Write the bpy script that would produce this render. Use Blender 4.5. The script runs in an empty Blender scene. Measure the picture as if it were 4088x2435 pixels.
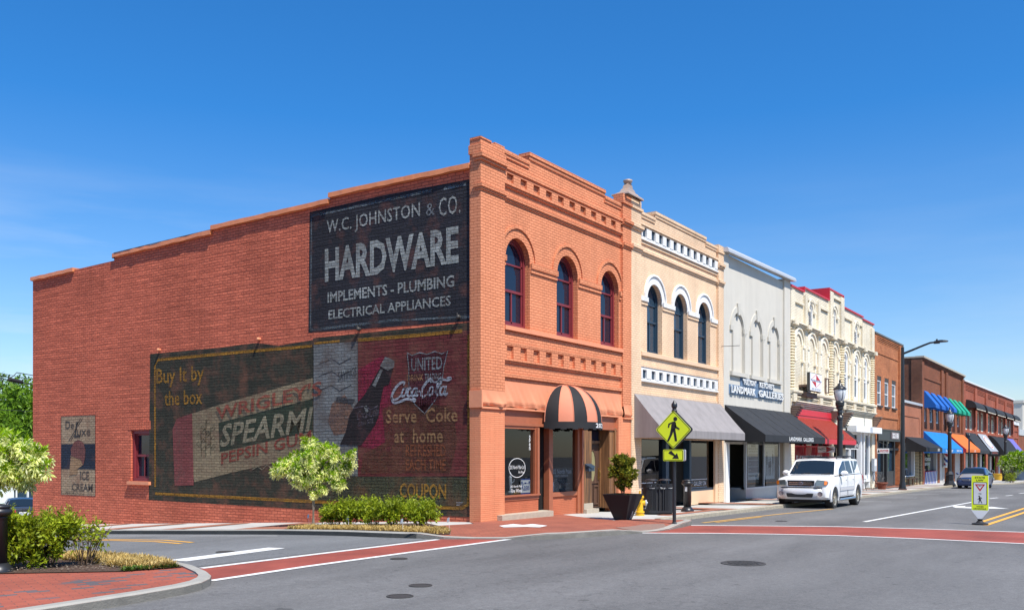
import bpy, bmesh, math, random
from mathutils import Vector, Matrix
from mathutils.geometry import tessellate_polygon, delaunay_2d_cdt

scene = bpy.context.scene
COL = scene.collection
R = math.radians
random.seed(7)

# ------------------------------------------------------------------ camera, sky, sun, exposure
cam_d = bpy.data.cameras.new("camera")
cam = bpy.data.objects.new("camera", cam_d)
COL.objects.link(cam)
cam.location = (-18.47, -13.43, 1.68)
_f = Vector((math.cos(math.atan(2470 / 3654)), math.sin(math.atan(2470 / 3654)), 0))
cam.rotation_euler = _f.to_track_quat('-Z', 'Y').to_euler()
cam_d.sensor_width = 36
cam_d.lens = 3654 / 4088 * 36
cam_d.shift_y = (1813 - 1217.5) / 4088
cam_d.clip_end = 3000
cam_d.clip_start = 0.1
scene.camera = cam

LIGHT = Vector((0.21, 0.60, -1.0)).normalized()      # the way sunlight travels
sun_el = math.asin(-LIGHT.z)
sun_az = math.atan2(-LIGHT.x, -LIGHT.y)
sd = bpy.data.lights.new("sun", 'SUN')
sd.energy = 5.0
sd.angle = R(0.5)
sd.color = (1.0, 0.95, 0.87)
sun = bpy.data.objects.new("sun", sd)
COL.objects.link(sun)
sun.rotation_euler = LIGHT.to_track_quat('-Z', 'Y').to_euler()

world = bpy.data.worlds.new("World")
scene.world = world
world.use_nodes = True
nt = world.node_tree
nt.nodes.clear()
sky = nt.nodes.new("ShaderNodeTexSky")
sky.sky_type = 'NISHITA'
sky.sun_disc = False
sky.sun_elevation = sun_el
sky.sun_rotation = sun_az
sky.air_density = 1.0
sky.dust_density = 0.4
sky.ozone_density = 2.5
hsv = nt.nodes.new("ShaderNodeHueSaturation")
hsv.inputs["Saturation"].default_value = 1.06
hsv.inputs["Value"].default_value = 1.0
tint = nt.nodes.new("ShaderNodeVectorMath")
tint.operation = 'MULTIPLY'
tsx = nt.nodes.new("ShaderNodeSeparateXYZ")
tco = nt.nodes.new("ShaderNodeTexCoord")
nt.links.new(tco.outputs["Generated"], tsx.inputs[0])
trm = nt.nodes.new("ShaderNodeValToRGB")              # clear deep blue overhead, paler towards the horizon
trm.color_ramp.elements[0].position = 0.0
trm.color_ramp.elements[0].color = (0.80, 0.80, 0.84, 1)
trm.color_ramp.elements[1].position = 0.34
trm.color_ramp.elements[1].color = (0.34, 0.70, 1.03, 1)
tm = trm.color_ramp.elements.new(0.10)
tm.color = (0.68, 0.80, 0.94, 1)
nt.links.new(tsx.outputs[2], trm.inputs[0])
tsc = nt.nodes.new("ShaderNodeVectorMath")
tsc.operation = 'SCALE'
tsc.inputs["Scale"].default_value = 1.45
nt.links.new(trm.outputs[0], tsc.inputs[0])
nt.links.new(tsc.outputs[0], tint.inputs[1])
nt.links.new(sky.outputs[0], tint.inputs[0])
nt.links.new(tint.outputs[0], hsv.inputs["Color"])
# thin wispy cloud low in the sky
tc = nt.nodes.new("ShaderNodeTexCoord")
mp = nt.nodes.new("ShaderNodeMapping")
mp.inputs["Scale"].default_value = (1.6, 1.6, 12.0)
mp.inputs["Location"].default_value = (3.1, 0.4, 0.2)
nt.links.new(tc.outputs["Generated"], mp.inputs[0])
cn = nt.nodes.new("ShaderNodeTexNoise")
cn.inputs["Scale"].default_value = 1.7
cn.inputs["Detail"].default_value = 6
cn.inputs["Roughness"].default_value = 0.55
nt.links.new(mp.outputs[0], cn.inputs["Vector"])
cr = nt.nodes.new("ShaderNodeValToRGB")
cr.color_ramp.elements[0].position = 0.42
cr.color_ramp.elements[1].position = 0.80
nt.links.new(cn.outputs[0], cr.inputs[0])
sx = nt.nodes.new("ShaderNodeSeparateXYZ")
nt.links.new(tc.outputs["Generated"], sx.inputs[0])
band = nt.nodes.new("ShaderNodeValToRGB")
band.color_ramp.elements[0].position = 0.0
band.color_ramp.elements[0].color = (1, 1, 1, 1)
band.color_ramp.elements[1].position = 0.30
band.color_ramp.elements[1].color = (0, 0, 0, 1)
nt.links.new(sx.outputs[2], band.inputs[0])
mu = nt.nodes.new("ShaderNodeMath")
mu.operation = 'MULTIPLY'
nt.links.new(cr.outputs[0], mu.inputs[0])
nt.links.new(band.outputs[0], mu.inputs[1])
mu2 = nt.nodes.new("ShaderNodeMath")
mu2.operation = 'MULTIPLY'
mu2.inputs[1].default_value = 1.0
dt = nt.nodes.new("ShaderNodeVectorMath")             # the cloud lies mostly over the far end of the side street
dt.operation = 'DOT_PRODUCT'
dt.inputs[1].default_value = (0.2, 0.98, 0)
nt.links.new(tc.outputs["Generated"], dt.inputs[0])
dr_ = nt.nodes.new("ShaderNodeMapRange")
dr_.inputs["From Min"].default_value = 0.55
dr_.inputs["From Max"].default_value = 0.92
dr_.inputs["To Min"].default_value = 0.3
nt.links.new(dt.outputs["Value"], dr_.inputs[0])
mu3 = nt.nodes.new("ShaderNodeMath")
mu3.operation = 'MULTIPLY'
nt.links.new(mu.outputs[0], mu3.inputs[0])
nt.links.new(dr_.outputs[0], mu3.inputs[1])
nt.links.new(mu3.outputs[0], mu2.inputs[0])
mx = nt.nodes.new("ShaderNodeMixRGB")
mx.inputs[2].default_value = (7.6, 8.0, 8.6, 1)
nt.links.new(mu2.outputs[0], mx.inputs[0])
nt.links.new(hsv.outputs[0], mx.inputs[1])
bg = nt.nodes.new("ShaderNodeBackground")
bg.inputs["Strength"].default_value = 0.085
nt.links.new(mx.outputs[0], bg.inputs[0])
wo = nt.nodes.new("ShaderNodeOutputWorld")
nt.links.new(bg.outputs[0], wo.inputs[0])

scene.view_settings.view_transform = 'Standard'
scene.view_settings.look = 'None'
scene.view_settings.exposure = 0.5
scene.view_settings.gamma = 1
scene.view_settings.use_curve_mapping = False
scene.cycles.max_bounces = 6
scene.cycles.transparent_max_bounces = 12
scene.cycles.caustics_reflective = False
scene.cycles.caustics_refractive = False
scene.cycles.use_denoising = True

# ------------------------------------------------------------------ mesh helpers
ORG = {}          # world origin of every parent object


class MB:
    """collects faces (in world coordinates unless built local)"""
    def __init__(s):
        s.v, s.f, s.m = [], [], []
        s.mi = 0

    def face(s, pts):
        b = len(s.v)
        s.v.extend([tuple(p) for p in pts])
        s.f.append(tuple(range(b, b + len(pts))))
        s.m.append(s.mi)
        return s

    def mesh(s, pts, faces):
        b = len(s.v)
        s.v.extend([tuple(p) for p in pts])
        for f in faces:
            s.f.append(tuple(i + b for i in f))
            s.m.append(s.mi)
        return s

    def box(s, x0, x1, y0, y1, z0, z1):
        if x1 < x0: x0, x1 = x1, x0
        if y1 < y0: y0, y1 = y1, y0
        if z1 < z0: z0, z1 = z1, z0
        p = [(x0, y0, z0), (x1, y0, z0), (x1, y1, z0), (x0, y1, z0), (x0, y0, z1), (x1, y0, z1), (x1, y1, z1), (x0, y1, z1)]
        return s.mesh(p, [(0, 3, 2, 1), (4, 5, 6, 7), (0, 1, 5, 4), (1, 2, 6, 5), (2, 3, 7, 6), (3, 0, 4, 7)])

    def sill(s, x0, x1, y0, y1, z0, zb, zf):
        """box whose top slopes from zb (back y1) to zf (front y0)"""
        p = [(x0, y0, z0), (x1, y0, z0), (x1, y1, z0), (x0, y1, z0), (x0, y0, zf), (x1, y0, zf), (x1, y1, zb), (x0, y1, zb)]
        return s.mesh(p, [(0, 3, 2, 1), (4, 5, 6, 7), (0, 1, 5, 4), (1, 2, 6, 5), (2, 3, 7, 6), (3, 0, 4, 7)])

    def obox(s, c, ax, ay, az):
        """box from centre and three half-axis vectors"""
        c, ax, ay, az = Vector(c), Vector(ax), Vector(ay), Vector(az)
        p = [c - ax - ay - az, c + ax - ay - az, c + ax + ay - az, c - ax + ay - az,
             c - ax - ay + az, c + ax - ay + az, c + ax + ay + az, c - ax + ay + az]
        return s.mesh(p, [(0, 3, 2, 1), (4, 5, 6, 7), (0, 1, 5, 4), (1, 2, 6, 5), (2, 3, 7, 6), (3, 0, 4, 7)])

    def flat(s, loops, to3, reveal=None):
        """polygon with holes; to3(a, b, d) gives the 3D point; reveal = depth of the jambs of every hole"""
        vl = [[Vector((a, b, 0)) for a, b in lp] for lp in loops]
        flat = [p for lp in vl for p in lp]
        tris = tessellate_polygon(vl)
        s.mesh([to3(p.x, p.y, 0) for p in flat], tris)
        if reveal:
            for lp in loops[1:]:
                for i in range(len(lp)):
                    a, b = lp[i], lp[(i + 1) % len(lp)]
                    s.face([to3(*a, 0), to3(*b, 0), to3(*b, reveal), to3(*a, reveal)])
        return s

    def slab(s, loop, to3, d0, d1):
        """solid from a closed outline between offsets d0 and d1"""
        vl = [[Vector((a, b, 0)) for a, b in loop]]
        tris = tessellate_polygon(vl)
        s.mesh([to3(a, b, d0) for a, b in loop], tris)
        s.mesh([to3(a, b, d1) for a, b in loop], [tuple(reversed(t)) for t in tris])
        n = len(loop)
        for i in range(n):
            a, b = loop[i], loop[(i + 1) % n]
            s.face([to3(*a, d0), to3(*b, d0), to3(*b, d1), to3(*a, d1)])
        return s

    def ring(s, outer, inner, to3, d0, d1):
        """band between two open outlines of equal length, raised from d0 (back) to d1 (front)"""
        for i in range(len(outer) - 1):
            o0, o1, i0, i1 = outer[i], outer[i + 1], inner[i], inner[i + 1]
            s.face([to3(*o0, d1), to3(*o1, d1), to3(*i1, d1), to3(*i0, d1)])
            s.face([to3(*o0, d0), to3(*o1, d0), to3(*o1, d1), to3(*o0, d1)])
            s.face([to3(*i0, d0), to3(*i1, d0), to3(*i1, d1), to3(*i0, d1)])
        for k in (0, -1):
            s.face([to3(*outer[k], d0), to3(*inner[k], d0), to3(*inner[k], d1), to3(*outer[k], d1)])
        return s

    def lathe(s, prof, c=(0, 0, 0), n=20, sx=1, sy=1, caps=True):
        b = []
        for r, z in prof:
            b.append([(c[0] + sx * r * math.cos(2 * math.pi * k / n), c[1] + sy * r * math.sin(2 * math.pi * k / n), c[2] + z) for k in range(n)])
        pts = [p for l in b for p in l]
        fs = []
        for j in range(len(prof) - 1):
            for k in range(n):
                fs.append((j * n + k, j * n + (k + 1) % n, (j + 1) * n + (k + 1) % n, (j + 1) * n + k))
        if caps:
            fs.append(tuple(range(n - 1, -1, -1)))
            fs.append(tuple((len(prof) - 1) * n + k for k in range(n)))
        return s.mesh(pts, fs)

    def tube(s, pts, r, n=8, r1=None, caps=True):
        pts = [Vector(p) for p in pts]
        m = len(pts)
        rr = r if isinstance(r, (list, tuple)) else [r + ((r1 if r1 is not None else r) - r) * i / max(1, m - 1) for i in range(m)]
        rings = []
        for i, p in enumerate(pts):
            d = (pts[min(i + 1, m - 1)] - pts[max(i - 1, 0)])
            if d.length < 1e-9: d = Vector((0, 0, 1))
            d.normalize()
            a = d.cross(Vector((0, 0, 1)))
            if a.length < 0.02: a = d.cross(Vector((1, 0, 0)))
            a.normalize()
            b = d.cross(a)
            rings.append([p + (a * math.cos(2 * math.pi * k / n) + b * math.sin(2 * math.pi * k / n)) * rr[i] for k in range(n)])
        fs = []
        for j in range(m - 1):
            for k in range(n):
                fs.append((j * n + k, j * n + (k + 1) % n, (j + 1) * n + (k + 1) % n, (j + 1) * n + k))
        if caps:
            fs.append(tuple(range(n - 1, -1, -1)))
            fs.append(tuple((m - 1) * n + k for k in range(n)))
        return s.mesh([p for q in rings for p in q], fs)

    def ball(s, c, rx, ry=None, rz=None, n=12, m=8):
        ry = rx if ry is None else ry
        rz = rx if rz is None else rz
        prof = [(math.sin(math.pi * j / m), -math.cos(math.pi * j / m)) for j in range(m + 1)]
        pts = [(c[0] + rx * max(r, 1e-4) * math.cos(2 * math.pi * k / n), c[1] + ry * max(r, 1e-4) * math.sin(2 * math.pi * k / n), c[2] + rz * z) for r, z in prof for k in range(n)]
        fs = [(j * n + k, j * n + (k + 1) % n, (j + 1) * n + (k + 1) % n, (j + 1) * n + k) for j in range(m) for k in range(n)]
        return s.mesh(pts, fs)

    def text(s, txt, o, ex, ey, w, h, bold=0.0, shear=0.0, gap=1.0, arch=0.0):
        """lettering stretched into a w x h box; o = lower corner, ex / ey = unit reading and up directions"""
        vs, fs = glyphs(txt, bold, gap)
        o, ex, ey = Vector(o), Vector(ex), Vector(ey)
        pts = [o + ex * ((x + shear * (y - .5) * h / w) * w) + ey * (y * h + arch * 4 * x * (1 - x)) for x, y in vs]
        return s.mesh(pts, fs)

    def ribbon(s, pts, widths, to3, d=0, steps=6):
        """a painted stroke in a plane, smoothed through its points"""
        P, W = [], []
        n = len(pts)
        for i in range(n - 1):
            p0, p1, p2, p3 = [Vector(pts[max(0, min(n - 1, i + k))]) for k in (-1, 0, 1, 2)]
            for j in range(steps):
                t = j / steps
                P.append(0.5 * ((2 * p1) + (p2 - p0) * t + (2 * p0 - 5 * p1 + 4 * p2 - p3) * t * t + (3 * p1 - p0 - 3 * p2 + p3) * t ** 3))
                W.append(widths[i] * (1 - t) + widths[i + 1] * t)
        P.append(Vector(pts[-1])); W.append(widths[-1])
        L, Rr = [], []
        for i, p in enumerate(P):
            t = P[min(i + 1, len(P) - 1)] - P[max(i - 1, 0)]
            if t.length < 1e-9: t = Vector((1, 0))
            t.normalize()
            q = Vector((-t.y, t.x)) * W[i] / 2
            L.append(p + q); Rr.append(p - q)
        for i in range(len(P) - 1):
            s.face([to3(*L[i], d), to3(*L[i + 1], d), to3(*Rr[i + 1], d), to3(*Rr[i], d)])
        return s

    def build(s, name, mats, parent=None, smooth=False, local=False, loc=None, rotz=0, bevel=0, weld=False, subsurf=0):
        me = bpy.data.meshes.new(name)
        base = Vector((0, 0, 0))
        if parent is not None and not local:
            base = ORG.get(parent.name, Vector((0, 0, 0)))
        if loc is not None and parent is None and not local:
            base = Vector(loc)
        me.from_pydata([(x - base.x, y - base.y, z - base.z) for x, y, z in s.v], [], s.f)
        if not isinstance(mats, (list, tuple)): mats = [mats]
        for m in mats: me.materials.append(m)
        me.polygons.foreach_set("material_index", s.m)
        if weld or bevel or subsurf:
            bm = bmesh.new(); bm.from_mesh(me)
            bmesh.ops.remove_doubles(bm, verts=bm.verts, dist=0.0005)
            bmesh.ops.recalc_face_normals(bm, faces=bm.faces)
            bm.to_mesh(me); bm.free()
        if smooth: me.polygons.foreach_set("use_smooth", [True] * len(me.polygons))
        me.update()
        o = bpy.data.objects.new(name, me)
        COL.objects.link(o)
        if bevel:
            b = o.modifiers.new("edge", 'BEVEL'); b.width = bevel; b.segments = 2; b.limit_method = 'ANGLE'
        if subsurf:
            b = o.modifiers.new("smooth", 'SUBSURF'); b.levels = subsurf; b.render_levels = subsurf
        if parent is not None:
            o.parent = parent
            ORG[o.name] = base
        else:
            if loc is not None: o.location = loc
            o.rotation_euler.z = rotz
            ORG[o.name] = Vector(loc) if loc is not None else Vector((0, 0, 0))
        return o


_gl = {}
def glyphs(txt, bold=0.0, gap=1.0):
    k = (txt, bold, gap)
    if k in _gl: return _gl[k]
    cu = bpy.data.curves.new("t", 'FONT')
    cu.body = txt
    cu.offset = bold
    cu.space_character = gap
    cu.resolution_u = 2
    ob = bpy.data.objects.new("t", cu)
    me = bpy.data.meshes.new_from_object(ob)
    vs = [(v.co.x, v.co.y) for v in me.vertices]
    fs = [tuple(p.vertices) for p in me.polygons]
    bpy.data.objects.remove(ob); bpy.data.curves.remove(cu); bpy.data.meshes.remove(me)
    x0, x1 = min(v[0] for v in vs), max(v[0] for v in vs)
    y0, y1 = min(v[1] for v in vs), max(v[1] for v in vs)
    vs = [((x - x0) / (x1 - x0), (y - y0) / (y1 - y0)) for x, y in vs]
    _gl[k] = (vs, fs)
    return _gl[k]


def thing(name, label, cat, loc=(0, 0, 0), rotz=0, group=None):
    o = bpy.data.objects.new(name, None)
    o.empty_display_size = 0.2
    COL.objects.link(o)
    o.location = loc
    o.rotation_euler.z = rotz
    ORG[o.name] = Vector(loc)
    return tag(o, label, cat, group)


def tag(o, label, cat, group=None, kind=None):
    o["label"] = label
    o["category"] = cat
    if group: o["group"] = group
    if kind: o["kind"] = kind
    return o


def struct(o):
    o["kind"] = "structure"
    return o


def dup(root, loc, rotz=None, label=None, scale=None):
    r = root.copy(); COL.objects.link(r)
    r.location = loc
    if rotz is not None: r.rotation_euler.z = rotz
    if label: r["label"] = label
    if scale: r.scale = scale
    for ch in list(root.children):
        c = ch.copy(); COL.objects.link(c); c.parent = r
        for g in list(ch.children):
            d = g.copy(); COL.objects.link(d); d.parent = c
    return r


def front(y):                      # facade plane looking at -Y: a = along the street, b = height
    return lambda a, b, d=0: (a, y + d, b)


def sidep(x):                      # side wall plane looking at -X: a = distance from the corner, b = height
    return lambda a, b, d=0: (x + d, a, b)


def arch(uc, r, zs, zb, n=16):
    return [(uc - r, zb), (uc + r, zb)] + [(uc + r * math.cos(math.pi * k / n), zs + r * math.sin(math.pi * k / n)) for k in range(n + 1)]


def arc(uc, r, zs, n=16, ext=0.0, a0=0.0, a1=math.pi):
    p = [(uc + r * math.cos(a0 + (a1 - a0) * k / n), zs + r * math.sin(a0 + (a1 - a0) * k / n)) for k in range(n + 1)]
    if ext: p = [(p[0][0], p[0][1] - ext)] + p + [(p[-1][0], p[-1][1] - ext)]
    return p


def rect(a0, a1, b0, b1):
    return [(a0, b0), (a1, b0), (a1, b1), (a0, b1)]


# ------------------------------------------------------------------ ground heights (the main street falls gently away, the side street dips behind the corner)
ROAD = -0.10
def sp(x, k): return k * math.log1p(math.exp(max(-40, min(x / k, 40)))) if x / k < 40 else x
def gz(u, v):
    return -0.0098 * min(sp(u, 1.0), 420) - 0.047 * min(sp(v - 0.5, 0.7), 39) - 0.030 * min(sp(v - 22.5, 2.0), 12)

def ramp(u, v):                    # dropped kerbs on the corner, one towards each street
    a = max(0.0, 1 - math.hypot((u - 1.1) / 1.6, (v + 4.5) / 1.5))
    b = max(0.0, 1 - math.hypot((u + 2.95) / 1.3, (v + 2.1) / 1.3))
    return -0.088 * min(1.0, 1.6 * max(a, b))

def walk(u, v): return gz(u, v) + ramp(u, v)
# ------------------------------------------------------------------ materials
MATS = {}
def nmat(name):
    m = bpy.data.materials.new(name)
    m.use_nodes = True
    n = m.node_tree
    n.nodes.clear()
    out = n.nodes.new("ShaderNodeOutputMaterial")
    b = n.nodes.new("ShaderNodeBsdfPrincipled")
    n.links.new(b.outputs[0], out.inputs[0])
    MATS[name] = m
    return m, n, b, out


def N(n, t, **k):
    x = n.nodes.new(t)
    for a, b in k.items():
        if a.startswith("i_"):
            key = a[2:].replace("_", " ")
            x.inputs[key].default_value = b
        else: setattr(x, a, b)
    return x


def c4(c): return (c[0], c[1], c[2], 1)


def streaks(n, col, amount, pos, zs=0.16, xs=1.7):
    """faint run-off marks, long in height"""
    mp = N(n, "ShaderNodeMapping"); mp.inputs["Scale"].default_value = (xs, xs, zs)
    n.links.new(pos, mp.inputs[0])
    nz = N(n, "ShaderNodeTexNoise", i_Scale=1.6, i_Detail=7.0, i_Roughness=0.7)
    n.links.new(mp.outputs[0], nz.inputs["Vector"])
    r = N(n, "ShaderNodeMapRange"); r.inputs["From Min"].default_value = 0.42; r.inputs["From Max"].default_value = 0.72
    r.inputs["To Min"].default_value = 1.0 + amount * .25; r.inputs["To Max"].default_value = 1.0 - amount
    n.links.new(nz.outputs[0], r.inputs[0])
    m = N(n, "ShaderNodeVectorMath", operation='SCALE')
    n.links.new(col, m.inputs[0]); n.links.new(r.outputs[0], m.inputs["Scale"])
    return m.outputs[0]


def plain(name, col, rough=0.6, metal=0.0, var=0.12, vscale=6.0, bump=0.0, bscale=40.0, coat=0.0, spec=0.5, col2=None, run=0.0):
    """painted or bare surface with slight natural unevenness"""
    m, n, b, out = nmat(name)
    b.inputs["Roughness"].default_value = rough
    b.inputs["Metallic"].default_value = metal
    b.inputs["Coat Weight"].default_value = coat
    b.inputs["Coat Roughness"].default_value = 0.06
    b.inputs["Specular IOR Level"].default_value = spec
    tc = N(n, "ShaderNodeTexCoord")
    nz = N(n, "ShaderNodeTexNoise", i_Scale=vscale, i_Detail=5.0)
    n.links.new(tc.outputs["Object"], nz.inputs["Vector"])
    mx = N(n, "ShaderNodeMixRGB")
    lo = [x * (1 - var) for x in col]
    hi = [min(1, x * (1 + var)) for x in (col2 or col)]
    mx.inputs[1].default_value = c4(lo); mx.inputs[2].default_value = c4(hi)
    n.links.new(nz.outputs[0], mx.inputs[0])
    n.links.new(streaks(n, mx.outputs[0], run, N(n, "ShaderNodeNewGeometry").outputs["Position"]) if run else mx.outputs[0], b.inputs["Base Color"])
    if bump:
        nb = N(n, "ShaderNodeTexNoise", i_Scale=bscale, i_Detail=3.0)
        n.links.new(tc.outputs["Object"], nb.inputs["Vector"])
        bp = N(n, "ShaderNodeBump", i_Strength=bump, i_Distance=0.02)
        n.links.new(nb.outputs[0], bp.inputs["Height"])
        n.links.new(bp.outputs[0], b.inputs["Normal"])
    return m


def brick_vec(n, warp=0.0):
    g = N(n, "ShaderNodeNewGeometry")
    s = N(n, "ShaderNodeSeparateXYZ")
    n.links.new(g.outputs["Position"], s.inputs[0])
    a = N(n, "ShaderNodeMath", operation='ADD')
    n.links.new(s.outputs[0], a.inputs[0]); n.links.new(s.outputs[1], a.inputs[1])
    c = N(n, "ShaderNodeCombineXYZ")
    n.links.new(a.outputs[0], c.inputs[0]); n.links.new(s.outputs[2], c.inputs[1])
    if not warp: return c.outputs[0], g
    nz = N(n, "ShaderNodeTexNoise", i_Scale=5.0, i_Detail=2.0)
    n.links.new(g.outputs["Position"], nz.inputs["Vector"])
    sc = N(n, "ShaderNodeVectorMath", operation='SCALE')
    sc.inputs["Scale"].default_value = warp
    sb = N(n, "ShaderNodeVectorMath", operation='SUBTRACT')
    sb.inputs[1].default_value = (.5, .5, .5)
    n.links.new(nz.outputs["Color"], sb.inputs[0]); n.links.new(sb.outputs[0], sc.inputs[0])
    ad = N(n, "ShaderNodeVectorMath", operation='ADD')
    n.links.new(c.outputs[0], ad.inputs[0]); n.links.new(sc.outputs[0], ad.inputs[1])
    return ad.outputs[0], g


def brick_core(n, b, c1, c2, mortar, bw=0.215, rh=0.075, ms=0.010, bump=0.6, warp=0.0, rough=0.85, dist=0.012, grain=0.5, patch=0.16, tone=None, streak=1.9):
    v, g = brick_vec(n, warp)
    bt = N(n, "ShaderNodeTexBrick", i_Scale=1.0)
    bt.inputs["Brick Width"].default_value = bw
    bt.inputs["Row Height"].default_value = rh
    bt.inputs["Mortar Size"].default_value = ms
    bt.inputs["Mortar Smooth"].default_value = 0.4
    bt.inputs["Color1"].default_value = c4(c1); bt.inputs["Color2"].default_value = c4(c2); bt.inputs["Mortar"].default_value = c4(mortar)
    n.links.new(v, bt.inputs["Vector"])
    big = N(n, "ShaderNodeTexNoise", i_Scale=0.45, i_Detail=6.0, i_Roughness=0.6)
    n.links.new(g.outputs["Position"], big.inputs["Vector"])
    mr = N(n, "ShaderNodeMapRange")
    mr.inputs["From Min"].default_value = 0.3; mr.inputs["From Max"].default_value = 0.7
    mr.inputs["To Min"].default_value = 1 - patch; mr.inputs["To Max"].default_value = 1 + patch
    n.links.new(big.outputs[0], mr.inputs[0])
    ml = N(n, "ShaderNodeVectorMath", operation='SCALE')
    n.links.new(bt.outputs["Color"], ml.inputs[0]); n.links.new(mr.outputs[0], ml.inputs["Scale"])
    col = streaks(n, ml.outputs[0], 0.12, g.outputs["Position"])
    fine = N(n, "ShaderNodeTexNoise", i_Scale=26.0, i_Detail=4.0)
    n.links.new(g.outputs["Position"], fine.inputs["Vector"])
    inv = N(n, "ShaderNodeMath", operation='MULTIPLY_ADD')
    inv.inputs[1].default_value = -1.0; inv.inputs[2].default_value = 1.0
    n.links.new(bt.outputs["Fac"], inv.inputs[0])
    ht = N(n, "ShaderNodeMath", operation='MULTIPLY_ADD')
    ht.inputs[1].default_value = grain
    n.links.new(fine.outputs[0], ht.inputs[0]); n.links.new(inv.outputs[0], ht.inputs[2])
    # every brick sits a little in or out of the wall
    bid = N(n, "ShaderNodeTexBrick", i_Scale=1.0)
    for k in ("Brick Width", "Row Height", "Mortar Size", "Mortar Smooth"): bid.inputs[k].default_value = bt.inputs[k].default_value
    bid.inputs["Color1"].default_value = (0, 0, 0, 1); bid.inputs["Color2"].default_value = (1, 1, 1, 1); bid.inputs["Mortar"].default_value = (0.3, 0.3, 0.3, 1)
    n.links.new(v, bid.inputs["Vector"])
    h2 = N(n, "ShaderNodeMath", operation='MULTIPLY_ADD')
    h2.inputs[1].default_value = 0.7 * grain
    n.links.new(bid.outputs["Color"], h2.inputs[0]); n.links.new(ht.outputs[0], h2.inputs[2])
    if warp:
        mp = N(n, "ShaderNodeMapping"); mp.inputs["Scale"].default_value = (0.55, 0.55, 9.0)
        n.links.new(g.outputs["Position"], mp.inputs[0])
        rw = N(n, "ShaderNodeTexNoise", i_Scale=1.0, i_Detail=4.0, i_Roughness=0.6)
        n.links.new(mp.outputs[0], rw.inputs["Vector"])
        h3 = N(n, "ShaderNodeMath", operation='MULTIPLY_ADD'); h3.inputs[1].default_value = streak
        n.links.new(rw.outputs[0], h3.inputs[0]); n.links.new(h2.outputs[0], h3.inputs[2])
        h2 = h3
    bp = N(n, "ShaderNodeBump", i_Strength=bump, i_Distance=dist)
    n.links.new(h2.outputs[0], bp.inputs["Height"])
    n.links.new(bp.outputs[0], b.inputs["Normal"])
    b.inputs["Roughness"].default_value = rough
    b.inputs["Specular IOR Level"].default_value = 0.25
    return col, g


def brick(name, c1, c2, mortar, **k):
    m, n, b, out = nmat(name)
    col, g = brick_core(n, b, c1, c2, mortar, **k)
    n.links.new(col, b.inputs["Base Color"])
    return m


WALLB = dict(bw=0.25, rh=0.086, ms=0.012, bump=0.75, warp=0.04, dist=0.022, grain=0.7)


def paint(name, col, under, wear=0.5, cover=1.0, scale=1.6):
    """old sign paint on the rough side wall: faded towards what lies under it, worn off in patches when cover < 1"""
    m, n, b, out = nmat(name)
    lo = [x * 0.8 for x in col]
    mo = [x * 0.45 for x in col]
    cc, g = brick_core(n, b, col, lo, mo, patch=0.22, streak=1.2, **WALLB)
    nz = N(n, "ShaderNodeTexNoise", i_Scale=scale, i_Detail=8.0, i_Roughness=0.65)
    n.links.new(g.outputs["Position"], nz.inputs["Vector"])
    rp = N(n, "ShaderNodeMapRange")
    rp.inputs["From Min"].default_value = 0.62 - wear * 0.3
    rp.inputs["From Max"].default_value = 0.80 - wear * 0.1
    n.links.new(nz.outputs[0], rp.inputs[0])
    mx = N(n, "ShaderNodeMixRGB")
    mx.inputs[2].default_value = c4(under)
    n.links.new(rp.outputs[0], mx.inputs[0]); n.links.new(cc, mx.inputs[1])
    n.links.new(mx.outputs[0], b.inputs["Base Color"])
    if cover < 1:
        tr = N(n, "ShaderNodeBsdfTransparent")
        ms = N(n, "ShaderNodeMixShader")
        n2 = N(n, "ShaderNodeTexNoise", i_Scale=7.0, i_Detail=6.0, i_Roughness=0.7)
        n.links.new(g.outputs["Position"], n2.inputs["Vector"])
        r2 = N(n, "ShaderNodeMapRange")
        r2.inputs["From Min"].default_value = 0.35; r2.inputs["From Max"].default_value = 0.65
        r2.inputs["To Min"].default_value = min(1, cover + .25); r2.inputs["To Max"].default_value = max(0, cover - .3)
        n.links.new(n2.outputs[0], r2.inputs[0])
        n.links.new(r2.outputs[0], ms.inputs[0]); n.links.new(tr.outputs[0], ms.inputs[1]); n.links.new(b.outputs[0], ms.inputs[2])
        n.links.new(ms.outputs[0], out.inputs[0])
    return m


def glass_dark(name, col=(0.008, 0.013, 0.03), rough=0.02):
    m, n, b, out = nmat(name)
    b.inputs["Base Color"].default_value = c4(col)
    b.inputs["Roughness"].default_value = rough
    b.inputs["Specular IOR Level"].default_value = 0.55
    g = N(n, "ShaderNodeNewGeometry")
    nz = N(n, "ShaderNodeTexNoise", i_Scale=1.4, i_Detail=1.0)
    n.links.new(g.outputs["Position"], nz.inputs["Vector"])
    bp = N(n, "ShaderNodeBump", i_Strength=0.12, i_Distance=0.02)
    n.links.new(nz.outputs[0], bp.inputs["Height"]); n.links.new(bp.outputs[0], b.inputs["Normal"])
    return m


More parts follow.
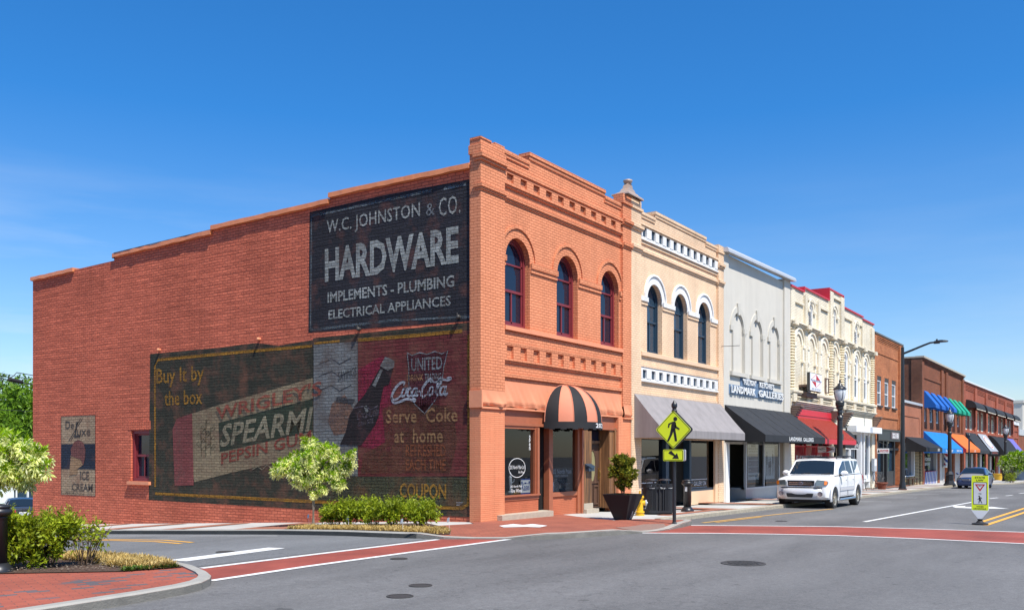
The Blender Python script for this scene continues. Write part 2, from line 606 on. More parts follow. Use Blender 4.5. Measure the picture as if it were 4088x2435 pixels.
def glass_clear(name, tint=(0.62, 0.66, 0.68), refl=0.10):
    m, n, b, out = nmat(name)
    tr = N(n, "ShaderNodeBsdfTransparent"); tr.inputs[0].default_value = c4(tint)
    gl = N(n, "ShaderNodeBsdfGlossy"); gl.inputs["Roughness"].default_value = 0.01
    lw = N(n, "ShaderNodeLayerWeight"); lw.inputs["Blend"].default_value = 0.5
    pw = N(n, "ShaderNodeMath", operation='POWER'); pw.inputs[1].default_value = 4.0
    n.links.new(lw.outputs["Facing"], pw.inputs[0])
    ad = N(n, "ShaderNodeMath", operation='MULTIPLY_ADD'); ad.inputs[1].default_value = 0.9; ad.inputs[2].default_value = refl * 0.6
    n.links.new(pw.outputs[0], ad.inputs[0])
    ms = N(n, "ShaderNodeMixShader")
    n.links.new(ad.outputs[0], ms.inputs[0]); n.links.new(tr.outputs[0], ms.inputs[1]); n.links.new(gl.outputs[0], ms.inputs[2])
    n.links.new(ms.outputs[0], out.inputs[0])
    return m


def leafmat(name, c1, c2, trans=0.35):
    m, n, b, out = nmat(name)
    g = N(n, "ShaderNodeNewGeometry")
    nz = N(n, "ShaderNodeTexWhiteNoise")
    sn = N(n, "ShaderNodeVectorMath", operation='SNAP'); sn.inputs[1].default_value = (.06, .06, .06)
    n.links.new(g.outputs["Position"], sn.inputs[0]); n.links.new(sn.outputs[0], nz.inputs["Vector"])
    mx = N(n, "ShaderNodeMixRGB"); mx.inputs[1].default_value = c4(c1); mx.inputs[2].default_value = c4(c2)
    n.links.new(nz.outputs["Value"], mx.inputs[0])
    big = N(n, "ShaderNodeTexNoise", i_Scale=4.0, i_Detail=3.0)
    n.links.new(g.outputs["Position"], big.inputs["Vector"])
    br = N(n, "ShaderNodeMapRange"); br.inputs["From Min"].default_value = 0.3; br.inputs["From Max"].default_value = 0.7; br.inputs["To Min"].default_value = 0.6; br.inputs["To Max"].default_value = 1.25
    n.links.new(big.outputs[0], br.inputs[0])
    bs_ = N(n, "ShaderNodeVectorMath", operation='SCALE')
    n.links.new(mx.outputs[0], bs_.inputs[0]); n.links.new(br.outputs[0], bs_.inputs["Scale"])
    mx = bs_
    n.links.new(mx.outputs[0], b.inputs["Base Color"])
    b.inputs["Roughness"].default_value = 0.5
    b.inputs["Specular IOR Level"].default_value = 0.3
    tl = N(n, "ShaderNodeBsdfTranslucent")
    n.links.new(mx.outputs[0], tl.inputs[0])
    ms = N(n, "ShaderNodeMixShader"); ms.inputs[0].default_value = trans
    n.links.new(b.outputs[0], ms.inputs[1]); n.links.new(tl.outputs[0], ms.inputs[2])
    n.links.new(ms.outputs[0], out.inputs[0])
    return m


def asphalt(name, col, stain=0.25):
    m, n, b, out = nmat(name)
    g = N(n, "ShaderNodeNewGeometry")
    f = N(n, "ShaderNodeTexNoise", i_Scale=55.0, i_Detail=4.0, i_Roughness=0.7)
    n.links.new(g.outputs["Position"], f.inputs["Vector"])
    big = N(n, "ShaderNodeTexNoise", i_Scale=0.35, i_Detail=6.0, i_Roughness=0.6)
    mp = N(n, "ShaderNodeMapping"); mp.inputs["Scale"].default_value = (0.35, 1.3, 1)
    n.links.new(g.outputs["Position"], mp.inputs[0]); n.links.new(mp.outputs[0], big.inputs["Vector"])
    a = N(n, "ShaderNodeMapRange"); a.inputs["To Min"].default_value = 0.60; a.inputs["To Max"].default_value = 1.40
    a.inputs["From Min"].default_value = 0.25; a.inputs["From Max"].default_value = 0.75
    n.links.new(f.outputs[0], a.inputs[0])
    c = N(n, "ShaderNodeMapRange"); c.inputs["To Min"].default_value = 1 - stain; c.inputs["To Max"].default_value = 1 + stain * 0.6
    c.inputs["From Min"].default_value = 0.3; c.inputs["From Max"].default_value = 0.7
    n.links.new(big.outputs[0], c.inputs[0])
    # hairline cracks and small dark spots
    vo = N(n, "ShaderNodeTexVoronoi", feature='DISTANCE_TO_EDGE', i_Scale=0.22)
    wn = N(n, "ShaderNodeTexNoise", i_Scale=1.3, i_Detail=5.0)
    n.links.new(g.outputs["Position"], wn.inputs["Vector"])
    sc = N(n, "ShaderNodeVectorMath", operation='SCALE'); sc.inputs["Scale"].default_value = 1.1
    n.links.new(wn.outputs["Color"], sc.inputs[0])
    av = N(n, "ShaderNodeVectorMath", operation='ADD')
    n.links.new(g.outputs["Position"], av.inputs[0]); n.links.new(sc.outputs[0], av.inputs[1])
    n.links.new(av.outputs[0], vo.inputs["Vector"])
    cr = N(n, "ShaderNodeMapRange"); cr.inputs["From Min"].default_value = 0.0; cr.inputs["From Max"].default_value = 0.003
    cr.inputs["To Min"].default_value = 0.78; cr.inputs["To Max"].default_value = 1.0
    n.links.new(vo.outputs["Distance"], cr.inputs[0])
    sp1 = N(n, "ShaderNodeTexNoise", i_Scale=4.5, i_Detail=3.0)
    n.links.new(g.outputs["Position"], sp1.inputs["Vector"])
    sr = N(n, "ShaderNodeMapRange"); sr.inputs["From Min"].default_value = 0.69; sr.inputs["From Max"].default_value = 0.74
    sr.inputs["To Min"].default_value = 1.0; sr.inputs["To Max"].default_value = 0.6
    n.links.new(sp1.outputs[0], sr.inputs[0])
    md = N(n, "ShaderNodeTexNoise", i_Scale=9.0, i_Detail=6.0, i_Roughness=0.75)
    n.links.new(g.outputs["Position"], md.inputs["Vector"])
    mm = N(n, "ShaderNodeMapRange"); mm.inputs["From Min"].default_value = 0.25; mm.inputs["From Max"].default_value = 0.75; mm.inputs["To Min"].default_value = 0.80; mm.inputs["To Max"].default_value = 1.20
    n.links.new(md.outputs[0], mm.inputs[0])
    m0 = N(n, "ShaderNodeMath", operation='MULTIPLY'); n.links.new(a.outputs[0], m0.inputs[0]); n.links.new(mm.outputs[0], m0.inputs[1])
    a = m0
    m1 = N(n, "ShaderNodeMath", operation='MULTIPLY'); n.links.new(a.outputs[0], m1.inputs[0]); n.links.new(c.outputs[0], m1.inputs[1])
    m2 = N(n, "ShaderNodeMath", operation='MULTIPLY'); n.links.new(m1.outputs[0], m2.inputs[0]); n.links.new(cr.outputs[0], m2.inputs[1])
    m3 = N(n, "ShaderNodeMath", operation='MULTIPLY'); n.links.new(m2.outputs[0], m3.inputs[0]); n.links.new(sr.outputs[0], m3.inputs[1])
    cl = N(n, "ShaderNodeVectorMath", operation='SCALE'); cl.inputs[0].default_value = col
    n.links.new(m3.outputs[0], cl.inputs["Scale"])
    n.links.new(cl.outputs[0], b.inputs["Base Color"])
    b.inputs["Roughness"].default_value = 0.82
    b.inputs["Specular IOR Level"].default_value = 0.3
    bp = N(n, "ShaderNodeBump", i_Strength=0.5, i_Distance=0.006)
    n.links.new(f.outputs[0], bp.inputs["Height"]); n.links.new(bp.outputs[0], b.inputs["Normal"])
    return m


def paving(name, c1, c2, mortar, bw, rh, ms, rot=0.0, odd=None, bump=0.3, stain=0.15, ofs=0.5):
    m, n, b, out = nmat(name)
    g = N(n, "ShaderNodeNewGeometry")
    mp = N(n, "ShaderNodeMapping"); mp.inputs["Rotation"].default_value = (0, 0, rot)
    n.links.new(g.outputs["Position"], mp.inputs[0])
    bt = N(n, "ShaderNodeTexBrick", i_Scale=1.0, offset=ofs)
    bt.inputs["Brick Width"].default_value = bw; bt.inputs["Row Height"].default_value = rh; bt.inputs["Mortar Size"].default_value = ms
    bt.inputs["Color1"].default_value = c4(c1); bt.inputs["Color2"].default_value = c4(c2); bt.inputs["Mortar"].default_value = c4(mortar)
    n.links.new(mp.outputs[0], bt.inputs["Vector"])
    col = bt.outputs["Color"]
    if odd:
        sn = N(n, "ShaderNodeTexBrick", i_Scale=1.0, offset=ofs)
        for k in ("Brick Width", "Row Height"): sn.inputs[k].default_value = bt.inputs[k].default_value
        sn.inputs["Mortar Size"].default_value = 0
        sn.inputs["Color1"].default_value = (0, 0, 0, 1); sn.inputs["Color2"].default_value = (1, 1, 1, 1)
        n.links.new(mp.outputs[0], sn.inputs["Vector"])
        nz = N(n, "ShaderNodeTexNoise", i_Scale=1.1, i_Detail=2.0)
        n.links.new(g.outputs["Position"], nz.inputs["Vector"])
        ad = N(n, "ShaderNodeMath", operation='ADD'); n.links.new(sn.outputs["Color"], ad.inputs[0]); n.links.new(nz.outputs[0], ad.inputs[1])
        th = N(n, "ShaderNodeMapRange"); th.inputs["From Min"].default_value = 1.33; th.inputs["From Max"].default_value = 1.42
        n.links.new(ad.outputs[0], th.inputs[0])
        mx = N(n, "ShaderNodeMixRGB"); mx.inputs[2].default_value = c4(odd)
        n.links.new(th.outputs[0], mx.inputs[0]); n.links.new(col, mx.inputs[1])
        col = mx.outputs[0]
    big = N(n, "ShaderNodeTexNoise", i_Scale=0.9, i_Detail=6.0)
    n.links.new(g.outputs["Position"], big.inputs["Vector"])
    mr = N(n, "ShaderNodeMapRange"); mr.inputs["From Min"].default_value = 0.3; mr.inputs["From Max"].default_value = 0.7
    mr.inputs["To Min"].default_value = 1 - stain; mr.inputs["To Max"].default_value = 1 + stain
    n.links.new(big.outputs[0], mr.inputs[0])
    ml = N(n, "ShaderNodeVectorMath", operation='SCALE')
    n.links.new(col, ml.inputs[0]); n.links.new(mr.outputs[0], ml.inputs["Scale"])
    n.links.new(ml.outputs[0], b.inputs["Base Color"])
    b.inputs["Roughness"].default_value = 0.85
    bp = N(n, "ShaderNodeBump", i_Strength=bump, i_Distance=0.004, invert=True)
    n.links.new(bt.outputs["Fac"], bp.inputs["Height"]); n.links.new(bp.outputs[0], b.inputs["Normal"])
    return m


ORANGE = (0.72, 0.275, 0.140)
M = {}
M['orange_brick'] = brick('orange painted brick', ORANGE, (0.66, 0.245, 0.122), (0.42, 0.135, 0.065), bump=0.6, ms=0.010, grain=0.35, patch=.10)
M['side_brick'] = brick('rough orange painted brick', (0.66, 0.172, 0.094), (0.52, 0.13, 0.07), (0.34, 0.078, 0.048), patch=0.16, **WALLB)
M['orange_flat'] = plain('orange paint', ORANGE, 0.6, var=0.08, vscale=3, bump=0.15, bscale=6)
M['orange_tile'] = brick('orange painted tile brick', ORANGE, (0.70, 0.25, 0.125), (0.54, 0.18, 0.09), bw=0.4, rh=0.05, ms=0.006, bump=0.5)
M['orange_metal'] = plain('orange cap metal', (0.66, 0.23, 0.09), 0.42, var=0.2, vscale=4, bump=0.5, bscale=5)
M['bulk_orange'] = brick('orange bulkhead tile', (0.50, 0.15, 0.075), (0.47, 0.14, 0.07), (0.36, 0.10, 0.05), bw=0.06, rh=0.05, ms=0.006, bump=0.4)
M['cream_brick'] = brick('cream painted brick', (0.79, 0.565, 0.38), (0.75, 0.53, 0.35), (0.52, 0.345, 0.21), bump=0.5, ms=0.008, grain=0.3)
M['cream_flat'] = plain('cream paint', (0.72, 0.50, 0.32), 0.6, var=0.06, vscale=3)
M['white_brick'] = brick('white painted brick', (0.78, 0.77, 0.75), (0.74, 0.73, 0.71), (0.6, 0.59, 0.57), bump=0.4, ms=0.007)
M['ivory_brick'] = brick('ivory painted brick', (0.84, 0.76, 0.60), (0.79, 0.71, 0.55), (0.46, 0.38, 0.26), bump=0.6, ms=0.009)
M['ivory_flat'] = plain('ivory paint', (0.84, 0.76, 0.60), 0.6, var=0.1, vscale=5, bump=.2, bscale=12)
M['stucco'] = plain('grey stucco', (0.57, 0.535, 0.465), 0.85, var=0.09, vscale=1.2, bump=0.25, bscale=60, run=0.07)
M['stucco_trim'] = plain('grey stucco trim', (0.53, 0.50, 0.435), 0.85, var=0.06, vscale=3, bump=0.2, bscale=60)
M['brown_brick'] = brick('orange brown brick', (0.52, 0.19, 0.075), (0.38, 0.12, 0.048), (0.33, 0.16, 0.09), bump=0.6, patch=0.2)
M['dark_brick'] = brick('dark red brick', (0.27, 0.082, 0.036), (0.18, 0.055, 0.027), (0.20, 0.10, 0.06), bump=0.6, patch=0.2)
M['dark_side_brick'] = brick('dark side brick', (0.20, 0.07, 0.04), (0.12, 0.045, 0.03), (0.26, 0.16, 0.1), bump=0.7, patch=0.3)
M['salmon_brick'] = brick('salmon brick', (0.42, 0.15, 0.08), (0.36, 0.12, 0.065), (0.32, 0.17, 0.11), bump=0.5)
M['red_brick'] = brick('bright red brick', (0.40, 0.105, 0.06), (0.31, 0.075, 0.04), (0.28, 0.11, 0.07), bump=0.6, patch=0.2)
M['tan_brick'] = brick('tan and black brick', (0.58, 0.44, 0.24), (0.50, 0.36, 0.18), (0.05, 0.045, 0.04), bw=0.30, rh=0.11, ms=0.03, bump=0.8)
M['quoin'] = plain('ivory quoin', (0.76, 0.65, 0.45), 0.7, var=0.15, vscale=8, bump=.3)
M['limestone'] = plain('limestone', (0.42, 0.36, 0.28), 0.85, var=0.2, vscale=6, bump=0.4)
M['concrete'] = paving('concrete slabs', (0.46, 0.45, 0.42), (0.43, 0.42, 0.395), (0.25, 0.24, 0.22), 1.55, 1.55, 0.012, stain=0.12, ofs=0.0)
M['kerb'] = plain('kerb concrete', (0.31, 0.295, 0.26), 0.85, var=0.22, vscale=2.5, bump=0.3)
M['kerb_dark'] = plain('dark kerb face', (0.055, 0.055, 0.05), 0.9, var=0.35, vscale=3, bump=0.5)  # much darker than the kerb top
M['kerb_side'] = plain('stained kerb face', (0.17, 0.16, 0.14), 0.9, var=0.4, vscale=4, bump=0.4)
M['kerb_stone'] = plain('rough granite kerb', (0.33, 0.29, 0.22), 0.9, var=0.4, vscale=9, bump=0.9, bscale=14)
M['paver'] = paving('red clay pavers', (0.31, 0.092, 0.050), (0.25, 0.070, 0.040), (0.17, 0.065, 0.042), 0.23, 0.105, 0.006, rot=R(45), odd=None)
M['paver_mixed'] = paving('red and grey clay pavers', (0.33, 0.080, 0.044), (0.26, 0.062, 0.036), (0.15, 0.055, 0.04), 0.25, 0.11, 0.006, rot=R(20), odd=(0.10, 0.085, 0.09))
M['paver_band'] = paving('brown clay pavers', (0.34, 0.13, 0.07), (0.27, 0.10, 0.06), (0.2, 0.11, 0.08), 0.21, 0.105, 0.006, rot=R(90))
M['crossbrick'] = paving('stamped red crossing', (0.265, 0.058, 0.036), (0.25, 0.052, 0.034), (0.205, 0.042, 0.03), 0.22, 0.11, 0.005, rot=R(0), stain=0.24, bump=0.2)
M['tactile'] = plain('grey brown tactile pavers', (0.22, 0.14, 0.11), 0.9, var=0.3, vscale=30, bump=.5)
M['asphalt'] = asphalt('main street asphalt', (0.140, 0.137, 0.134), 0.34)
M['asphalt_side'] = asphalt('side street asphalt', (0.155, 0.158, 0.160), 0.25)
M['road_white'] = plain('white road paint', (0.68, 0.68, 0.66), 0.7, var=0.22, vscale=7, bump=.3)
M['road_white_worn'] = plain('worn white road paint', (0.50, 0.50, 0.49), 0.7, var=0.3, vscale=5)
M['road_yellow'] = plain('yellow road paint', (0.72, 0.36, 0.045), 0.7, var=0.12, vscale=4)
M['road_yellow_worn'] = plain('worn yellow road paint', (0.50, 0.29, 0.08), 0.8, var=0.35, vscale=6)
M['iron'] = plain('cast iron', (0.07, 0.065, 0.06), 0.6, 0.4, var=0.3, vscale=20, bump=0.5, bscale=20)
M['black_metal'] = plain('black painted metal', (0.018, 0.019, 0.022), 0.38, 0.0, var=0.2, vscale=5)
M['black_matte'] = plain('black matte', (0.012, 0.012, 0.014), 0.7, var=0.2)
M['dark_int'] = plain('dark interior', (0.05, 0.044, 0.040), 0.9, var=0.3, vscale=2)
M['tan_int'] = plain('tan interior wall', (0.23, 0.185, 0.13), 0.9, var=0.1, vscale=2)
M['white'] = plain('white paint', (0.78, 0.78, 0.77), 0.5, var=0.05)
M['white_metal'] = plain('white cap metal', (0.72, 0.73, 0.75), 0.4, var=0.06)
M['grey_metal'] = plain('pale grey cap metal', (0.52, 0.53, 0.55), 0.4, 0.2, var=0.08, vscale=1.5)
M['rust_metal'] = plain('weathered zinc', (0.38, 0.40, 0.42), 0.5, 0.3, var=0.1, vscale=5, col2=(0.55, 0.30, 0.14), bump=.3)
M['burgundy'] = plain('burgundy paint', (0.19, 0.027, 0.034), 0.45, var=0.12, vscale=6)
M['navy_frame'] = plain('dark blue frame paint', (0.020, 0.045, 0.075), 0.4, var=0.1)
M['store_wood'] = plain('orange brown store trim', (0.36, 0.115, 0.055), 0.5, var=0.15, vscale=6)
M['red_paint'] = plain('red paint', (0.55, 0.02, 0.035), 0.45, var=0.08)
M['red_stripe'] = plain('red awning metal', (0.42, 0.018, 0.02), 0.4, var=0.1)
M['light_red'] = plain('light red for rib highlights and lettering', (0.42, 0.085, 0.05), 0.5, var=0.1)  # lighter red paints the highlights on the awning ribs; lettering shares it
M['bracket'] = plain('brown brick corbel', (0.17, 0.11, 0.085), 0.8, var=0.3, vscale=10, bump=.4)
M['awn_black'] = plain('black canvas', (0.009, 0.010, 0.012), 0.8, var=0.15, vscale=3, bump=0.1, bscale=4, run=0.22)
M['awn_black_old'] = plain('faded black canvas', (0.017, 0.018, 0.020), 0.75, var=0.25, vscale=3, bump=0.15, bscale=3, run=0.22)
M['awn_grey'] = plain('mauve grey canvas', (0.245, 0.225, 0.222), 0.85, var=0.06, vscale=2, bump=0.08, bscale=3, run=0.22)
M['awn_orange'] = plain('salmon canvas', (0.60, 0.22, 0.13), 0.85, var=0.06)
M['awn_blue'] = plain('bright blue canvas', (0.004, 0.105, 0.42), 0.8, var=0.08, vscale=2, run=0.22)
M['awn_blue2'] = plain('azure canvas', (0.0, 0.165, 0.47), 0.8, var=0.08, vscale=2, run=0.22)
M['awn_green'] = plain('green canvas', (0.0, 0.30, 0.18), 0.8, var=0.08)
M['awn_tang'] = plain('tangerine canvas', (0.58, 0.13, 0.015), 0.8, var=0.08, run=0.22)
M['awn_red'] = plain('crimson canvas', (0.36, 0.01, 0.03), 0.8, var=0.08)
M['awn_silver'] = plain('silver grey canvas', (0.30, 0.32, 0.35), 0.7, var=0.06)
M['awn_violet'] = plain('violet blue canvas', (0.13, 0.12, 0.40), 0.8, var=0.08)
M['lettering'] = plain('white lettering', (0.80, 0.80, 0.78), 0.5, var=0.02)
M['ink'] = plain('black ink', (0.012, 0.012, 0.012), 0.6, var=0.05)
M['sign_lime'] = plain('fluorescent yellow green sheeting', (0.80, 0.92, 0.02), 0.45, var=0.02)
M['sign_red'] = plain('traffic red', (0.48, 0.012, 0.02), 0.5, var=0.03)
M['sign_blue'] = plain('campaign blue', (0.012, 0.05, 0.24), 0.5, var=0.03)
M['sign_slate'] = plain('slate blue sign board', (0.13, 0.20, 0.30), 0.7, var=0.25, vscale=4)
M['paper'] = plain('white paper', (0.70, 0.71, 0.69), 0.7, var=0.04)
M['photo_dark'] = plain('dark photograph print', (0.06, 0.06, 0.07), 0.5, var=0.6, vscale=18, col2=(0.3, 0.24, 0.24))
M['chalk'] = plain('chalkboard', (0.014, 0.016, 0.02), 0.6, var=0.3, vscale=6)
M['chalk_ink'] = plain('chalk writing', (0.42, 0.46, 0.50), 0.9, var=0.3, vscale=30)
M['glass_up'] = glass_dark('upper window glass')  # blue of the reflected sky is put into the dark base colour
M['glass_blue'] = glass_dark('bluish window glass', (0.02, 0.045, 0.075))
M['glass'] = glass_clear('shop glass')
M['glass_smoke'] = glass_clear('smoked shop glass', (0.40, 0.41, 0.42), 0.14)
M['curtain'] = plain('pale curtain', (0.30, 0.32, 0.34), 0.9, var=0.15, vscale=12)
M['hyd_yellow'] = plain('hydrant yellow', (0.72, 0.42, 0.015), 0.35, var=0.1)
M['soil'] = plain('mulch soil', (0.075, 0.042, 0.026), 0.95, var=0.5, vscale=25, bump=1, bscale=40)
M['bark'] = plain('grey bark', (0.20, 0.16, 0.12), 0.9, var=0.3, vscale=20, bump=.5)
M['twig'] = plain('brown twigs', (0.10, 0.06, 0.035), 0.9, var=0.3)
M['leaf'] = leafmat('hedge leaves', (0.16, 0.23, 0.010), (0.40, 0.46, 0.022))
M['leaf_dark'] = leafmat('dark tree leaves', (0.07, 0.17, 0.010), (0.20, 0.34, 0.015))
M['leaf_fringe'] = leafmat('fringe tree leaves', (0.18, 0.36, 0.006), (0.38, 0.54, 0.012), 0.45)
M['blossom'] = leafmat('creamy blossom', (0.92, 0.95, 0.28), (0.96, 0.96, 0.58), 0.55)
M['blossom_far'] = leafmat('distant blossom', (0.34, 0.42, 0.14), (0.62, 0.66, 0.34), 0.3)
M['leaf_topiary'] = leafmat('golden conifer leaves', (0.06, 0.10, 0.012), (0.36, 0.34, 0.03))
M['dry_grass'] = leafmat('dry golden grass', (0.42, 0.28, 0.07), (0.66, 0.50, 0.20), 0.3)
M['green_grass'] = leafmat('green grass', (0.07, 0.14, 0.02), (0.15, 0.24, 0.04), 0.3)
M['planter'] = plain('charcoal planter', (0.010, 0.009, 0.0095), 0.75, var=0.15, vscale=2)
M['terracotta'] = plain('terracotta', (0.20, 0.07, 0.04), 0.5, var=0.2)
M['yellow_pot'] = plain('yellow glaze', (0.65, 0.38, 0.02), 0.4, var=0.1)
M['lantern'] = plain('frosted lantern glass', (0.58, 0.60, 0.63), 0.15, var=0.05)
M['lamp_white'] = plain('lamp diffuser', (0.75, 0.74, 0.70), 0.4, var=0.03)
M['car_white'] = plain('white car paint', (0.80, 0.80, 0.80), 0.25, var=0.015, coat=0.6)
M['car_silver_lower'] = plain('silver lower trim', (0.62, 0.63, 0.66), 0.3, 0.15, var=0.02, coat=0.5)
M['car_blue'] = plain('dark blue car paint', (0.03, 0.055, 0.15), 0.25, 0.2, var=0.03, coat=0.7)
M['car_dark'] = plain('dark grey car paint', (0.05, 0.055, 0.065), 0.3, 0.3, var=0.03, coat=0.7)
M['bonnet_beige'] = plain('champagne car paint', (0.42, 0.36, 0.28), 0.3, 0.3, var=0.03, coat=0.6)
M['car_glass'] = glass_dark('car glass', (0.012, 0.02, 0.03), 0.02)
M['car_glass_blue'] = glass_dark('tinted car glass', (0.008, 0.02, 0.06), 0.03)
M['car_glass_blue'].node_tree.nodes['Principled BSDF'].inputs['Specular IOR Level'].default_value = 0.4
M['tyre'] = plain('tyre rubber', (0.022, 0.021, 0.02), 0.8, var=0.2)
M['rim'] = plain('alloy wheel', (0.50, 0.45, 0.36), 0.35, 0.6, var=0.1)
M['chrome'] = plain('chrome', (0.6, 0.6, 0.62), 0.15, 1.0, var=0.03)
M['lamp_lens'] = plain('headlamp lens', (0.17, 0.19, 0.185), 0.1, 0.2, var=0.15, vscale=12, coat=1)
M['amber'] = plain('amber lens', (0.75, 0.20, 0.01), 0.15, var=0.1, coat=1)
M['tail_red'] = plain('red lens', (0.50, 0.008, 0.015), 0.12, var=0.1, coat=1)
M['box_grey'] = plain('grey enamel box', (0.40, 0.43, 0.46), 0.4, var=0.05)
M['roofing'] = plain('grey roofing', (0.12, 0.12, 0.12), 0.9, var=0.2)
M['brass'] = plain('brass', (0.5, 0.33, 0.1), 0.3, 0.9, var=0.1)
M['stained'] = glass_dark('leaded door glass', (0.28, 0.25, 0.13), 0.1)
M['letterbox_blue'] = plain('blue black letter box', (0.03, 0.05, 0.075), 0.4, var=0.1)
M['green_edge'] = plain('green kerb paint', (0.02, 0.32, 0.10), 0.7, var=0.1)
M['pale_wall'] = plain('pale painted wall', (0.46, 0.44, 0.42), 0.7, var=0.08)


def wood(name, c1, c2, sc=14.0):
    m, n, b, out = nmat(name)
    g = N(n, "ShaderNodeNewGeometry")
    mp = N(n, "ShaderNodeMapping"); mp.inputs["Scale"].default_value = (sc, sc, 0.7)
    n.links.new(g.outputs["Position"], mp.inputs[0])
    nz = N(n, "ShaderNodeTexNoise", i_Scale=1.0, i_Detail=6.0, i_Roughness=0.65)
    n.links.new(mp.outputs[0], nz.inputs["Vector"])
    rp = N(n, "ShaderNodeMapRange"); rp.inputs["From Min"].default_value = 0.35; rp.inputs["From Max"].default_value = 0.65
    n.links.new(nz.outputs[0], rp.inputs[0])
    mx = N(n, "ShaderNodeMixRGB"); mx.inputs[1].default_value = c4(c1); mx.inputs[2].default_value = c4(c2)
    n.links.new(rp.outputs[0], mx.inputs[0]); n.links.new(mx.outputs[0], b.inputs["Base Color"])
    b.inputs["Roughness"].default_value = 0.6
    return m

M['old_wood'] = wood('weathered wood', (0.04, 0.022, 0.012), (0.27, 0.125, 0.045), 16)
M['door_wood'] = wood('brown door wood', (0.055, 0.026, 0.016), (0.12, 0.06, 0.035), 12)
M['jamb_wood'] = wood('golden jamb wood', (0.09, 0.04, 0.017), (0.30, 0.14, 0.055), 14)
# ------------------------------------------------------------------ ground, streets, pavements
def axis(lo, hi, fine0, fine1, step, grow=1.35):
    xs = []
    x = fine0
    while x <= fine1 + 1e-6: xs.append(x); x += step
    d = step; x = xs[-1]
    while x < hi: d *= grow; x = min(hi, x + d); xs.append(x)
    d = step; x = xs[0]; pre = []
    while x > lo: d *= grow; x = max(lo, x - d); pre.append(x)
    return list(reversed(pre)) + xs

def heightfield(name, us, vs, fn, mat):
    b = MB()
    nv = len(vs)
    b.mesh([(u, v, fn(u, v)) for u in us for v in vs],
           [(i * nv + j, (i + 1) * nv + j, (i + 1) * nv + j + 1, i * nv + j + 1) for i in range(len(us) - 1) for j in range(nv - 1)])
    return struct(b.build(name, mat, smooth=True))

heightfield("road", axis(-900, 2500, -26, 14, 0.5), axis(-900, 2500, -24, 12, 0.5), lambda u, v: gz(u, v) + ROAD, M['asphalt'])

def densify(poly, step, closed=True):
    out = []
    n = len(poly)
    for i in range(n if closed else n - 1):
        a, b = poly[i], poly[(i + 1) % n]
        k = max(1, int(math.hypot(b[0] - a[0], b[1] - a[1]) / step))
        out += [(a[0] + (b[0] - a[0]) * j / k, a[1] + (b[1] - a[1]) * j / k) for j in range(k)]
    if not closed: out.append(poly[-1])
    return out

def inside(p, poly):
    c = False
    j = len(poly) - 1
    for i in range(len(poly)):
        if (poly[i][1] > p[1]) != (poly[j][1] > p[1]) and p[0] < (poly[j][0] - poly[i][0]) * (p[1] - poly[i][1]) / (poly[j][1] - poly[i][1]) + poly[i][0]: c = not c
        j = i
    return c

def patch(b, poly, hf, dz, step=0.5, fine=None):
    """sheet that follows the ground inside a plan outline; fine = (u0,u1,v0,v1) where it needs interior points"""
    pl = densify(poly, step)
    pts = [Vector(p) for p in pl]
    n = len(pl)
    x0, x1, y0, y1 = fine or (min(p[0] for p in pl), max(p[0] for p in pl), min(p[1] for p in pl), max(p[1] for p in pl))
    u = x0 + step * .37
    while u < x1:
        v = y0 + step * .41
        while v < y1:
            if inside((u, v), pl): pts.append(Vector((u, v)))
            v += step
        u += step
    vs, es, fs, _, _, _ = delaunay_2d_cdt(pts, [(i, (i + 1) % n) for i in range(n)], [], 1, 1e-5)
    b.mesh([(p.x, p.y, hf(p.x, p.y) + dz) for p in vs], fs)
    return b

def strip(b, pts, w, hf, dz, step=0.5):
    """painted line of width w along a plan polyline"""
    d = densify(pts, step, closed=False)
    L, Rr = [], []
    for i, p in enumerate(d):
        q0, q1 = d[max(0, i - 1)], d[min(len(d) - 1, i + 1)]
        t = Vector((q1[0] - q0[0], q1[1] - q0[1])).normalized()
        n = Vector((-t.y, t.x)) * w / 2
        L.append((p[0] + n.x, p[1] + n.y)); Rr.append((p[0] - n.x, p[1] - n.y))
    for i in range(len(d) - 1):
        b.face([(*q, hf(*q) + dz) for q in (L[i], L[i + 1], Rr[i + 1], Rr[i])])
    return b

def roadz(u, v): return gz(u, v) + ROAD

KERB = [(-3.45, 60), (-3.45, 3.6), (-3.62, 1.8), (-3.70, 0.3), (-3.66, -0.3), (-3.55, -0.9), (-3.38, -1.5), (-3.0, -2.02), (-2.72, -2.6), (-2.42, -3.06),
        (-1.75, -3.55), (-0.9, -3.85), (-0.35, -4.02), (0.2, -4.2), (1.0, -4.33), (1.75, -4.32), (2.6, -4.26), (3.3, -4.15), (3.85, -3.98), (4.0, -3.75), (3.75, -3.42), (3.72, -3.2), (4.3, -3.1), (220, -3.1)]
ISL = [(-9.44, 60), (-9.44, 1.1), (-9.44, -0.06), (-9.54, -0.91), (-9.74, -1.74), (-10.09, -2.53), (-10.29, -2.87), (-10.49, -3.1), (-10.8, -3.33), (-11.16, -3.46), (-11.82, -3.56), (-12.62, -3.62), (-13.2, -3.66), (-60, -3.9)]

# side street surface, a paler asphalt
b = MB()
patch(b, [(-3.3, 60), (-3.3, -1.15), (-9.5, -1.15), (-9.3, 0), (-9.3, 60)], roadz, 0.003, 0.6, fine=(-9.5, -3.3, -1.2, 8))
struct(b.build("side_street", M['asphalt_side'], smooth=True))

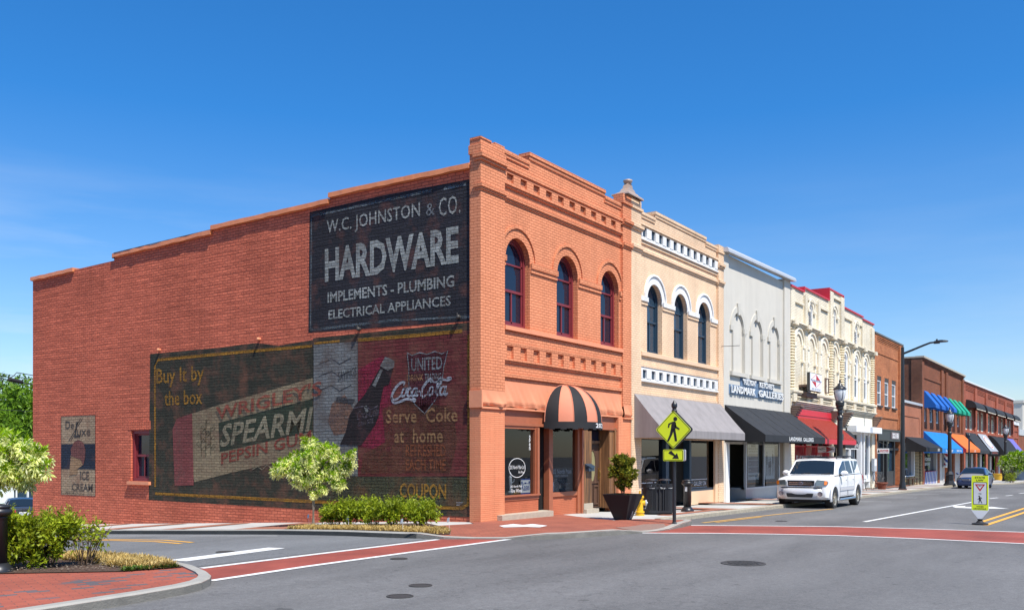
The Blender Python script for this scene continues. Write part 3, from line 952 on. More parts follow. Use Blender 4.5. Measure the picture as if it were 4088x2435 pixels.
def kerb(name, line, side, mats, w=0.16, top=0.022, bot=-0.25, hf=walk):
    d = densify(line, 0.35, closed=False)
    n = len(d)
    A, B = [], []
    for i, p in enumerate(d):
        q0, q1 = d[max(0, i - 1)], d[min(n - 1, i + 1)]
        t = Vector((q1[0] - q0[0], q1[1] - q0[1])).normalized()
        m = Vector((-t.y, t.x)) * w * side
        A.append(p); B.append((p[0] + m.x, p[1] + m.y))
    b = MB()
    for i in range(n - 1):
        a0, a1, b0, b1 = A[i], A[i + 1], B[i], B[i + 1]
        h0, h1 = hf(*a0) + top, hf(*a1) + top
        g0, g1 = hf(*b0) + top, hf(*b1) + top
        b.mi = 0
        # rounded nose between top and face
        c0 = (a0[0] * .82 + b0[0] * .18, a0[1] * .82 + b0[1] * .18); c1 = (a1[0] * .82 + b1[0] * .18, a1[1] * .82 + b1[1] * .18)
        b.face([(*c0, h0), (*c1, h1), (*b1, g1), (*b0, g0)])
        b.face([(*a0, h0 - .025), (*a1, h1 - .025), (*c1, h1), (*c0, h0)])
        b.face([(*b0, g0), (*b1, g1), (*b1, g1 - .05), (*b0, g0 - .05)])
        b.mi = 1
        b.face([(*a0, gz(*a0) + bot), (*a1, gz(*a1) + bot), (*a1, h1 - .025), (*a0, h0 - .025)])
    return struct(b.build(name, mats))

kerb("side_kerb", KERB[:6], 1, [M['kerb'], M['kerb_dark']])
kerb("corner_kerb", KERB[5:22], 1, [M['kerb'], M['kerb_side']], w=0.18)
kerb("main_kerb", KERB[21:], 1, [M['kerb_stone'], M['kerb_stone']], w=0.2)
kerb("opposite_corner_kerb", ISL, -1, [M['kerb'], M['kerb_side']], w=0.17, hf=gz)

# pavements
b = MB()
patch(b, KERB + [(220, 6), (0.3, 6), (0.3, 60)], walk, 0.0, 0.45, fine=(-4, 5, -5, 5))
struct(b.build("pavement", M['concrete'], smooth=True))
b = MB()
CORNER = [(-3.66, -0.6)] + KERB[5:22] + [(3.35, -2.6), (2.45, -2.45), (3.4, -0.8), (4.2, 0.25), (-0.1, 0.25), (-0.55, -0.2), (-1.5, 0.2), (-2.35, -0.9), (-2.9, -1.3), (-3.3, -1.2)]
patch(b, CORNER, walk, 0.012, 0.35)
struct(b.build("brick_pavement", M['paver'], smooth=True))
b = MB()
for u0, u1 in ((9.55, 10.5), (14.1, 15.1), (18.9, 19.8), (23.6, 24.5), (28.4, 29.3), (33.2, 34.1), (38, 38.9), (43, 43.9), (48, 48.9), (53, 53.9)):
    b.face([(u, v, walk(u, v) + .008) for u, v in ((u0, -2.9), (u1, -2.9), (u1, 0.4), (u0, 0.4))])
b.face([(u, v, walk(u, v) + .008) for u, v in ((42.5, -.55), (51, -.55), (51, 0.5), (42.5, 0.5))])
b.face([(u, v, walk(u, v) + .008) for u, v in ((5.4, -2.62), (9.5, -2.62), (9.5, -2.25), (5.4, -2.25))])
for v0, v1 in ((4.7, 5.5), (7.7, 8.5), (10.7, 11.5), (13.7, 14.5)):
    patch(b, [(-3.28, v0), (-0.2, v0 + .6), (-0.2, v1 + .6), (-3.28, v1)], walk, .010, .4)
patch(b, [(-3.28, 3.3), (-2.6, 3.3), (-1.9, 4.35), (-1.9, 5.0), (-3.28, 5.2)], walk, .014, .4)
struct(b.build("pavement_brick_band", M['paver_band']))
b = MB()
patch(b, [(-1.22, -1.54), (-0.91, -1.2), (-0.23, -1.14), (-0.36, -1.5), (0.03, -1.52), (-0.24, -2.11), (-0.76, -2.22), (-0.82, -1.9)], walk, .020, .3)
struct(b.build("pavement_pad", M['road_white']))
b = MB()
patch(b, [(0.35, -4.05), (1.1, -4.18), (1.9, -4.16), (2.3, -3.9), (1.9, -3.55), (0.6, -3.45)], walk, .020, .3)
struct(b.build("tactile_paving", M['tactile']))
b = MB()
patch(b, ISL + [(-60, 60)], gz, 0.0, 0.6, fine=(-16, -9.4, -4, 6))
struct(b.build("opposite_pavement", M['paver_mixed'], smooth=True))

BULB = [(59.5, -3.1), (61.5, -3.9), (63.2, -4.9), (66, -5.6), (72, -5.85), (110, -5.9), (113, -3.1)]
kerb("far_kerb", BULB, 1, [M['kerb_stone'], M['kerb_stone']], w=0.2, hf=gz)
b = MB(); patch(b, BULB, gz, .001, 3); struct(b.build("far_pavement", M['concrete']))

# planting beds
BED_W = [(-9.64, 22), (-9.64, 1.1), (-9.64, -0.6), (-9.80, -1.35), (-9.95, -1.78), (-10.73, -1.48), (-11.3, -0.82), (-11.85, -0.12), (-14.5, 3), (-14.5, 22)]
BED_E = [(-3.28, 3.5), (-3.45, 1.8), (-3.52, 0.2), (-3.46, -0.6), (-3.25, -1.2), (-2.9, -1.3), (-2.35, -0.9), (-1.5, 0.2), (-0.95, 0.95), (-1.3, 2.4), (-1.75, 3.9), (-2.5, 3.9)]
b = MB()
patch(b, BED_W, gz, .014, 0.5, fine=(-14.5, -9.6, -2, 5))
struct(b.build("opposite_planting_bed", M['soil']))
b = MB()
patch(b, BED_E, walk, .026, 0.4)
struct(b.build("planting_bed", M['soil']))

# crossings and painted lines
b = MB()
XF = [(3.43, -4.14), (4.54, -5.91), (5.33, -7.27), (5.85, -9.15), (6.2, -11.34), (6.3, -20)]
XN = [(0.39, -4.25), (1.26, -5.54), (1.91, -6.77), (2.4, -8.02), (2.62, -9.71), (2.62, -11.65), (2.6, -20)]
patch(b, XF + XN[::-1], roadz, .004, .5)
patch(b, [(-9.55, -1.40), (-7.07, -1.40), (-3.35, -1.44), (-2.55, -2.66), (-5.7, -2.60), (-8.2, -2.60), (-10.22, -2.71)], roadz, .004, .5)
struct(b.build("crosswalk", M['crossbrick']))
b = MB()
strip(b, XF, 0.14, roadz, .008); strip(b, XN, 0.14, roadz, .008)
strip(b, [(-9.34, -1.40), (-7.07, -1.40), (-3.5, -1.44)], 0.14, roadz, .008)
strip(b, [(-10.18, -2.71), (-8.2, -2.60), (-5.7, -2.60), (-2.6, -2.66)], 0.14, roadz, .008)
strip(b, [(-8.87, -0.15), (-6.47, 0.12)], 0.42, roadz, .008)
strip(b, [(7.77, -7.37), (16, -7.62), (25.6, -7.93)], 0.13, roadz, .008)
for q in ([(29.3, -7.98), (31.0, -8.15)], [(34.3, -8.15), (35.8, -8.32)], [(39, -8.34), (40.5, -8.5)], [(44, -8.5), (45.6, -8.6)], [(49, -8.6), (50.6, -8.7)]):
    strip(b, q, 0.13, roadz, .008)
patch(b, [(19.28, -7.88), (20.1, -7.83), (20.26, -8.2), (19.45, -8.27), (19.5, -8.58), (19.75, -8.93), (20.2, -9.1), (19.5, -9.45), (18.91, -9.8), (18.6, -9.16), (18.3, -8.78), (18.5, -8.11)], roadz, .008, .5)
struct(b.build("road_marking", M['road_white']))
b = MB()
for u in (21.4, 27.0, 33.0, 39.5, 46, 53, 60, 67): strip(b, [(u, -3.35), (u + .9, -5.1)], 0.13, roadz, .008)
strip(b, [(-3.9, 3.0), (-4.3, 12)], 0.09, roadz, .008)
struct(b.build("parking_marking", M['road_white_worn']))
b = MB()
strip(b, [(8.69, -9.98), (19.63, -10.21), (60, -10.9)], 0.13, roadz, .008); strip(b, [(8.39, -10.28), (16.29, -10.49), (60, -11.25)], 0.13, roadz, .008)
strip(b, [(-5.2, 12), (-5.25, 7.4), (-5.34, 5.2), (-5.85, 3.5)], 0.11, roadz, .008); strip(b, [(-5.45, 12), (-5.55, 6.9), (-5.75, 4.94), (-6.18, 3.45)], 0.11, roadz, .008)
struct(b.build("centre_line", M['road_yellow']))
b = MB()
strip(b, [(4.54, -4.0), (7.19, -4.12), (10.4, -4.33), (14.5, -4.75)], 0.13, roadz, .008); strip(b, [(4.9, -4.22), (8.2, -4.35)], 0.10, roadz, .008)
struct(b.build("kerbside_marking", M['road_yellow_worn']))
b = MB()
patch(b, [(12, 54.6), (30, 54.6), (30, 55.4), (12, 55.4)], roadz, .03, 2)
struct(b.build("far_verge_edge", M['green_edge']))

def manhole(u, v, r, label, ring=True):
    b = MB(); z = roadz(u, v)
    b.lathe([(r, -.03), (r, .010), (r * .86, .010), (r * .86, .006), (r * .80, .006)], (u, v, z), 28, caps=False)
    b.lathe([(r * .80, .0055), (0.001, .0075)], (u, v, z), 28, caps=False)
    if ring:
        for k in range(-4, 5):
            for j in range(-4, 5):
                x, y = k * r * .17, j * r * .17
                if math.hypot(x, y) < r * .70: b.box(u + x - r * .06, u + x + r * .06, v + y - r * .06, v + y + r * .06, z + .004, z + .013)
    o = b.build("manhole_cover", M['iron'], loc=(u, v, z))
    return tag(o, label, "manhole cover", "iron covers in the roadway")
manhole(-3.98, -8.19, 0.36, "large round iron manhole cover in the middle of the main street")
manhole(-6.63, -3.1, 0.15, "small iron cover beside the red side street crossing", False)
manhole(-8.88, -5.45, 0.16, "small iron valve cover nearer the crossing of two alike", False)
manhole(-9.75, -5.84, 0.17, "small iron valve cover farthest out from the crossing", False)
manhole(-7.45, 0.4, 0.17, "small iron cover beside the white stop bar", False)
manhole(6.6, -5.45, 0.16, "small iron cover in the street ahead of the white car", False)
# ------------------------------------------------------------------ the corner building with its painted side wall
def arch_window(parent, uc, r, zs, zb, y, fm, gm, zm, bars=True, fw=0.085, depth=0.22, louvre=False):
    b = MB(); t3 = front(y)
    o, i = arch(uc, r, zs, zb), arch(uc, r - fw, zs, zb + fw)
    b.ring(o + o[:1], i + i[:1], t3, depth + .06, depth - .06)
    if not louvre:
        b.box(uc - r + fw, uc + r - fw, y + depth - .035, y + depth + .03, zm - .035, zm + .035)
        i2 = arch(uc, r - fw * 1.7, zs, zb + fw * 1.7)
        b.ring(i + i[:1], i2 + i2[:1], t3, depth + .05, depth - .02)
        if bars:
            b.box(uc - r + fw, uc + r - fw, y + depth - .02, y + depth + .03, zs - .12, zs - .075)
            b.box(uc - .025, uc + .025, y + depth - .02, y + depth + .03, zb + fw, zm - .035)
    f = b.build("window", fm, parent)
    p = MB()
    if louvre:
        k = 0; z = zb + .06
        while z < zs + r - .1:
            hw = (r - fw) if z < zs else math.sqrt(max(0.01, (r - fw) ** 2 - (z - zs) ** 2))
            p.obox((uc, y + depth, z), (hw, 0, 0), (0, .045, .03), (0, -.006, .009)); z += .095
        p.build("louvre", fm, f)
    p = MB()
    q = arch(uc, r - .02, zs, zb + .02)
    p.flat([q], front(y + depth + (.06 if louvre else .012)))
    p.build("pane", gm, f)
    return f


def rect_window(parent, u0, u1, z0, z1, y, fm, gm, depth=0.2, fw=0.06, rail=True, mull=False):
    b = MB(); t3 = front(y)
    o, i = rect(u0, u1, z0, z1), rect(u0 + fw, u1 - fw, z0 + fw, z1 - fw)
    b.ring(o + o[:1], i + i[:1], t3, depth + .05, depth - .05)
    if rail: b.box(u0 + fw, u1 - fw, y + depth - .03, y + depth + .03, (z0 + z1) / 2 - .03, (z0 + z1) / 2 + .03)
    if mull: b.box((u0 + u1) / 2 - .025, (u0 + u1) / 2 + .025, y + depth - .025, y + depth + .03, z0 + fw, z1 - fw)
    f = b.build("window", fm, parent)
    MB().flat([rect(u0 + .02, u1 - .02, z0 + .02, z1 - .02)], front(y + depth + .01)).build("pane", gm, f)
    return f


b1 = thing("corner_building", "orange painted brick corner building with faded advertisements along its side wall", "building", (0, 0, 0), group="shop buildings along the main street")
Y1 = 0.09
t3 = front(Y1)
W1 = [(1.80, 0.60), (4.40, 0.60), (7.00, 0.60)]
m = MB()
m.flat([[(1.0, 2.86), (7.8, 2.86), (7.8, 9.30), (1.0, 9.30)]] + [arch(c, r, 6.83, 5.06) for c, r in W1], t3, 0.26)
# parapet of uneven height
for u0, u1, z1 in ((1.0, 2.32, 9.60), (2.32, 6.62, 9.85), (6.62, 7.8, 9.68)):
    m.box(u0, u1, Y1 - .002, .36, 9.298, z1 - .10)
    m.box(u0 - (.02 if u0 > 2 and z1 > 9.8 else 0), u1 + (.02 if z1 > 9.8 else 0), .03, .39, z1 - .10, z1)
    m.box(u0, u1, .055, .10, z1 - .19, z1 - .102)
m.build("facade", M['orange_brick'], b1)
m = MB()
for u0, u1 in ((0.0, 1.07), (7.72, 8.32)):
    m.box(u0, u1, 0, 0.34, 3.28 if u0 < 1 else 3.2, 9.2)
    if u0 < 1:
        m.box(-.03, 1.09, -.03, .36, 9.2, 9.42); m.box(0.0, 1.05, 0.0, .34, 9.42, 9.57); m.box(.62, 1.06, .0, .30, 9.57, 9.63); m.box(-.02, .45, -.02, .32, 9.57, 9.61)
        m.build("pier", M['orange_brick'], b1); m = MB()
m.box(7.72, 8.32, 0, .34, 9.2, 9.70); m.box(7.66, 8.32, -.05, .36, 9.70, 9.78); m.box(7.72, 8.32, 0, .34, 9.78, 10.02)
m.build("pier", M['orange_brick'], b1)
m = MB()
def strings(m, u0, u1, y, side=False, x0=None):
    """stepped brick courses that run along the front"""
    for z0, z1, p in ((9.03, 9.10, .055), (9.10, 9.19, .10), (8.30, 8.36, .04), (8.36, 8.43, .075)):
        m.box(u0 if x0 is None else x0 - p * .7, u1, y - p, .20 if side else y + .02, z0, z1)
strings(m, 1.07, 7.72, Y1)
strings(m, 0.0, 1.09, 0.0, True, 0.0)
for z0, z1, p in ((9.03, 9.10, .055), (9.10, 9.19, .10), (8.30, 8.36, .04), (8.36, 8.43, .075)): m.box(7.70, 8.32, -p, .02, z0, z1)
for z0, z1, p in ((8.66, 8.71, .05), (8.71, 8.77, .085)): m.box(1.07, 7.72, Y1 - p, Y1 + .02, z0, z1)
m.build("cornice", M['orange_brick'], b1); m = MB()
for z0, z1, p in ((4.545, 4.62, .085), (4.08, 4.125, .04), (4.125, 4.18, .075), (3.70, 3.79, .06)):
    m.box(1.07, 7.72, Y1 - p, Y1 + .02, z0, z1)
m.box(1.07, 7.72, Y1 - .045, Y1 + .02, 4.62, 4.9)
m.build("string_course", M['orange_brick'], b1)
m = MB()
for zz0, zz1 in ((8.77, 9.03), (4.18, 4.545)):
    m = MB(); pts = [(7.72, zz1), (1.07, zz1)]; k = 0; u = 1.07
    while u < 7.7:                                      # one toothed course
        a = min(1.19 + .64 * k, 7.72); pts += [(u, zz0), (a, zz0), (a, zz1 - .03)]; u = a + .31; k += 1
        if u < 7.72: pts.append((u, zz1 - .03))
    if pts[-1][0] < 7.7: pts.append((7.72, zz1 - .03))
    m.slab(pts[:-1] if pts[-1][0] >= 7.72 and pts[-1][1] == zz1 - .03 and len(pts) > 3 and pts[-2] == pts[-1] else pts, t3, -.075, .02)
    m.build("dentil_band", M['orange_brick'], b1)
for c, r in W1:
    m = MB(); o, i = arc(c, .86, 6.86, 20, .02), arc(c, .80, 6.86, 20, .02)
    m.ring(o, i, t3, .02, -.05)
    m.ring(arc(c, .80, 6.86, 20, .02), arc(c, .585, 6.83, 20, .0 + .02), t3, .02, -.012)
    m.build("window_arch", M['orange_brick'], b1)
m = MB()
for a, c in ((1.07, 1.2), (2.41, 3.79), (5.01, 6.39), (7.61, 7.72)):
    m = MB(); m.box(a, c, Y1 - .07, Y1 + .02, 6.72, 6.86); m.box(a, c, Y1 - .035, Y1 + .02, 6.60, 6.72); m.build("impost_band", M['orange_brick'], b1)
m = MB(); m.sill(1.07, 7.72, -.03, Y1 + .25, 4.92, 5.07, 5.03)
m.build("sill_band", M['orange_flat'], b1)
for c, r in W1: arch_window(b1, c, r, 6.83, 5.07, Y1, M['burgundy'], M['glass_up'], 6.02)

# rumpled metal fascia over the shop front
def fascia(u0, u1, z0, z1, y, mat, parent, name="fascia", amp=.05, seed=1, sidex=None):
    m = MB(); rnd = random.Random(seed)
    ph = [rnd.uniform(0, 6) for _ in range(8)]
    nu, nz = int((u1 - u0) / .06) + 2, 14
    P = []
    for i in range(nu + 1):
        u = u0 + (u1 - u0) * i / nu
        for j in range(nz + 1):
            z = z0 + (z1 - z0) * j / nz
            t = 1 - (j / nz)
            w = amp * (t ** 2) * (1 + .5 * math.sin(u * 5 + ph[0]) + .4 * math.sin(u * 11 + z * 9 + ph[1])) + .012 * t * math.sin(u * 23 + z * 14 + ph[2])
            if t > .82: w -= amp * .9 * (t - .82) / .18
            P.append((u, y - w, z + .01 * math.sin(u * 7 + ph[3]) * t))
    F = [(i * (nz + 1) + j, (i + 1) * (nz + 1) + j, (i + 1) * (nz + 1) + j + 1, i * (nz + 1) + j + 1) for i in range(nu) for j in range(nz)]
    m.mesh(P, F)
    m.box(u0, u1, y - .03, y + .05, z0 - .07, z0 - .02)
    if sidex is not None: m.box(sidex, u0, y - .05, y + .34, z0 - .05, z1 - .02)
    return m.build(name, mat, parent, smooth=False)
fascia(1.07, 7.72, 2.92, 3.58, .05, M['orange_flat'], b1, seed=3)
fascia(0.0, 1.06, 2.90, 3.30, -.02, M['orange_flat'], b1, amp=.07, seed=5, sidex=-.05)
fascia(7.73, 8.32, 2.88, 3.25, -.02, M['orange_flat'], b1, amp=.07, seed=8)
# lower piers, lintel and shop front
m = MB(); m.box(0.0, 1.06, 0, .34, -.1, 2.86); m.build("shop_pier", M['orange_tile'], b1)
m = MB(); m.box(7.44, 8.30, 0.01, .5, -.15, 2.86); m.build("shop_pier", M['orange_tile'], b1)
m = MB(); m.box(1.06, 7.44, .12, .36, 2.52, 2.86); m.box(1.06, 7.44, .06, .14, 2.44, 2.52); m.build("lintel", M['store_wood'], b1)
sf = MB()
sf.box(1.06, 2.85, .08, .26, .46, .56); sf.box(1.06, 2.85, .03, .24, .56, .60)
for u0, u1 in ((1.06, 1.12), (2.66, 2.86)): sf.box(u0, u1, .08, .24, .60, 2.44)
sf.box(1.06, 2.86, .09, .22, 2.36, 2.44); sf.box(2.70, 2.80, .03, .10, .60, 2.40)
sf.box(3.40, 5.10, .095, .27, .48, .60)
for u0, u1 in ((3.38, 3.58), (4.98, 5.14)): sf.box(u0, u1, .08, .26, -.1, 2.44)
sf.box(5.14, 5.24, .02, .26, -.1, 2.44)
sw = sf.build("shop_window", M['store_wood'], b1)
m = MB(); m.flat([rect(1.12, 2.66, .6, 2.36)], front(.15)); m.flat([rect(3.58, 4.98, .6, 2.44)], front(.17)); m.build("pane", M['glass'], sw)
m = MB(); m.box(1.06, 2.84, .10, .3, -.15, .46); m.build("bulkhead", M['bulk_orange'], b1)
m = MB(); m.box(3.41, 5.11, .14, .32, -.15, .48); m.build("bulkhead", M['bulk_orange'], b1)
m = MB(); m.sill(.72, 3.22, -.16, .2, -.12, .13, .12); m.build("threshold_stone", M['limestone'], b1)
m = MB(); m.sill(5.2, 5.95, -.1, .2, -.12, .05, .05); m.build("threshold_stone", M['limestone'], b1)
# entrance leaf deep in the recess under the dome
m = MB(); m.box(2.86, 3.38, 1.20, 1.26, 0, 2.5); m.box(2.86, 2.92, .26, 1.2, 0, 2.5)
m.build("entrance_door", M['black_matte'], b1)
# weathered post and panelled side door
m = MB(); m.box(5.25, 5.73, .03, .32, .22, 2.5); m.build("wooden_post", M['old_wood'], b1)
m = MB(); m.box(5.22, 5.76, 0.0, .34, .02, .22); m.build("post_base", M['limestone'], b1)
dr = MB()
dr.box(6.06, 6.96, .45, .50, .03, 2.02)
for u0, u1, z0, z1 in ((6.14, 6.46, .12, .72), (6.56, 6.88, .12, .72)):
    o, i = rect(u0, u1, z0, z1), rect(u0 + .05, u1 - .05, z0 + .05, z1 - .05)
    dr.ring(o + o[:1], i + i[:1], front(.45), 0, -.03)
dr.box(6.12, 6.9, .42, .46, .78, .82); dr.box(6.12, 6.9, .42, .46, 1.88, 1.93)
ov = [(6.51 + .22 * math.cos(2 * math.pi * k / 28), 1.32 + .52 * math.sin(2 * math.pi * k / 28)) for k in range(29)]
ovi = [(6.51 + .18 * math.cos(2 * math.pi * k / 28), 1.32 + .48 * math.sin(2 * math.pi * k / 28)) for k in range(29)]
dr.ring(ov, ovi, front(.45), 0, -.025)
door = dr.build("side_door", M['door_wood'], b1)
MB().flat([ovi[:-1]], front(.443)).build("oval_glass", M['stained'], door)
m = MB(); m.tube([(6.90, .40, .95), (6.90, .37, 1.0), (6.90, .37, 1.12), (6.90, .41, 1.18)], .014); m.box(6.87, 6.93, .43, .45, .88, 1.26); m.build("handle", M['brass'], door)
jb = MB(); jb.box(5.74, 6.06, .44, .52, 0, 2.5); jb.box(6.96, 7.06, .40, .55, 0, 2.5); jb.box(7.06, 7.44, .10, .16, 0, 2.5); jb.box(7.0, 7.06, .10, .44, 0, 2.5); jb.box(5.74, 7.06, .40, .50, 2.02, 2.10); jb.box(7.28, 7.36, .05, .1, 0, 2.5)
jb.build("door_frame", M['jamb_wood'], b1)
m = MB(); m.flat([rect(6.06, 6.96, 2.1, 2.5)], front(.46)); m.build("transom_pane", M['glass_up'], b1)
# dark shop interior
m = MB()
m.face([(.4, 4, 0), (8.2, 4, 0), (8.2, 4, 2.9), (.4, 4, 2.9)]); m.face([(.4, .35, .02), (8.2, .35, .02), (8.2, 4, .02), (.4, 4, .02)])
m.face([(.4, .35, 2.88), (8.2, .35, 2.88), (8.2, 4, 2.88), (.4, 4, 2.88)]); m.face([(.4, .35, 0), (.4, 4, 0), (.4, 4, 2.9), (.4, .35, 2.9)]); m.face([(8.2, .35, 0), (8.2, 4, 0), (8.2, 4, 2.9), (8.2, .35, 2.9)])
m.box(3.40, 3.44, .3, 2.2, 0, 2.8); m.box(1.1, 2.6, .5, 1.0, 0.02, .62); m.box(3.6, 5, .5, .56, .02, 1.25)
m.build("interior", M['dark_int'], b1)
# upper storey body and roof
m = MB(); m.box(.5, 8.25, .62, 20.6, 2.95, 8.25); m.build("roof", M['roofing'], b1)

# ---- side wall
XS = 0.05
s3 = sidep(XS)
m = MB()
top = [(.3, 8.92), (5.29, 8.95), (5.29, 8.78), (10.43, 8.74), (10.43, 8.58), (15.7, 8.50), (15.7, 8.37), (18.16, 8.33), (18.16, 8.28), (20.95, 8.24)]
m.flat([[(.3, -1.2)] + top + [(20.95, -1.2)], rect(13.66, 14.72, .78, 2.48)], s3, .32)
m.face([(XS, 20.95, -1.2), (XS, 20.95, 8.24), (8.3, 20.95, 8.24), (8.3, 20.95, -1.2)])
for k in range(10):                                     # soldier arch over the small window
    a = 13.62 + .126 * k
    m.box(XS - .012, XS + .05, a, a + .112, 2.52, 2.80)
m.build("side_wall", M['side_brick'], b1)
m = MB(); m.sill(0, 1, 0, 1, 0, 1, 1) if False else None
m.box(-.05, .34, 13.60, 14.82, .66, .77); m.build("window_sill", M['orange_flat'], b1)
# small side window
m = MB()
o, i = rect(13.66, 14.72, .78, 2.48), rect(13.76, 14.62, .88, 2.38)
m.ring(o + o[:1], i + i[:1], s3, .26, .06); i2 = rect(13.82, 14.56, .94, 2.32); m.ring(i + i[:1], i2 + i2[:1], s3, .24, .14)
m.box(XS + .13, XS + .22, 13.8, 14.58, 1.60, 1.68); m.box(XS + .15, XS + .2, 14.16, 14.2, .9, 1.6)
sdw = m.build("window", M['burgundy'], b1)
MB().flat([rect(13.7, 14.68, .82, 2.44)], sidep(XS + .2)).build("pane", M['glass_up'], sdw)
# stepped metal coping
m = MB()
rnd = random.Random(4)
for v0, v1, za, zb in ((.34, 5.29, 9.0, 9.04), (5.29, 10.43, 8.875, 8.83), (10.43, 15.7, 8.70, 8.60), (18.16, 20.98, 8.40, 8.35)):
    m = MB(); k = max(2, int((v1 - v0) / .3)); pr = None
    for j in range(k + 1):
        v = v0 + (v1 - v0) * j / k
        z = za + (zb - za) * j / k + rnd.uniform(-.006, .006)
        x = -.025 + rnd.uniform(-.012, .008)
        row = [(.40, v, z + .01), (x, v, z), (x - .012, v, z - .13 + rnd.uniform(-.012, .012)), (.055, v, z - .145)]
        if pr:
            for a in range(3): m.face([pr[a], row[a], row[a + 1], pr[a + 1]])
        if j in (0, k): m.face(row)
        pr = row
    m.build("coping", M['orange_metal'], b1)
m = MB(); m.box(-.01, .35, 15.62, 15.74, 8.45, 8.60); m.tube([(-.02, 10.45, 8.705), (-.03, 15.6, 8.61)], .008, 6)
m.build("roof_edge", M['black_matte'], b1)
m = MB()
for v, z in ((13.11, 5.12), (8.22, 5.13)):
    m = MB(); m.tube([(XS + .02, v, z), (XS - .07, v, z)], .045, 10); m.ball((XS - .07, v, z), .05)
    m.build("pipe_stub", M['orange_flat'], b1)
m = MB()
for v, z in ((4.14, 5.12), (.69, 5.16)):
    m = MB(); m.tube([(XS + .02, v, z), (XS - .06, v, z)], .045, 10); m.ball((XS - .07, v, z), .055); m.tube([(XS - .07, v, z), (XS - .1, v + .02, z + .1)], .02, 6)
    m.build("pipe_stub", M['iron'], b1)

# ---- painted advertisements (sheets a few millimetres proud of the bricks, worn by their material)
P = {}
P['coal'] = paint('coal black sign paint', (0.030, 0.030, 0.037), (0.115, 0.05, 0.04), .35)
P['grey_line'] = paint('grey sign line', (0.20, 0.24, 0.26), (0.05, 0.04, 0.04), .5, .6)
P['chalk_letter'] = paint('grey white sign letters', (0.40, 0.42, 0.39), (0.15, 0.15, 0.145), .5, .95)
P['dim_letter'] = paint('dim grey sign letters', (0.27, 0.30, 0.31), (0.10, 0.09, 0.09), .5, .75)
P['bottle_green'] = paint('black green sign paint', (0.045, 0.044, 0.030), (0.15, 0.066, 0.04), .5)
P['gold'] = paint('gold sign paint', (0.40, 0.19, 0.025), (0.14, 0.08, 0.03), .4, .8)
P['gold_letter'] = paint('gold sign letters', (0.40, 0.20, 0.032), (0.16, 0.09, 0.03), .35, .88)
P['parchment'] = paint('parchment sign paint', (0.26, 0.20, 0.12), (0.14, 0.075, 0.05), .5)
P['pink'] = paint('dull pink sign paint', (0.235, 0.065, 0.060), (0.13, 0.06, 0.05), .4)
P['brick_letter'] = paint('dull red sign letters', (0.27, 0.062, 0.042), (0.18, 0.10, 0.07), .3, .9)
P['deep_green'] = paint('deep green sign band', (0.034, 0.045, 0.027), (0.09, 0.055, 0.035), .4)
P['stone_letter'] = paint('stone sign letters', (0.30, 0.26, 0.17), (0.14, 0.11, 0.075), .35, .92)
P['maroon'] = paint('maroon sign paint', (0.150, 0.030, 0.030), (0.15, 0.06, 0.04), .6)
P['umber'] = paint('umber sign paint', (0.12, 0.055, 0.032), (0.18, 0.07, 0.045), .6, .55)
P['cherry'] = paint('cherry sign paint', (0.25, 0.022, 0.050), (0.15, 0.035, 0.035), .45, .8)
P['ash'] = paint('ash grey sign paint', (0.185, 0.19, 0.185), (0.09, 0.065, 0.055), .65)
P['ice_letter'] = paint('pale blue white letters', (0.42, 0.45, 0.50), (0.25, 0.2, 0.2), .3, .95)
P['tan_letter'] = paint('tan sign letters', (0.36, 0.20, 0.095), (0.17, 0.07, 0.045), .35, .9)
P['rust_letter'] = paint('rust sign letters', (0.29, 0.09, 0.04), (0.15, 0.06, 0.035), .4, .8)
P['bottle'] = paint('bottle brown black', (0.022, 0.016, 0.017), (0.09, 0.04, 0.04), .3)
P['bottle_mark'] = paint('bottle lettering', (0.16, 0.13, 0.15), (0.05, 0.03, 0.03), .4, .8)
P['plum'] = paint('plum sign paint', (0.085, 0.018, 0.028), (0.1, 0.03, 0.035), .4, .8)
P['skin'] = paint('tan sign patch', (0.23, 0.12, 0.08), (0.13, 0.09, 0.08), .5, .7)
P['cone_tan'] = paint('cone tan', (0.36, 0.22, 0.12), (0.13, 0.08, 0.06), .4)
P['sand'] = paint('sand sign paint', (0.42, 0.30, 0.19), (0.22, 0.11, 0.07), .4)
P['navy'] = paint('navy sign band', (0.024, 0.032, 0.052), (0.07, 0.04, 0.045), .3)
P['dusk_letter'] = paint('slate sign letters', (0.055, 0.055, 0.060), (0.16, 0.11, 0.08), .4, .9)
P['cone_pink'] = paint('ice cream pink', (0.20, 0.075, 0.065), (0.11, 0.05, 0.05), .4)
P['olive'] = paint('olive sign paint', (0.085, 0.085, 0.05), (0.15, 0.075, 0.04), .5, .7)

class Sign(MB):
    def __init__(s):
        super().__init__(); s.mats = []
    def use(s, k):
        if P[k] not in s.mats: s.mats.append(P[k])
        s.mi = s.mats.index(P[k]); return s
    def poly(s, k, pts, d):
        s.use(k); s.flat([pts], s3) if False else s.flat([pts], lambda a, b, q=0: (XS - .004 * d, a, b)); return s
    def line(s, k, pts, w, d, closed=False):
        s.use(k)
        if closed: pts = pts + [pts[0]]
        s.ribbon(pts, [w] * len(pts), lambda a, b, q=0: (XS - .004 * d, a, b), steps=1); return s
    def word(s, k, txt, vl, vr, z0, z1, d, bold=.01, rise=0.0, shear=0.0, gap=1.0):
        """lettering between the distances vl (where it starts) and vr, climbing by rise"""
        s.use(k); w = vl - vr; L = math.hypot(w, rise)
        s.text(txt, (XS - .004 * d, vl, z0), (0, -w / L, rise / L), (0, 0, 1), L, z1 - z0, bold, shear, gap); return s
    def done(s, label):
        o = s.build("painted_sign", s.mats, b1); o["label"] = label; return o

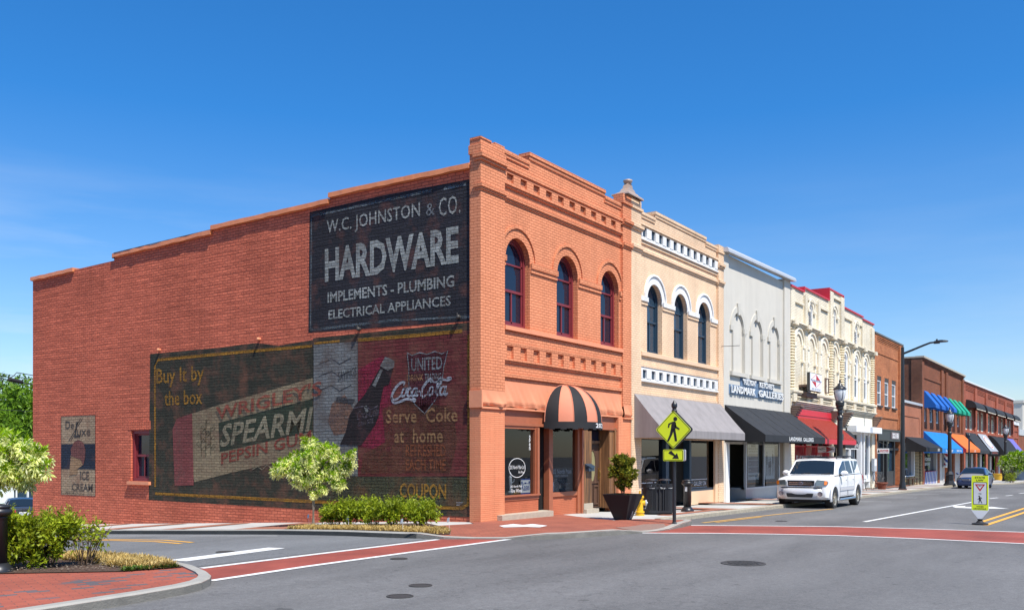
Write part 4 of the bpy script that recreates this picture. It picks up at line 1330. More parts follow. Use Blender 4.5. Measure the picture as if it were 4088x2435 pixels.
# hardware sign
q = Sign()
q.poly('coal', [(.20, 5.03), (6.15, 5.17), (6.10, 8.62), (3.2, 8.66), (.20, 8.60)], 1)
q.line('grey_line', [(6.06, 5.25), (6.02, 8.50)], .05, 2); q.line('grey_line', [(6.0, 8.50), (1.6, 8.52)], .06, 2); q.line('grey_line', [(1.2, 8.5), (.5, 8.5)], .07, 2)
q.line('grey_line', [(.27, 8.3), (.25, 6.2)], .045, 2); q.line('grey_line', [(6.1, 5.24), (2.9, 5.26), (.3, 5.14)], .055, 2)
q.word('chalk_letter', "W.C. JOHNSTON", 5.41, 1.99, 7.80, 8.28, 3, .012, gap=1.05)
q.word('dim_letter', "&", 1.79, 1.50, 7.88, 8.20, 3, .0)
q.word('chalk_letter', "CO.", 1.36, .66, 7.80, 8.28, 3, .006, gap=1.1)
q.word('chalk_letter', "HARDWARE", 5.48, .72, 6.54, 7.49, 3, .034, gap=1.0)
q.word('chalk_letter', "IMPLEMENTS - PLUMBING", 5.37, .86, 5.95, 6.25, 3, .022)
q.word('chalk_letter', "ELECTRICAL APPLIANCES", 5.34, .97, 5.48, 5.74, 3, .018)
q.done("faded black painted hardware sign with white lettering")

# chewing gum sign
q = Sign()
q.poly('bottle_green', [(5.95, .10), (13.72, .16), (13.64, 5.02), (10, 5.0), (8.4, 5.03), (7.4, 4.88), (5.95, 4.95)], 1)
q.line('gold', [(13.36, .6), (13.38, 4.62), (13.2, 4.80), (9, 4.80), (6.0, 4.78)], .09, 2)
q.line('gold', [(13.37, .38), (10, .36), (5.98, .33)], .09, 2)
q.word('gold_letter', "Buy It by", 13.29, 10.84, 3.86, 4.50, 3, .012); q.word('gold_letter', "the box", 12.86, 10.91, 3.27, 3.74, 3, .012)
q.poly('parchment', [(11.45, 2.98), (10.1, 3.22), (5.97, 3.86), (5.97, 1.80), (7.6, 1.42), (9.6, 1.10), (11.3, .80), (11.38, .95)], 2)
q.poly('pink', [(12.43, 2.50), (12.2, 2.84), (11.42, 2.99), (11.34, .69), (12.32, .66)], 3)
q.poly('deep_green', [(10.12, 2.66), (5.97, 3.27), (5.97, 2.34), (10.06, 1.76)], 3)
q.word('brick_letter', "WRIGLEY'S", 10.22, 5.57, 2.74, 3.16, 9, .02, rise=.62)
q.word('stone_letter', "SPEARMI", 9.98, 6.03, 1.90, 2.60, 4, .022, rise=.44, shear=.25)
q.word('brick_letter', "PEPSIN GUM", 9.99, 6.02, 1.36, 1.72, 4, .02, rise=.66)
for k, (v, z, h) in enumerate(((10.75, 1.6, 1.2), (10.5, 1.65, .9), (10.95, 1.6, .85))):
    q.line('olive', [(v, z), (v + .03 * (k - 1), z + h)], .03, 4)
    for j in range(5):
        zz = z + h * (.25 + .16 * j); sgn = 1 if j % 2 else -1
        q.line('olive', [(v, zz), (v + sgn * .16, zz + .13), (v + sgn * .24, zz + .05), (v + sgn * .12, zz - .02), (v, zz)], .022, 4)
q.line('stone_letter', [(8.55, 1.22), (8.3, 1.32), (8.1, 1.22), (7.9, 1.36), (7.7, 1.3), (7.45, 1.44), (7.2, 1.4), (6.9, 1.52)], .025, 4)
q.done("faded dark green painted chewing gum sign")

# cola sign
q = Sign()
q.poly('bottle_green', [(.19, .10), (5.96, .10), (5.96, 5.0), (.19, 5.0)], 2)
q.poly('ash', [(4.20, 1.08), (5.93, 1.10), (5.93, 4.82), (4.20, 4.78)], 3)
q.poly('maroon', [(.33, 1.12), (4.21, 1.08), (4.21, 4.78), (.33, 4.80)], 3)
q.poly('cherry', [(4.19, 1.9), (3.0, 1.75), (2.75, 2.4), (3.0, 3.4), (2.95, 4.1), (3.3, 4.35), (4.19, 4.0)], 4)
q.poly('umber', [(1.0, 1.2), (4.1, 1.15), (4.0, 1.7), (3.2, 2.0), (3.3, 2.9), (2.6, 3.1), (.9, 2.9), (.75, 2.0)], 5)
q.line('gold', [(4.2, 4.82), (2.1, 4.80), (.6, 4.80)], .09, 4); q.line('gold', [(.40, 4.7), (.40, .6)], .075, 4)
q.line('gold', [(.40, .6), (.42, .42), (.6, .32), (1.3, .31), (3.5, .32), (5.96, .33)], .09, 4)
q.line('gold', [(5.9, 4.84), (4.9, 4.84)], .07, 4)
q.poly('skin', [(5.2, 3.1), (4.7, 3.35), (4.35, 2.9), (4.5, 2.3), (5.1, 2.2), (5.35, 2.6)], 4)
q.poly('dusk_letter', [(5.0, 3.30), (4.3, 3.2), (4.4, 3.05), (5.05, 3.15)], 5)
for z0 in (3.5, 3.9, 4.25):
    q.line('dusk_letter', [(5.7, z0), (5.2, z0 + .12), (4.9, z0 - .05), (4.45, z0 + .1)], .03, 4)
q.word('dusk_letter', "SAVINGS", 4.95, 4.25, 3.72, 3.98, 5, .0, rise=.12)
# bottle
q.poly('bottle', [(4.88, 1.95), (4.66, 2.3), (4.52, 2.75), (4.28, 3.05), (3.98, 3.28), (3.74, 3.56), (3.30, 4.12), (2.92, 3.95), (3.05, 3.56), (3.25, 3.5), (3.38, 3.05), (3.42, 2.72), (3.55, 2.5), (3.72, 2.3), (4.08, 1.92)], 5)
q.poly('ash', [(3.38, 4.06), (3.20, 4.30), (2.98, 4.24), (2.86, 4.16), (2.88, 4.0), (3.10, 3.93)], 6)
q.poly('ash', [(3.66, 3.56), (3.36, 3.98), (3.28, 3.95), (3.55, 3.5)], 6)
q.poly('ash', [(3.98, 3.0), (3.86, 3.02), (3.80, 2.85), (3.88, 2.78)], 6)
q.word('bottle_mark', "Coca-Cola", 4.22, 3.42, 2.62, 2.86, 6, .0, rise=.12, shear=.2); q.word('bottle_mark', "KING SIZE", 4.18, 3.62, 2.44, 2.56, 6, .0, rise=.10)
q.line('bottle_mark', [(4.35, 2.95), (4.0, 3.0), (3.7, 2.9), (3.45, 3.0)], .03, 6)
# shield over the script
sh = [(2.42, 4.36), (2.25, 4.28), (2.0, 4.34), (1.74, 4.28), (1.48, 4.34), (1.25, 4.26), (1.06, 4.33), (1.18, 3.95), (1.26, 3.5), (1.45, 3.1), (1.82, 2.74), (2.16, 3.0), (2.36, 3.5), (2.36, 3.95)]
q.poly('plum', sh, 5); q.line('dim_letter', sh[:8], .03, 6); q.line('dim_letter', sh[7:] + sh[:1], .025, 6)
q.word('dim_letter', "UNITED", 2.28, 1.24, 3.86, 4.20, 6, .015)
q.word('tan_letter', "DRINK", 2.42, 1.86, 3.60, 3.78, 6, .01); q.word('dim_letter', "TRADING", 1.82, 1.27, 3.60, 3.78, 6, .01)
for k in range(9): q.line('plum', [(2.02 - .085 * k, 3.42), (2.0 - .08 * k, 3.02 - .02 * abs(4 - k))], .03, 8)
# flowing script
def script(strokes, vl, vr, z0, z1, d, key):
    q.use(key)
    for pts, ws in strokes:
        q.ribbon([(vl - (vl - vr) * x, z0 + (z1 - z0) * y) for x, y in pts], [w * (z1 - z0) for w in ws], lambda a, b, e=0: (XS - .004 * d, a, b), steps=6)
def wv(n, a=.05, b=.12): return [a + (b - a) * math.sin(math.pi * i / (n - 1)) for i in range(n)]
C1 = [(.215, .80), (.235, .93), (.19, .95), (.11, .80), (.04, .52), (.012, .26), (.05, .14), (.12, .22), (.18, .36)]
TAIL = [(.012, .30), (.02, .08), (.07, .00), (.16, .06), (.27, .16), (.36, .10), (.40, .04), (.42, .12), (.37, .18)]
def oo(x, y, rx, ry, sl=.02): return [(x + rx * math.cos(t) + sl * math.sin(t), y + ry * math.sin(t)) for t in [math.pi * .4 + 2 * math.pi * k / 10 for k in range(11)]]
S = [(C1, wv(9, .07, .14)), (TAIL, wv(9, .06, .12)), (oo(.225, .48, .035, .19), wv(11, .08, .11)), ([(.225, .67), (.26, .64), (.30, .70)], [.05, .06, .05]),
     ([(.345, .60), (.325, .68), (.29, .52), (.285, .34), (.315, .27), (.355, .38)], wv(6, .06, .12)),
     (oo(.395, .46, .034, .18), wv(11, .07, .11)), ([(.445, .66), (.43, .40), (.435, .28), (.465, .34)], wv(4, .07, .11)),
     ([(.455, .48), (.495, .50)], [.10, .10]),
     ([(.665, .86), (.70, .97), (.66, 1.0), (.59, .84), (.53, .55), (.515, .32), (.55, .22), (.61, .34)], wv(8, .07, .14)),
     ([(.66, .95), (.75, .86), (.86, .97), (.95, .93), (1.0, 1.0), (.96, 1.04), (.92, .96)], wv(7, .05, .11)),
     (oo(.675, .47, .036, .19), wv(11, .08, .11)),
     ([(.74, .40), (.80, .66), (.845, .90), (.82, 1.0), (.785, .78), (.76, .42), (.785, .26), (.82, .34)], wv(8, .06, .11)),
     (oo(.865, .47, .036, .19), wv(11, .07, .11)), ([(.925, .68), (.905, .40), (.91, .26), (.95, .36)], wv(4, .07, .11))]
script(S, 2.98, .95, 3.05, 3.62, 7, 'ice_letter')
q.word('tan_letter', "Serve  Coke", 3.16, .74, 2.51, 2.88, 6, .016, gap=1.05)
q.word('tan_letter', "at  home", 2.87, 1.22, 1.98, 2.36, 6, .016, gap=1.1)
q.word('rust_letter', "REFRESHED", 2.47, 1.12, 1.62, 1.94, 6, .015); q.word('rust_letter', "EACH TIME", 2.47, 1.12, 1.26, 1.56, 6, .015)
q.poly('olive', [(.34, .36), (.34, 1.08), (5.9, 1.05), (5.9, .40)], 3)
q.word('gold_letter', "COUPON", 2.68, 1.11, .53, .92, 6, .022)
for k in range(3): q.line('ice_letter', [(.78, .46 - .035 * k), (.58 + .05 * k, .46 - .035 * k)], .012, 6)
q.done("faded maroon painted cola sign with a bottle")

# ice cream sign
q = Sign()
q.poly('sand', rect(16.83, 19.0, .21, 3.06), 1); q.poly('navy', rect(16.84, 18.99, 1.15, 2.05), 2)
q.line('dusk_letter', [(16.83, .21), (19.0, .21), (19.0, 3.06), (16.83, 3.06)], .03, 2, True)
q.word('dusk_letter', "De", 18.71, 18.16, 2.60, 2.89, 3, .012); q.word('dusk_letter', "L", 18.08, 17.70, 2.28, 2.84, 3, .01, shear=.25); q.word('dusk_letter', "uxe", 17.95, 17.12, 2.34, 2.56, 3, .01)
q.line('dusk_letter', [(18.5, 2.16), (18.0, 2.62)], .035, 3); q.line('dusk_letter', [(18.38, 2.16), (18.1, 2.42)], .035, 3); q.line('dusk_letter', [(18.0, 2.72), (17.72, 2.98)], .035, 3); q.line('dusk_letter', [(17.9, 2.70), (17.6, 2.98)], .035, 3)
q.poly('cone_tan', [(18.42, .95), (17.55, 1.32), (17.48, 1.62), (18.34, 1.66)], 3); q.poly('cone_tan', [(18.46, .92), (18.36, 1.66), (17.9, 1.6), (17.95, .98)], 4)
q.poly('cone_pink', [(18.32, 1.62), (18.36, 1.85), (18.15, 2.12), (17.86, 2.20), (17.55, 2.10), (17.42, 1.85), (17.44, 1.55), (17.56, 1.28), (17.7, 1.5), (18.0, 1.55)], 5)
q.word('dusk_letter', "ICE", 17.77, 17.20, .76, 1.08, 3, .02); q.word('dusk_letter', "CREAM", 18.31, 16.97, .36, .64, 3, .02); q.word('dusk_letter', "MOORESVILLE, N.C.", 18.7, 17.0, .24, .32, 3, .0)
q.done("faded tan and navy painted ice cream sign")
# ------------------------------------------------------------------ things in and on the corner shop
EX, EZ = (1, 0, 0), (0, 0, 1)
m = MB()
n = 48
e = [(1.86 + .40 * math.cos(2 * math.pi * k / n), 1.32 + .26 * math.sin(2 * math.pi * k / n)) for k in range(n + 1)]
e2 = [(1.86 + .385 * math.cos(2 * math.pi * k / n), 1.32 + .245 * math.sin(2 * math.pi * k / n)) for k in range(n + 1)]
m.ring(e, e2, front(.145), 0, -.002)
m.text("202 North Main Ltd", (1.51, .143, 1.29), EX, EZ, .70, .10, -.004, .15); m.text("Fine Wines", (1.92, .143, 1.17), EX, EZ, .26, .07, 0, .15)
for k, ch in enumerate("open"): m.text(ch, (2.44, .143, 2.11 - .105 * k), EX, EZ, .07, .09 if ch != 'p' else .10, .01)
m.text("Fine Wines", (1.58, .143, .665), EX, EZ, .5, .10, 0, .15); m.text("202 North Main", (1.54, .143, .80), EX, EZ, .55, .06, 0, .15)
m.build("window_lettering", M['lettering'], b1)
m = MB(); m.flat([rect(2.12, 2.58, .60, 1.02)], front(.20)); m.mi = 1; m.flat([rect(2.12, 2.58, .985, 1.02), ], front(.198)); m.flat([rect(2.12, 2.58, .60, .64)], front(.198))
m.text("Kasel", (2.16, .197, .70), EX, EZ, .38, .19, .01); m.box(2.14, 2.2, .195, .197, .90, .95); m.box(2.30, 2.38, .195, .197, .88, .92); m.box(2.5, 2.56, .195, .197, .90, .95); m.box(2.14, 2.56, .195, .197, .885, .893)
o = m.build("campaign_sign", [M['paper'], M['sign_blue']], loc=(2.35, .2, .6)); tag(o, "white and blue campaign sign low in the corner shop window", "sign")
m = MB(); m.obox((1.28, .32, 1.0), (.15, 0, -.03), (0, .01, 0), (.04, .05, .24)); m.mi = 1; m.box(1.22, 1.30, .30, .315, 1.02, 1.12); m.text("Wine", (1.17, .30, 1.17), EX, EZ, .12, .03)
o = m.build("menu_board", [M['paper'], M['photo_dark']], loc=(1.28, .32, .62)); tag(o, "leaning cream notice board in the corner shop window", "notice board")
m = MB(); m.lathe([(.07, 0), (.075, .03), (.02, .05), (.03, .12), (.045, .30), (.05, .42), (.02, .47), (.035, .52), (.0, .57)], (1.98, .45, .64), 10); m.tube([(1.98, .42, .9), (2.05, .38, .95), (2.06, .38, 1.02)], .012)
o = m.build("figurine", M['box_grey'], loc=(1.98, .45, .64)); tag(o, "small grey saxophone player figurine in the shop window", "figurine")
m = MB(); m.box(3.62, 4.94, .22, .25, .58, 1.30); m.mi = 1
m.text("202 North Main", (3.72, .217, 1.12), EX, EZ, 1.12, .14, .005, .1); m.text("EVENTS CALENDAR", (3.9, .217, 1.03), EX, EZ, .75, .06, 0)
for k in range(11): m.text("wednesday tasting and music by night"[: 22 + (k * 7) % 13], (3.68, .217, .96 - .034 * k), EX, EZ, .75 + .4 * ((k * 5) % 7) / 7, .022)
m.box(3.66, 3.86, .215, .217, .62, .90); m.mi = 0; m.box(4.6, 4.9, .213, .216, 1.22, 1.28)
o = m.build("chalkboard", [M['chalk'], M['chalk_ink']], loc=(4.28, .22, .58)); tag(o, "chalkboard with an events calendar behind the shop glass", "chalkboard")
m = MB(); m.lathe([(.30, 0), (.34, .03), (.30, .05), (.30, .08)], (4.45, .9, 2.2), 14); m.box(4.43, 4.47, .88, .92, 2.25, 2.85)
o = m.build("ceiling_lamp", M['brass'], loc=(4.45, .9, 2.2)); tag(o, "round hanging lamp behind the middle shop pane", "lamp")

# letter box on the wooden post
lb = thing("letter_box", "small dark letter box on the weathered wooden post", "letter box", (5.5, .03, 1.2))
m = MB(); m.box(5.33, 5.68, -.10, .03, 1.18, 1.34); m.build("body", M['letterbox_blue'], lb)
m = MB(); m.face([(5.31, -.12, 1.32), (5.70, -.12, 1.32), (5.70, .03, 1.40), (5.31, .03, 1.40)]); m.face([(5.31, -.12, 1.32), (5.70, -.12, 1.32), (5.5, -.125, 1.25)]); m.face([(5.31, -.12, 1.32), (5.31, .03, 1.4), (5.31, .03, 1.32)]); m.build("lid", M['letterbox_blue'], lb)

# striped dome awning
DC = (4.10, .02); DA, DB, DZ, DT = 1.07, 1.07, 2.58, 3.65
aw = thing("dome_awning", "striped black and salmon dome awning over the corner shop door", "awning", (4.1, 0, 2.4), group="awnings over the shop fronts")
ca = MB(); ng = 8; sub = 6
def dome(t, s):
    a = math.pi * (1 + t)
    r = math.cos(s * math.pi / 2) ** .92
    return (DC[0] + DA * r * math.cos(a), DC[1] + DB * r * math.sin(a), DZ + (DT - DZ) * math.sin(s * math.pi / 2))
for g in range(ng):
    ca.mi = 0 if g % 2 == 0 else 1
    for i in range(sub):
        for j in range(12):
            t0, t1 = (g + i / sub) / ng, (g + (i + 1) / sub) / ng
            # the cloth sinks a little between the hoops
            s0, s1 = j / 12, (j + 1) / 12
            ca.face([dome(t0, s0), dome(t1, s0), dome(t1, s1), dome(t0, s1)])
ca.build("canopy", [M['awn_black'], M['awn_orange']], aw, smooth=True, weld=True)
m = MB()
for g in range(ng + 1): m.tube([Vector(dome(g / ng, s / 12)) + Vector((0, -.004, .003)) for s in range(13)], .012, 5)
m.build("piping", M['awn_orange'], aw)
va = MB()
nv = 84
for k in range(nv):
    t0, t1 = k / nv, (k + 1) / nv
    def vp(t, z, o=0.012):
        a = math.pi * (1 + t); return (DC[0] + (DA + o) * math.cos(a), DC[1] + (DB + o) * math.sin(a), z)
    zz = 2.395 if (k // 4) % 2 == 0 else 2.365
    va.face([vp(t0, zz, .03), vp(t1, zz, .03), vp(t1, DZ), vp(t0, DZ)])
vo = va.build("valance", M['awn_black'], aw)
m = MB()
vs, fs = glyphs("202", .02, 1.05)
a0, a1 = math.pi * 1.465, math.pi * 1.60
m.mesh([(DC[0] + (DA + .035) * math.cos(a0 + (a1 - a0) * x), DC[1] + (DB + .035) * math.sin(a0 + (a1 - a0) * x), 2.42 + .13 * y) for x, y in vs], fs)
m.build("number", M['lettering'], vo)

# ------------------------------------------------------------------ awnings of canvas
def shed_awning(name, label, u0, u1, zt, y0, yf, zf, zv, mats, seams=0, side=None, text=None, txt=None, curve=0, stripes=0, parent_y=0.0):
    a = thing(name, label, "awning", ((u0 + u1) / 2, y0, zv), group="awnings over the shop fronts")
    m = MB(); k = 10 if curve else 4
    prof = []
    for i in range(k + 1):
        t = i / k
        y = y0 + (yf - y0) * t
        z = zt + (zf - zt) * (t if not curve else (1 - math.cos(t * math.pi / 2)) ** 1.0 * curve + t * (1 - curve))
        z -= .025 * math.sin(math.pi * t) if not curve else 0
        prof.append((y, z))
    nu = max(6, int((u1 - u0) / .5))
    rnd = random.Random(int(u0 * 10))
    P = [(u0 + (u1 - u0) * j / nu, y, z + (.008 * rnd.uniform(-1, 1) if 0 < j < nu and 0 < i < k else 0)) for i, (y, z) in enumerate(prof) for j in range(nu + 1)]
    m.mesh(P, [(i * (nu + 1) + j, i * (nu + 1) + j + 1, (i + 1) * (nu + 1) + j + 1, (i + 1) * (nu + 1) + j) for i in range(k) for j in range(nu)])
    m.mi = 1 if len(mats) > 1 else 0
    for u in (u0, u1):
        m.face([(u, y0, zv)] + [(u, y, z) for y, z in prof] + [(u, yf, zv)])
    c = m.build("canopy", mats, a, smooth=False)
    m = MB(); m.mi = 0
    m.face([(u0, yf, zv), (u1, yf, zv), (u1, yf, zf), (u0, yf, zf)])
    v = m.build("valance", [mats[-1] if txt == 'side' else mats[0]], a)
    if text:
        for s, ua, ub, za, zb, mat in text:
            t = MB(); t.text(s, (ua, yf - .006, za), EX, EZ, ub - ua, zb - za, .012); t.build("lettering", mat, v)
    if seams:
        s = MB()
        for j in range(1, seams):
            u = u0 + (u1 - u0) * j / seams
            s.tube([(u, y, z + .004) for y, z in prof], .008, 5)
        s.build("seam", mats[0], a)
    fr = MB()
    for u in (u0 + .03, (u0 + u1) / 2, u1 - .03):
        fr.tube([(u, y0 - .02, zv + .02), (u, yf + .03, zv + .02)], .018, 6)
        fr.tube([(u, yf + .03, zv + .02), (u, y0 - .02, zt - .06)], .014, 6)
    fr.tube([(u0 + .02, yf + .02, zv + .02), (u1 - .02, yf + .02, zv + .02)], .018, 6)
    fr.build("frame", M['black_metal'], a)
    return a

# ------------------------------------------------------------------ the cream twin building
b2 = thing("cream_building", "cream painted brick building with white window arches and white dentil bands", "building", (12.4, 0, -.1), group="shop buildings along the main street")
W2 = [(10.26, .60), (12.46, .60), (14.66, .60)]
t3 = front(Y1)
m = MB()
m.flat([[(9.0, 2.2), (15.95, 2.2), (15.95, 9.4), (9.0, 9.4)]] + [arch(c, r, 6.90, 5.13) for c, r in W2], t3, .26)
for u0, u1, z1 in ((9.0, 10.25, 9.76), (10.25, 14.75, 9.99), (14.75, 15.95, 9.84)):
    m.box(u0, u1, Y1 - .002, .36, 9.398, z1 - .10); m.box(u0 - (.02 if z1 > 9.9 else 0), u1 + (.02 if z1 > 9.9 else 0), .03, .39, z1 - .10, z1); m.box(u0, u1, .055, .10, z1 - .19, z1 - .102)
m.build("facade", M['cream_brick'], b2)
m = MB()
m.box(8.322, 9.05, 0, .34, -.15, 9.2); m.box(8.322, 9.05, 0, .34, 9.2, 9.70); m.box(8.322, 9.12, -.05, .36, 9.70, 9.78); m.box(8.322, 9.05, 0, .34, 9.78, 10.02)
m.build("pier", M['cream_brick'], b2); m = MB(); m.box(15.90, 16.45, 0, .34, -.2, 9.62); m.box(15.86, 16.45, -.04, .36, 9.62, 9.7); m.box(15.90, 16.45, 0, .34, 9.7, 9.93)
m.build("pier", M['cream_brick'], b2)
m = MB()
for z0, z1, p in ((9.03, 9.10, .055), (9.10, 9.19, .10), (8.36, 8.43, .04), (8.43, 8.52, .085)):
    m.box(8.322, 9.09, -p, .2, z0, z1); m.box(15.86, 16.45, -p, .2, z0, z1)
for z0, z1, p in ((9.24, 9.30, .05), (9.30, 9.38, .09), (8.36, 8.43, .04), (8.43, 8.52, .085), (8.70, 8.79, .04), (4.60, 4.68, .085), (3.66, 3.76, .05)):
    m.box(9.05, 15.9, Y1 - p, Y1 + .02, z0, z1)
m.box(9.05, 15.9, Y1 - .045, Y1 + .02, 4.68, 4.96)
m.build("cornice", M['cream_brick'], b2)
for z0, z1, zl in ((8.94, 9.24, 8.79), (4.22, 4.50, 4.08)):
    m = MB(); dk = MB()
    m.box(9.05, 15.9, Y1 - .09, Y1 + .02, zl + .03, zl + .09); m.box(9.05, 15.9, Y1 - .05, Y1 + .02, zl + .09, z0); m.box(9.05, 15.9, Y1 - .06, Y1 + .02, z1, z1 + (.0 if z1 > 9 else .10) + .001)
    u = 9.05; k = 0
    while u < 15.9:
        a = 9.14 + .60 * k if k else 9.06
        m.box(u, min(a + .14, 15.9), Y1 - .07, Y1 + .02, z0, z1); dk.box(a + .14, min(a + .46, 15.9), Y1 - .004, Y1 + .01, z0, z1)
        u = a + .46; k += 1
    db = m.build("dentil_band", M['white_brick'], b2); dk.build("dentil_recess", M['navy_frame'], db)
for c, r in W2:
    m = MB(); m.ring(arc(c, .86, 6.95, 20, .02), arc(c, .80, 6.95, 20, .02), t3, .02, -.06)
    m.ring(arc(c, .80, 6.95, 20, .02), arc(c, .585, 6.9, 20, .02), t3, .02, -.015)
    m.build("window_arch", M['white_brick'], b2)
m = MB()
for a, c in ((9.05, 9.66), (10.87, 11.85), (13.07, 14.05), (15.27, 15.9)): m = MB(); m.box(a, c, Y1 - .07, Y1 + .02, 6.80, 6.95); m.build("impost_cap", M['white_brick'], b2)
m = MB()
for a, c in ((9.05, 9.66), (10.87, 11.85), (13.07, 14.05), (15.27, 15.9)): m = MB(); m.box(a, c, Y1 - .035, Y1 + .02, 6.68, 6.80); m.build("impost_band", M['cream_brick'], b2)
m = MB(); m.sill(9.05, 15.9, -.03, Y1 + .25, 4.96, 5.13, 5.09); m.build("sill_band", M['cream_flat'], b2)
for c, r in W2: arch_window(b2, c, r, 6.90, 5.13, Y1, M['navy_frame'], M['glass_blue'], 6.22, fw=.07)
fr = MB(); t = MB()                                     # shop front of smoked glass
fr.box(9.05, 15.4, .30, .36, 2.15, 2.3)
for u0, u1 in ((9.05, 9.12), (11.12, 11.36), (13.28, 13.45), (15.62, 15.70)): fr.box(u0, u1, .10 if u0 < 11 or u0 > 13.2 else .06, .34, -.1, 2.25)
fr.box(9.12, 11.12, .12, .3, .30, .44); fr.box(13.45, 15.62, .12, .3, .30, .40); fr.box(11.36, 13.28, .95, 1.02, .95, 1.0); fr.box(11.36, 11.44, .9, 1.0, -.1, 2.2); fr.box(13.2, 13.28, .9, 1.0, -.1, 2.2); fr.box(12.26, 12.34, .9, 1.0, -.1, 2.2)
swf = fr.build("shop_window", M['navy_frame'], b2)
for q in ((9.12, 11.12, .42, .2), (13.45, 15.62, .38, .2), (11.44, 13.2, 0, .97)): m = MB(); m.flat([rect(q[0], q[1], q[2], 2.2)], front(q[3])); m.build("pane", M['glass_smoke'], swf)
m = MB(); m.box(9.05, 11.2, .10, .3, -.15, .32); m.build("bulkhead", M['cream_flat'], b2)
m = MB(); m.box(13.4, 15.66, .10, .3, -.2, .30); m.box(15.62, 15.92, .02, .34, -.2, 2.3); m.build("bulkhead", M['cream_flat'], b2)
m = MB(); m.text("GALLERY 206", (13.9, .19, .50), EX, EZ, 1.2, .16, .0); m.box(13.47, 15.2, .19, .193, .72, .74); m.box(13.47, 15.2, .19, .193, .42, .435); m.text("GALLERY", (9.4, .19, .52), EX, EZ, .9, .16, 0); m.box(9.15, 10.6, .19, .193, .70, .72); m.text("ANTIQUES", (11.7, .96, 1.15), EX, EZ, .6, .13); m.text("206", (12.5, .96, 2.0), EX, EZ, .3, .12, .01); m.text("open daily by appointment", (11.7, .96, 1.08), EX, EZ, .6, .05)
m.build("window_lettering", M['lettering'], swf)
m = MB(); m.box(11.5, 13.1, .93, .96, .97, 1.01); m.build("push_bar", M['white_metal'], swf)
m = MB(); m.face([(9, 3.2, -.2), (15.8, 3.2, -.2), (15.8, 3.2, 2.6), (9, 3.2, 2.6)]); m.face([(9, .35, 2.4), (15.8, .35, 2.4), (15.8, 3.2, 2.4), (9, 3.2, 2.4)]); m.face([(9.02, .35, -.1), (9.02, 3.2, -.1), (9.02, 3.2, 2.4), (9.02, .35, 2.4)]); m.face([(15.75, .35, -.2), (15.75, 3.2, -.2), (15.75, 3.2, 2.4), (15.75, .35, 2.4)]); m.box(11.2, 11.26, .36, 2.6, -.1, 2.4); m.box(13.4, 13.46, .36, 2.6, -.1, 2.4); m.box(9.3, 10.4, 1.4, 2.0, -.1, .9); m.box(14, 15.2, 1.2, 2.2, -.1, 1.1)
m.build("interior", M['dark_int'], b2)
m = MB(); m.box(8.4, 16.4, .62, 20, 2.5, 8.6); m.build("roof", M['roofing'], b2)
m = MB(); m.tube([(16.2, .02, 5.95), (16.2, -.75, 5.93)], .012, 6); m.build("bracket", M['iron'], b2)
# urn-like metal cap on the shared pier
fn = thing("finial", "rusty zinc finial on the pier between the orange and cream fronts", "finial", (8.4, .17, 10.02))
m = MB()
pr = [(.56, 0), (.55, .05), (.45, .08), (.29, .16), (.18, .29), (.12, .42), (.10, .47)]
for i in range(len(pr) - 1):
    (r0, z0), (r1, z1) = pr[i], pr[i + 1]
    q0 = [(8.4 + sx * r0, .17 + sy * r0 * .55, 10.02 + z0) for sx, sy in ((-1, -1), (1, -1), (1, 1), (-1, 1))]
    q1 = [(8.4 + sx * r1, .17 + sy * r1 * (.55 + .45 * i / 6), 10.02 + z1) for sx, sy in ((-1, -1), (1, -1), (1, 1), (-1, 1))]
    for j in range(4): m.face([q0[j], q0[(j + 1) % 4], q1[(j + 1) % 4], q1[j]])
m.build("base", M['rust_metal'], fn)
m = MB(); m.lathe([(.09, .46), (.13, .51), (.155, .56), (.15, .59), (.08, .60), (0.01, .605)], (8.4, .17, 10.02), 16); m.build("cap", M['rust_metal'], fn, smooth=True)
shed_awning("shed_awning", "plain mauve grey canvas awning over the gallery shop front", 8.52, 16.1, 3.66, 0.0, -1.0, 2.49, 2.22, [M['awn_grey'], M['awn_grey']])

# ------------------------------------------------------------------ grey stucco building
b3 = thing("stucco_building", "pale grey stucco building with three blind arches and a metal cap", "building", (20.8, 0, -.2), group="shop buildings along the main street")
Y3 = .08; t3 = front(Y3)
A3 = [(18.25, .63), (20.57, .63), (22.90, .63)]
m = MB()
m.flat([[(16.9, 2.1), (24.3, 2.1), (24.3, 9.75), (16.9, 9.75)]] + [arch(c, r, 6.88, 5.06) for c, r in A3], t3, .06)
for c, r in A3: m.flat([arch(c, r + .01, 6.88, 5.05)], front(Y3 + .058))
m.box(16.46, 17.0, 0, .34, -.3, 9.76); m.box(24.18, 25.08, 0, .34, -.3, 9.9)
m.build("facade", M['stucco'], b3)
for c, r in A3:
    m = MB()
    m.ring(arc(c, .86, 6.92, 22), arc(c, .635, 6.9, 22), t3, .01, -.035)
    for s in (-1, 1): m.box(c + s * (r + .05) - .045, c + s * (r + .05) + .045, Y3 - .075, Y3 + .01, 5.06, 6.74)
    for s in (-1, 1): m.box(c + s * .78 - .17, c + s * .78 + .17, Y3 - .07, Y3 + .01, 6.74, 6.94)
    m.slab([(c - .10, 7.44), (c + .10, 7.44), (c + .15, 7.92), (c - .15, 7.92)], t3, -.07, .01)
    m.sill(c - .93, c + .93, -.04, Y3 + .02, 4.90, 5.08, 5.06)
    m.build("arch_moulding", M['stucco_trim'], b3)
m = MB()
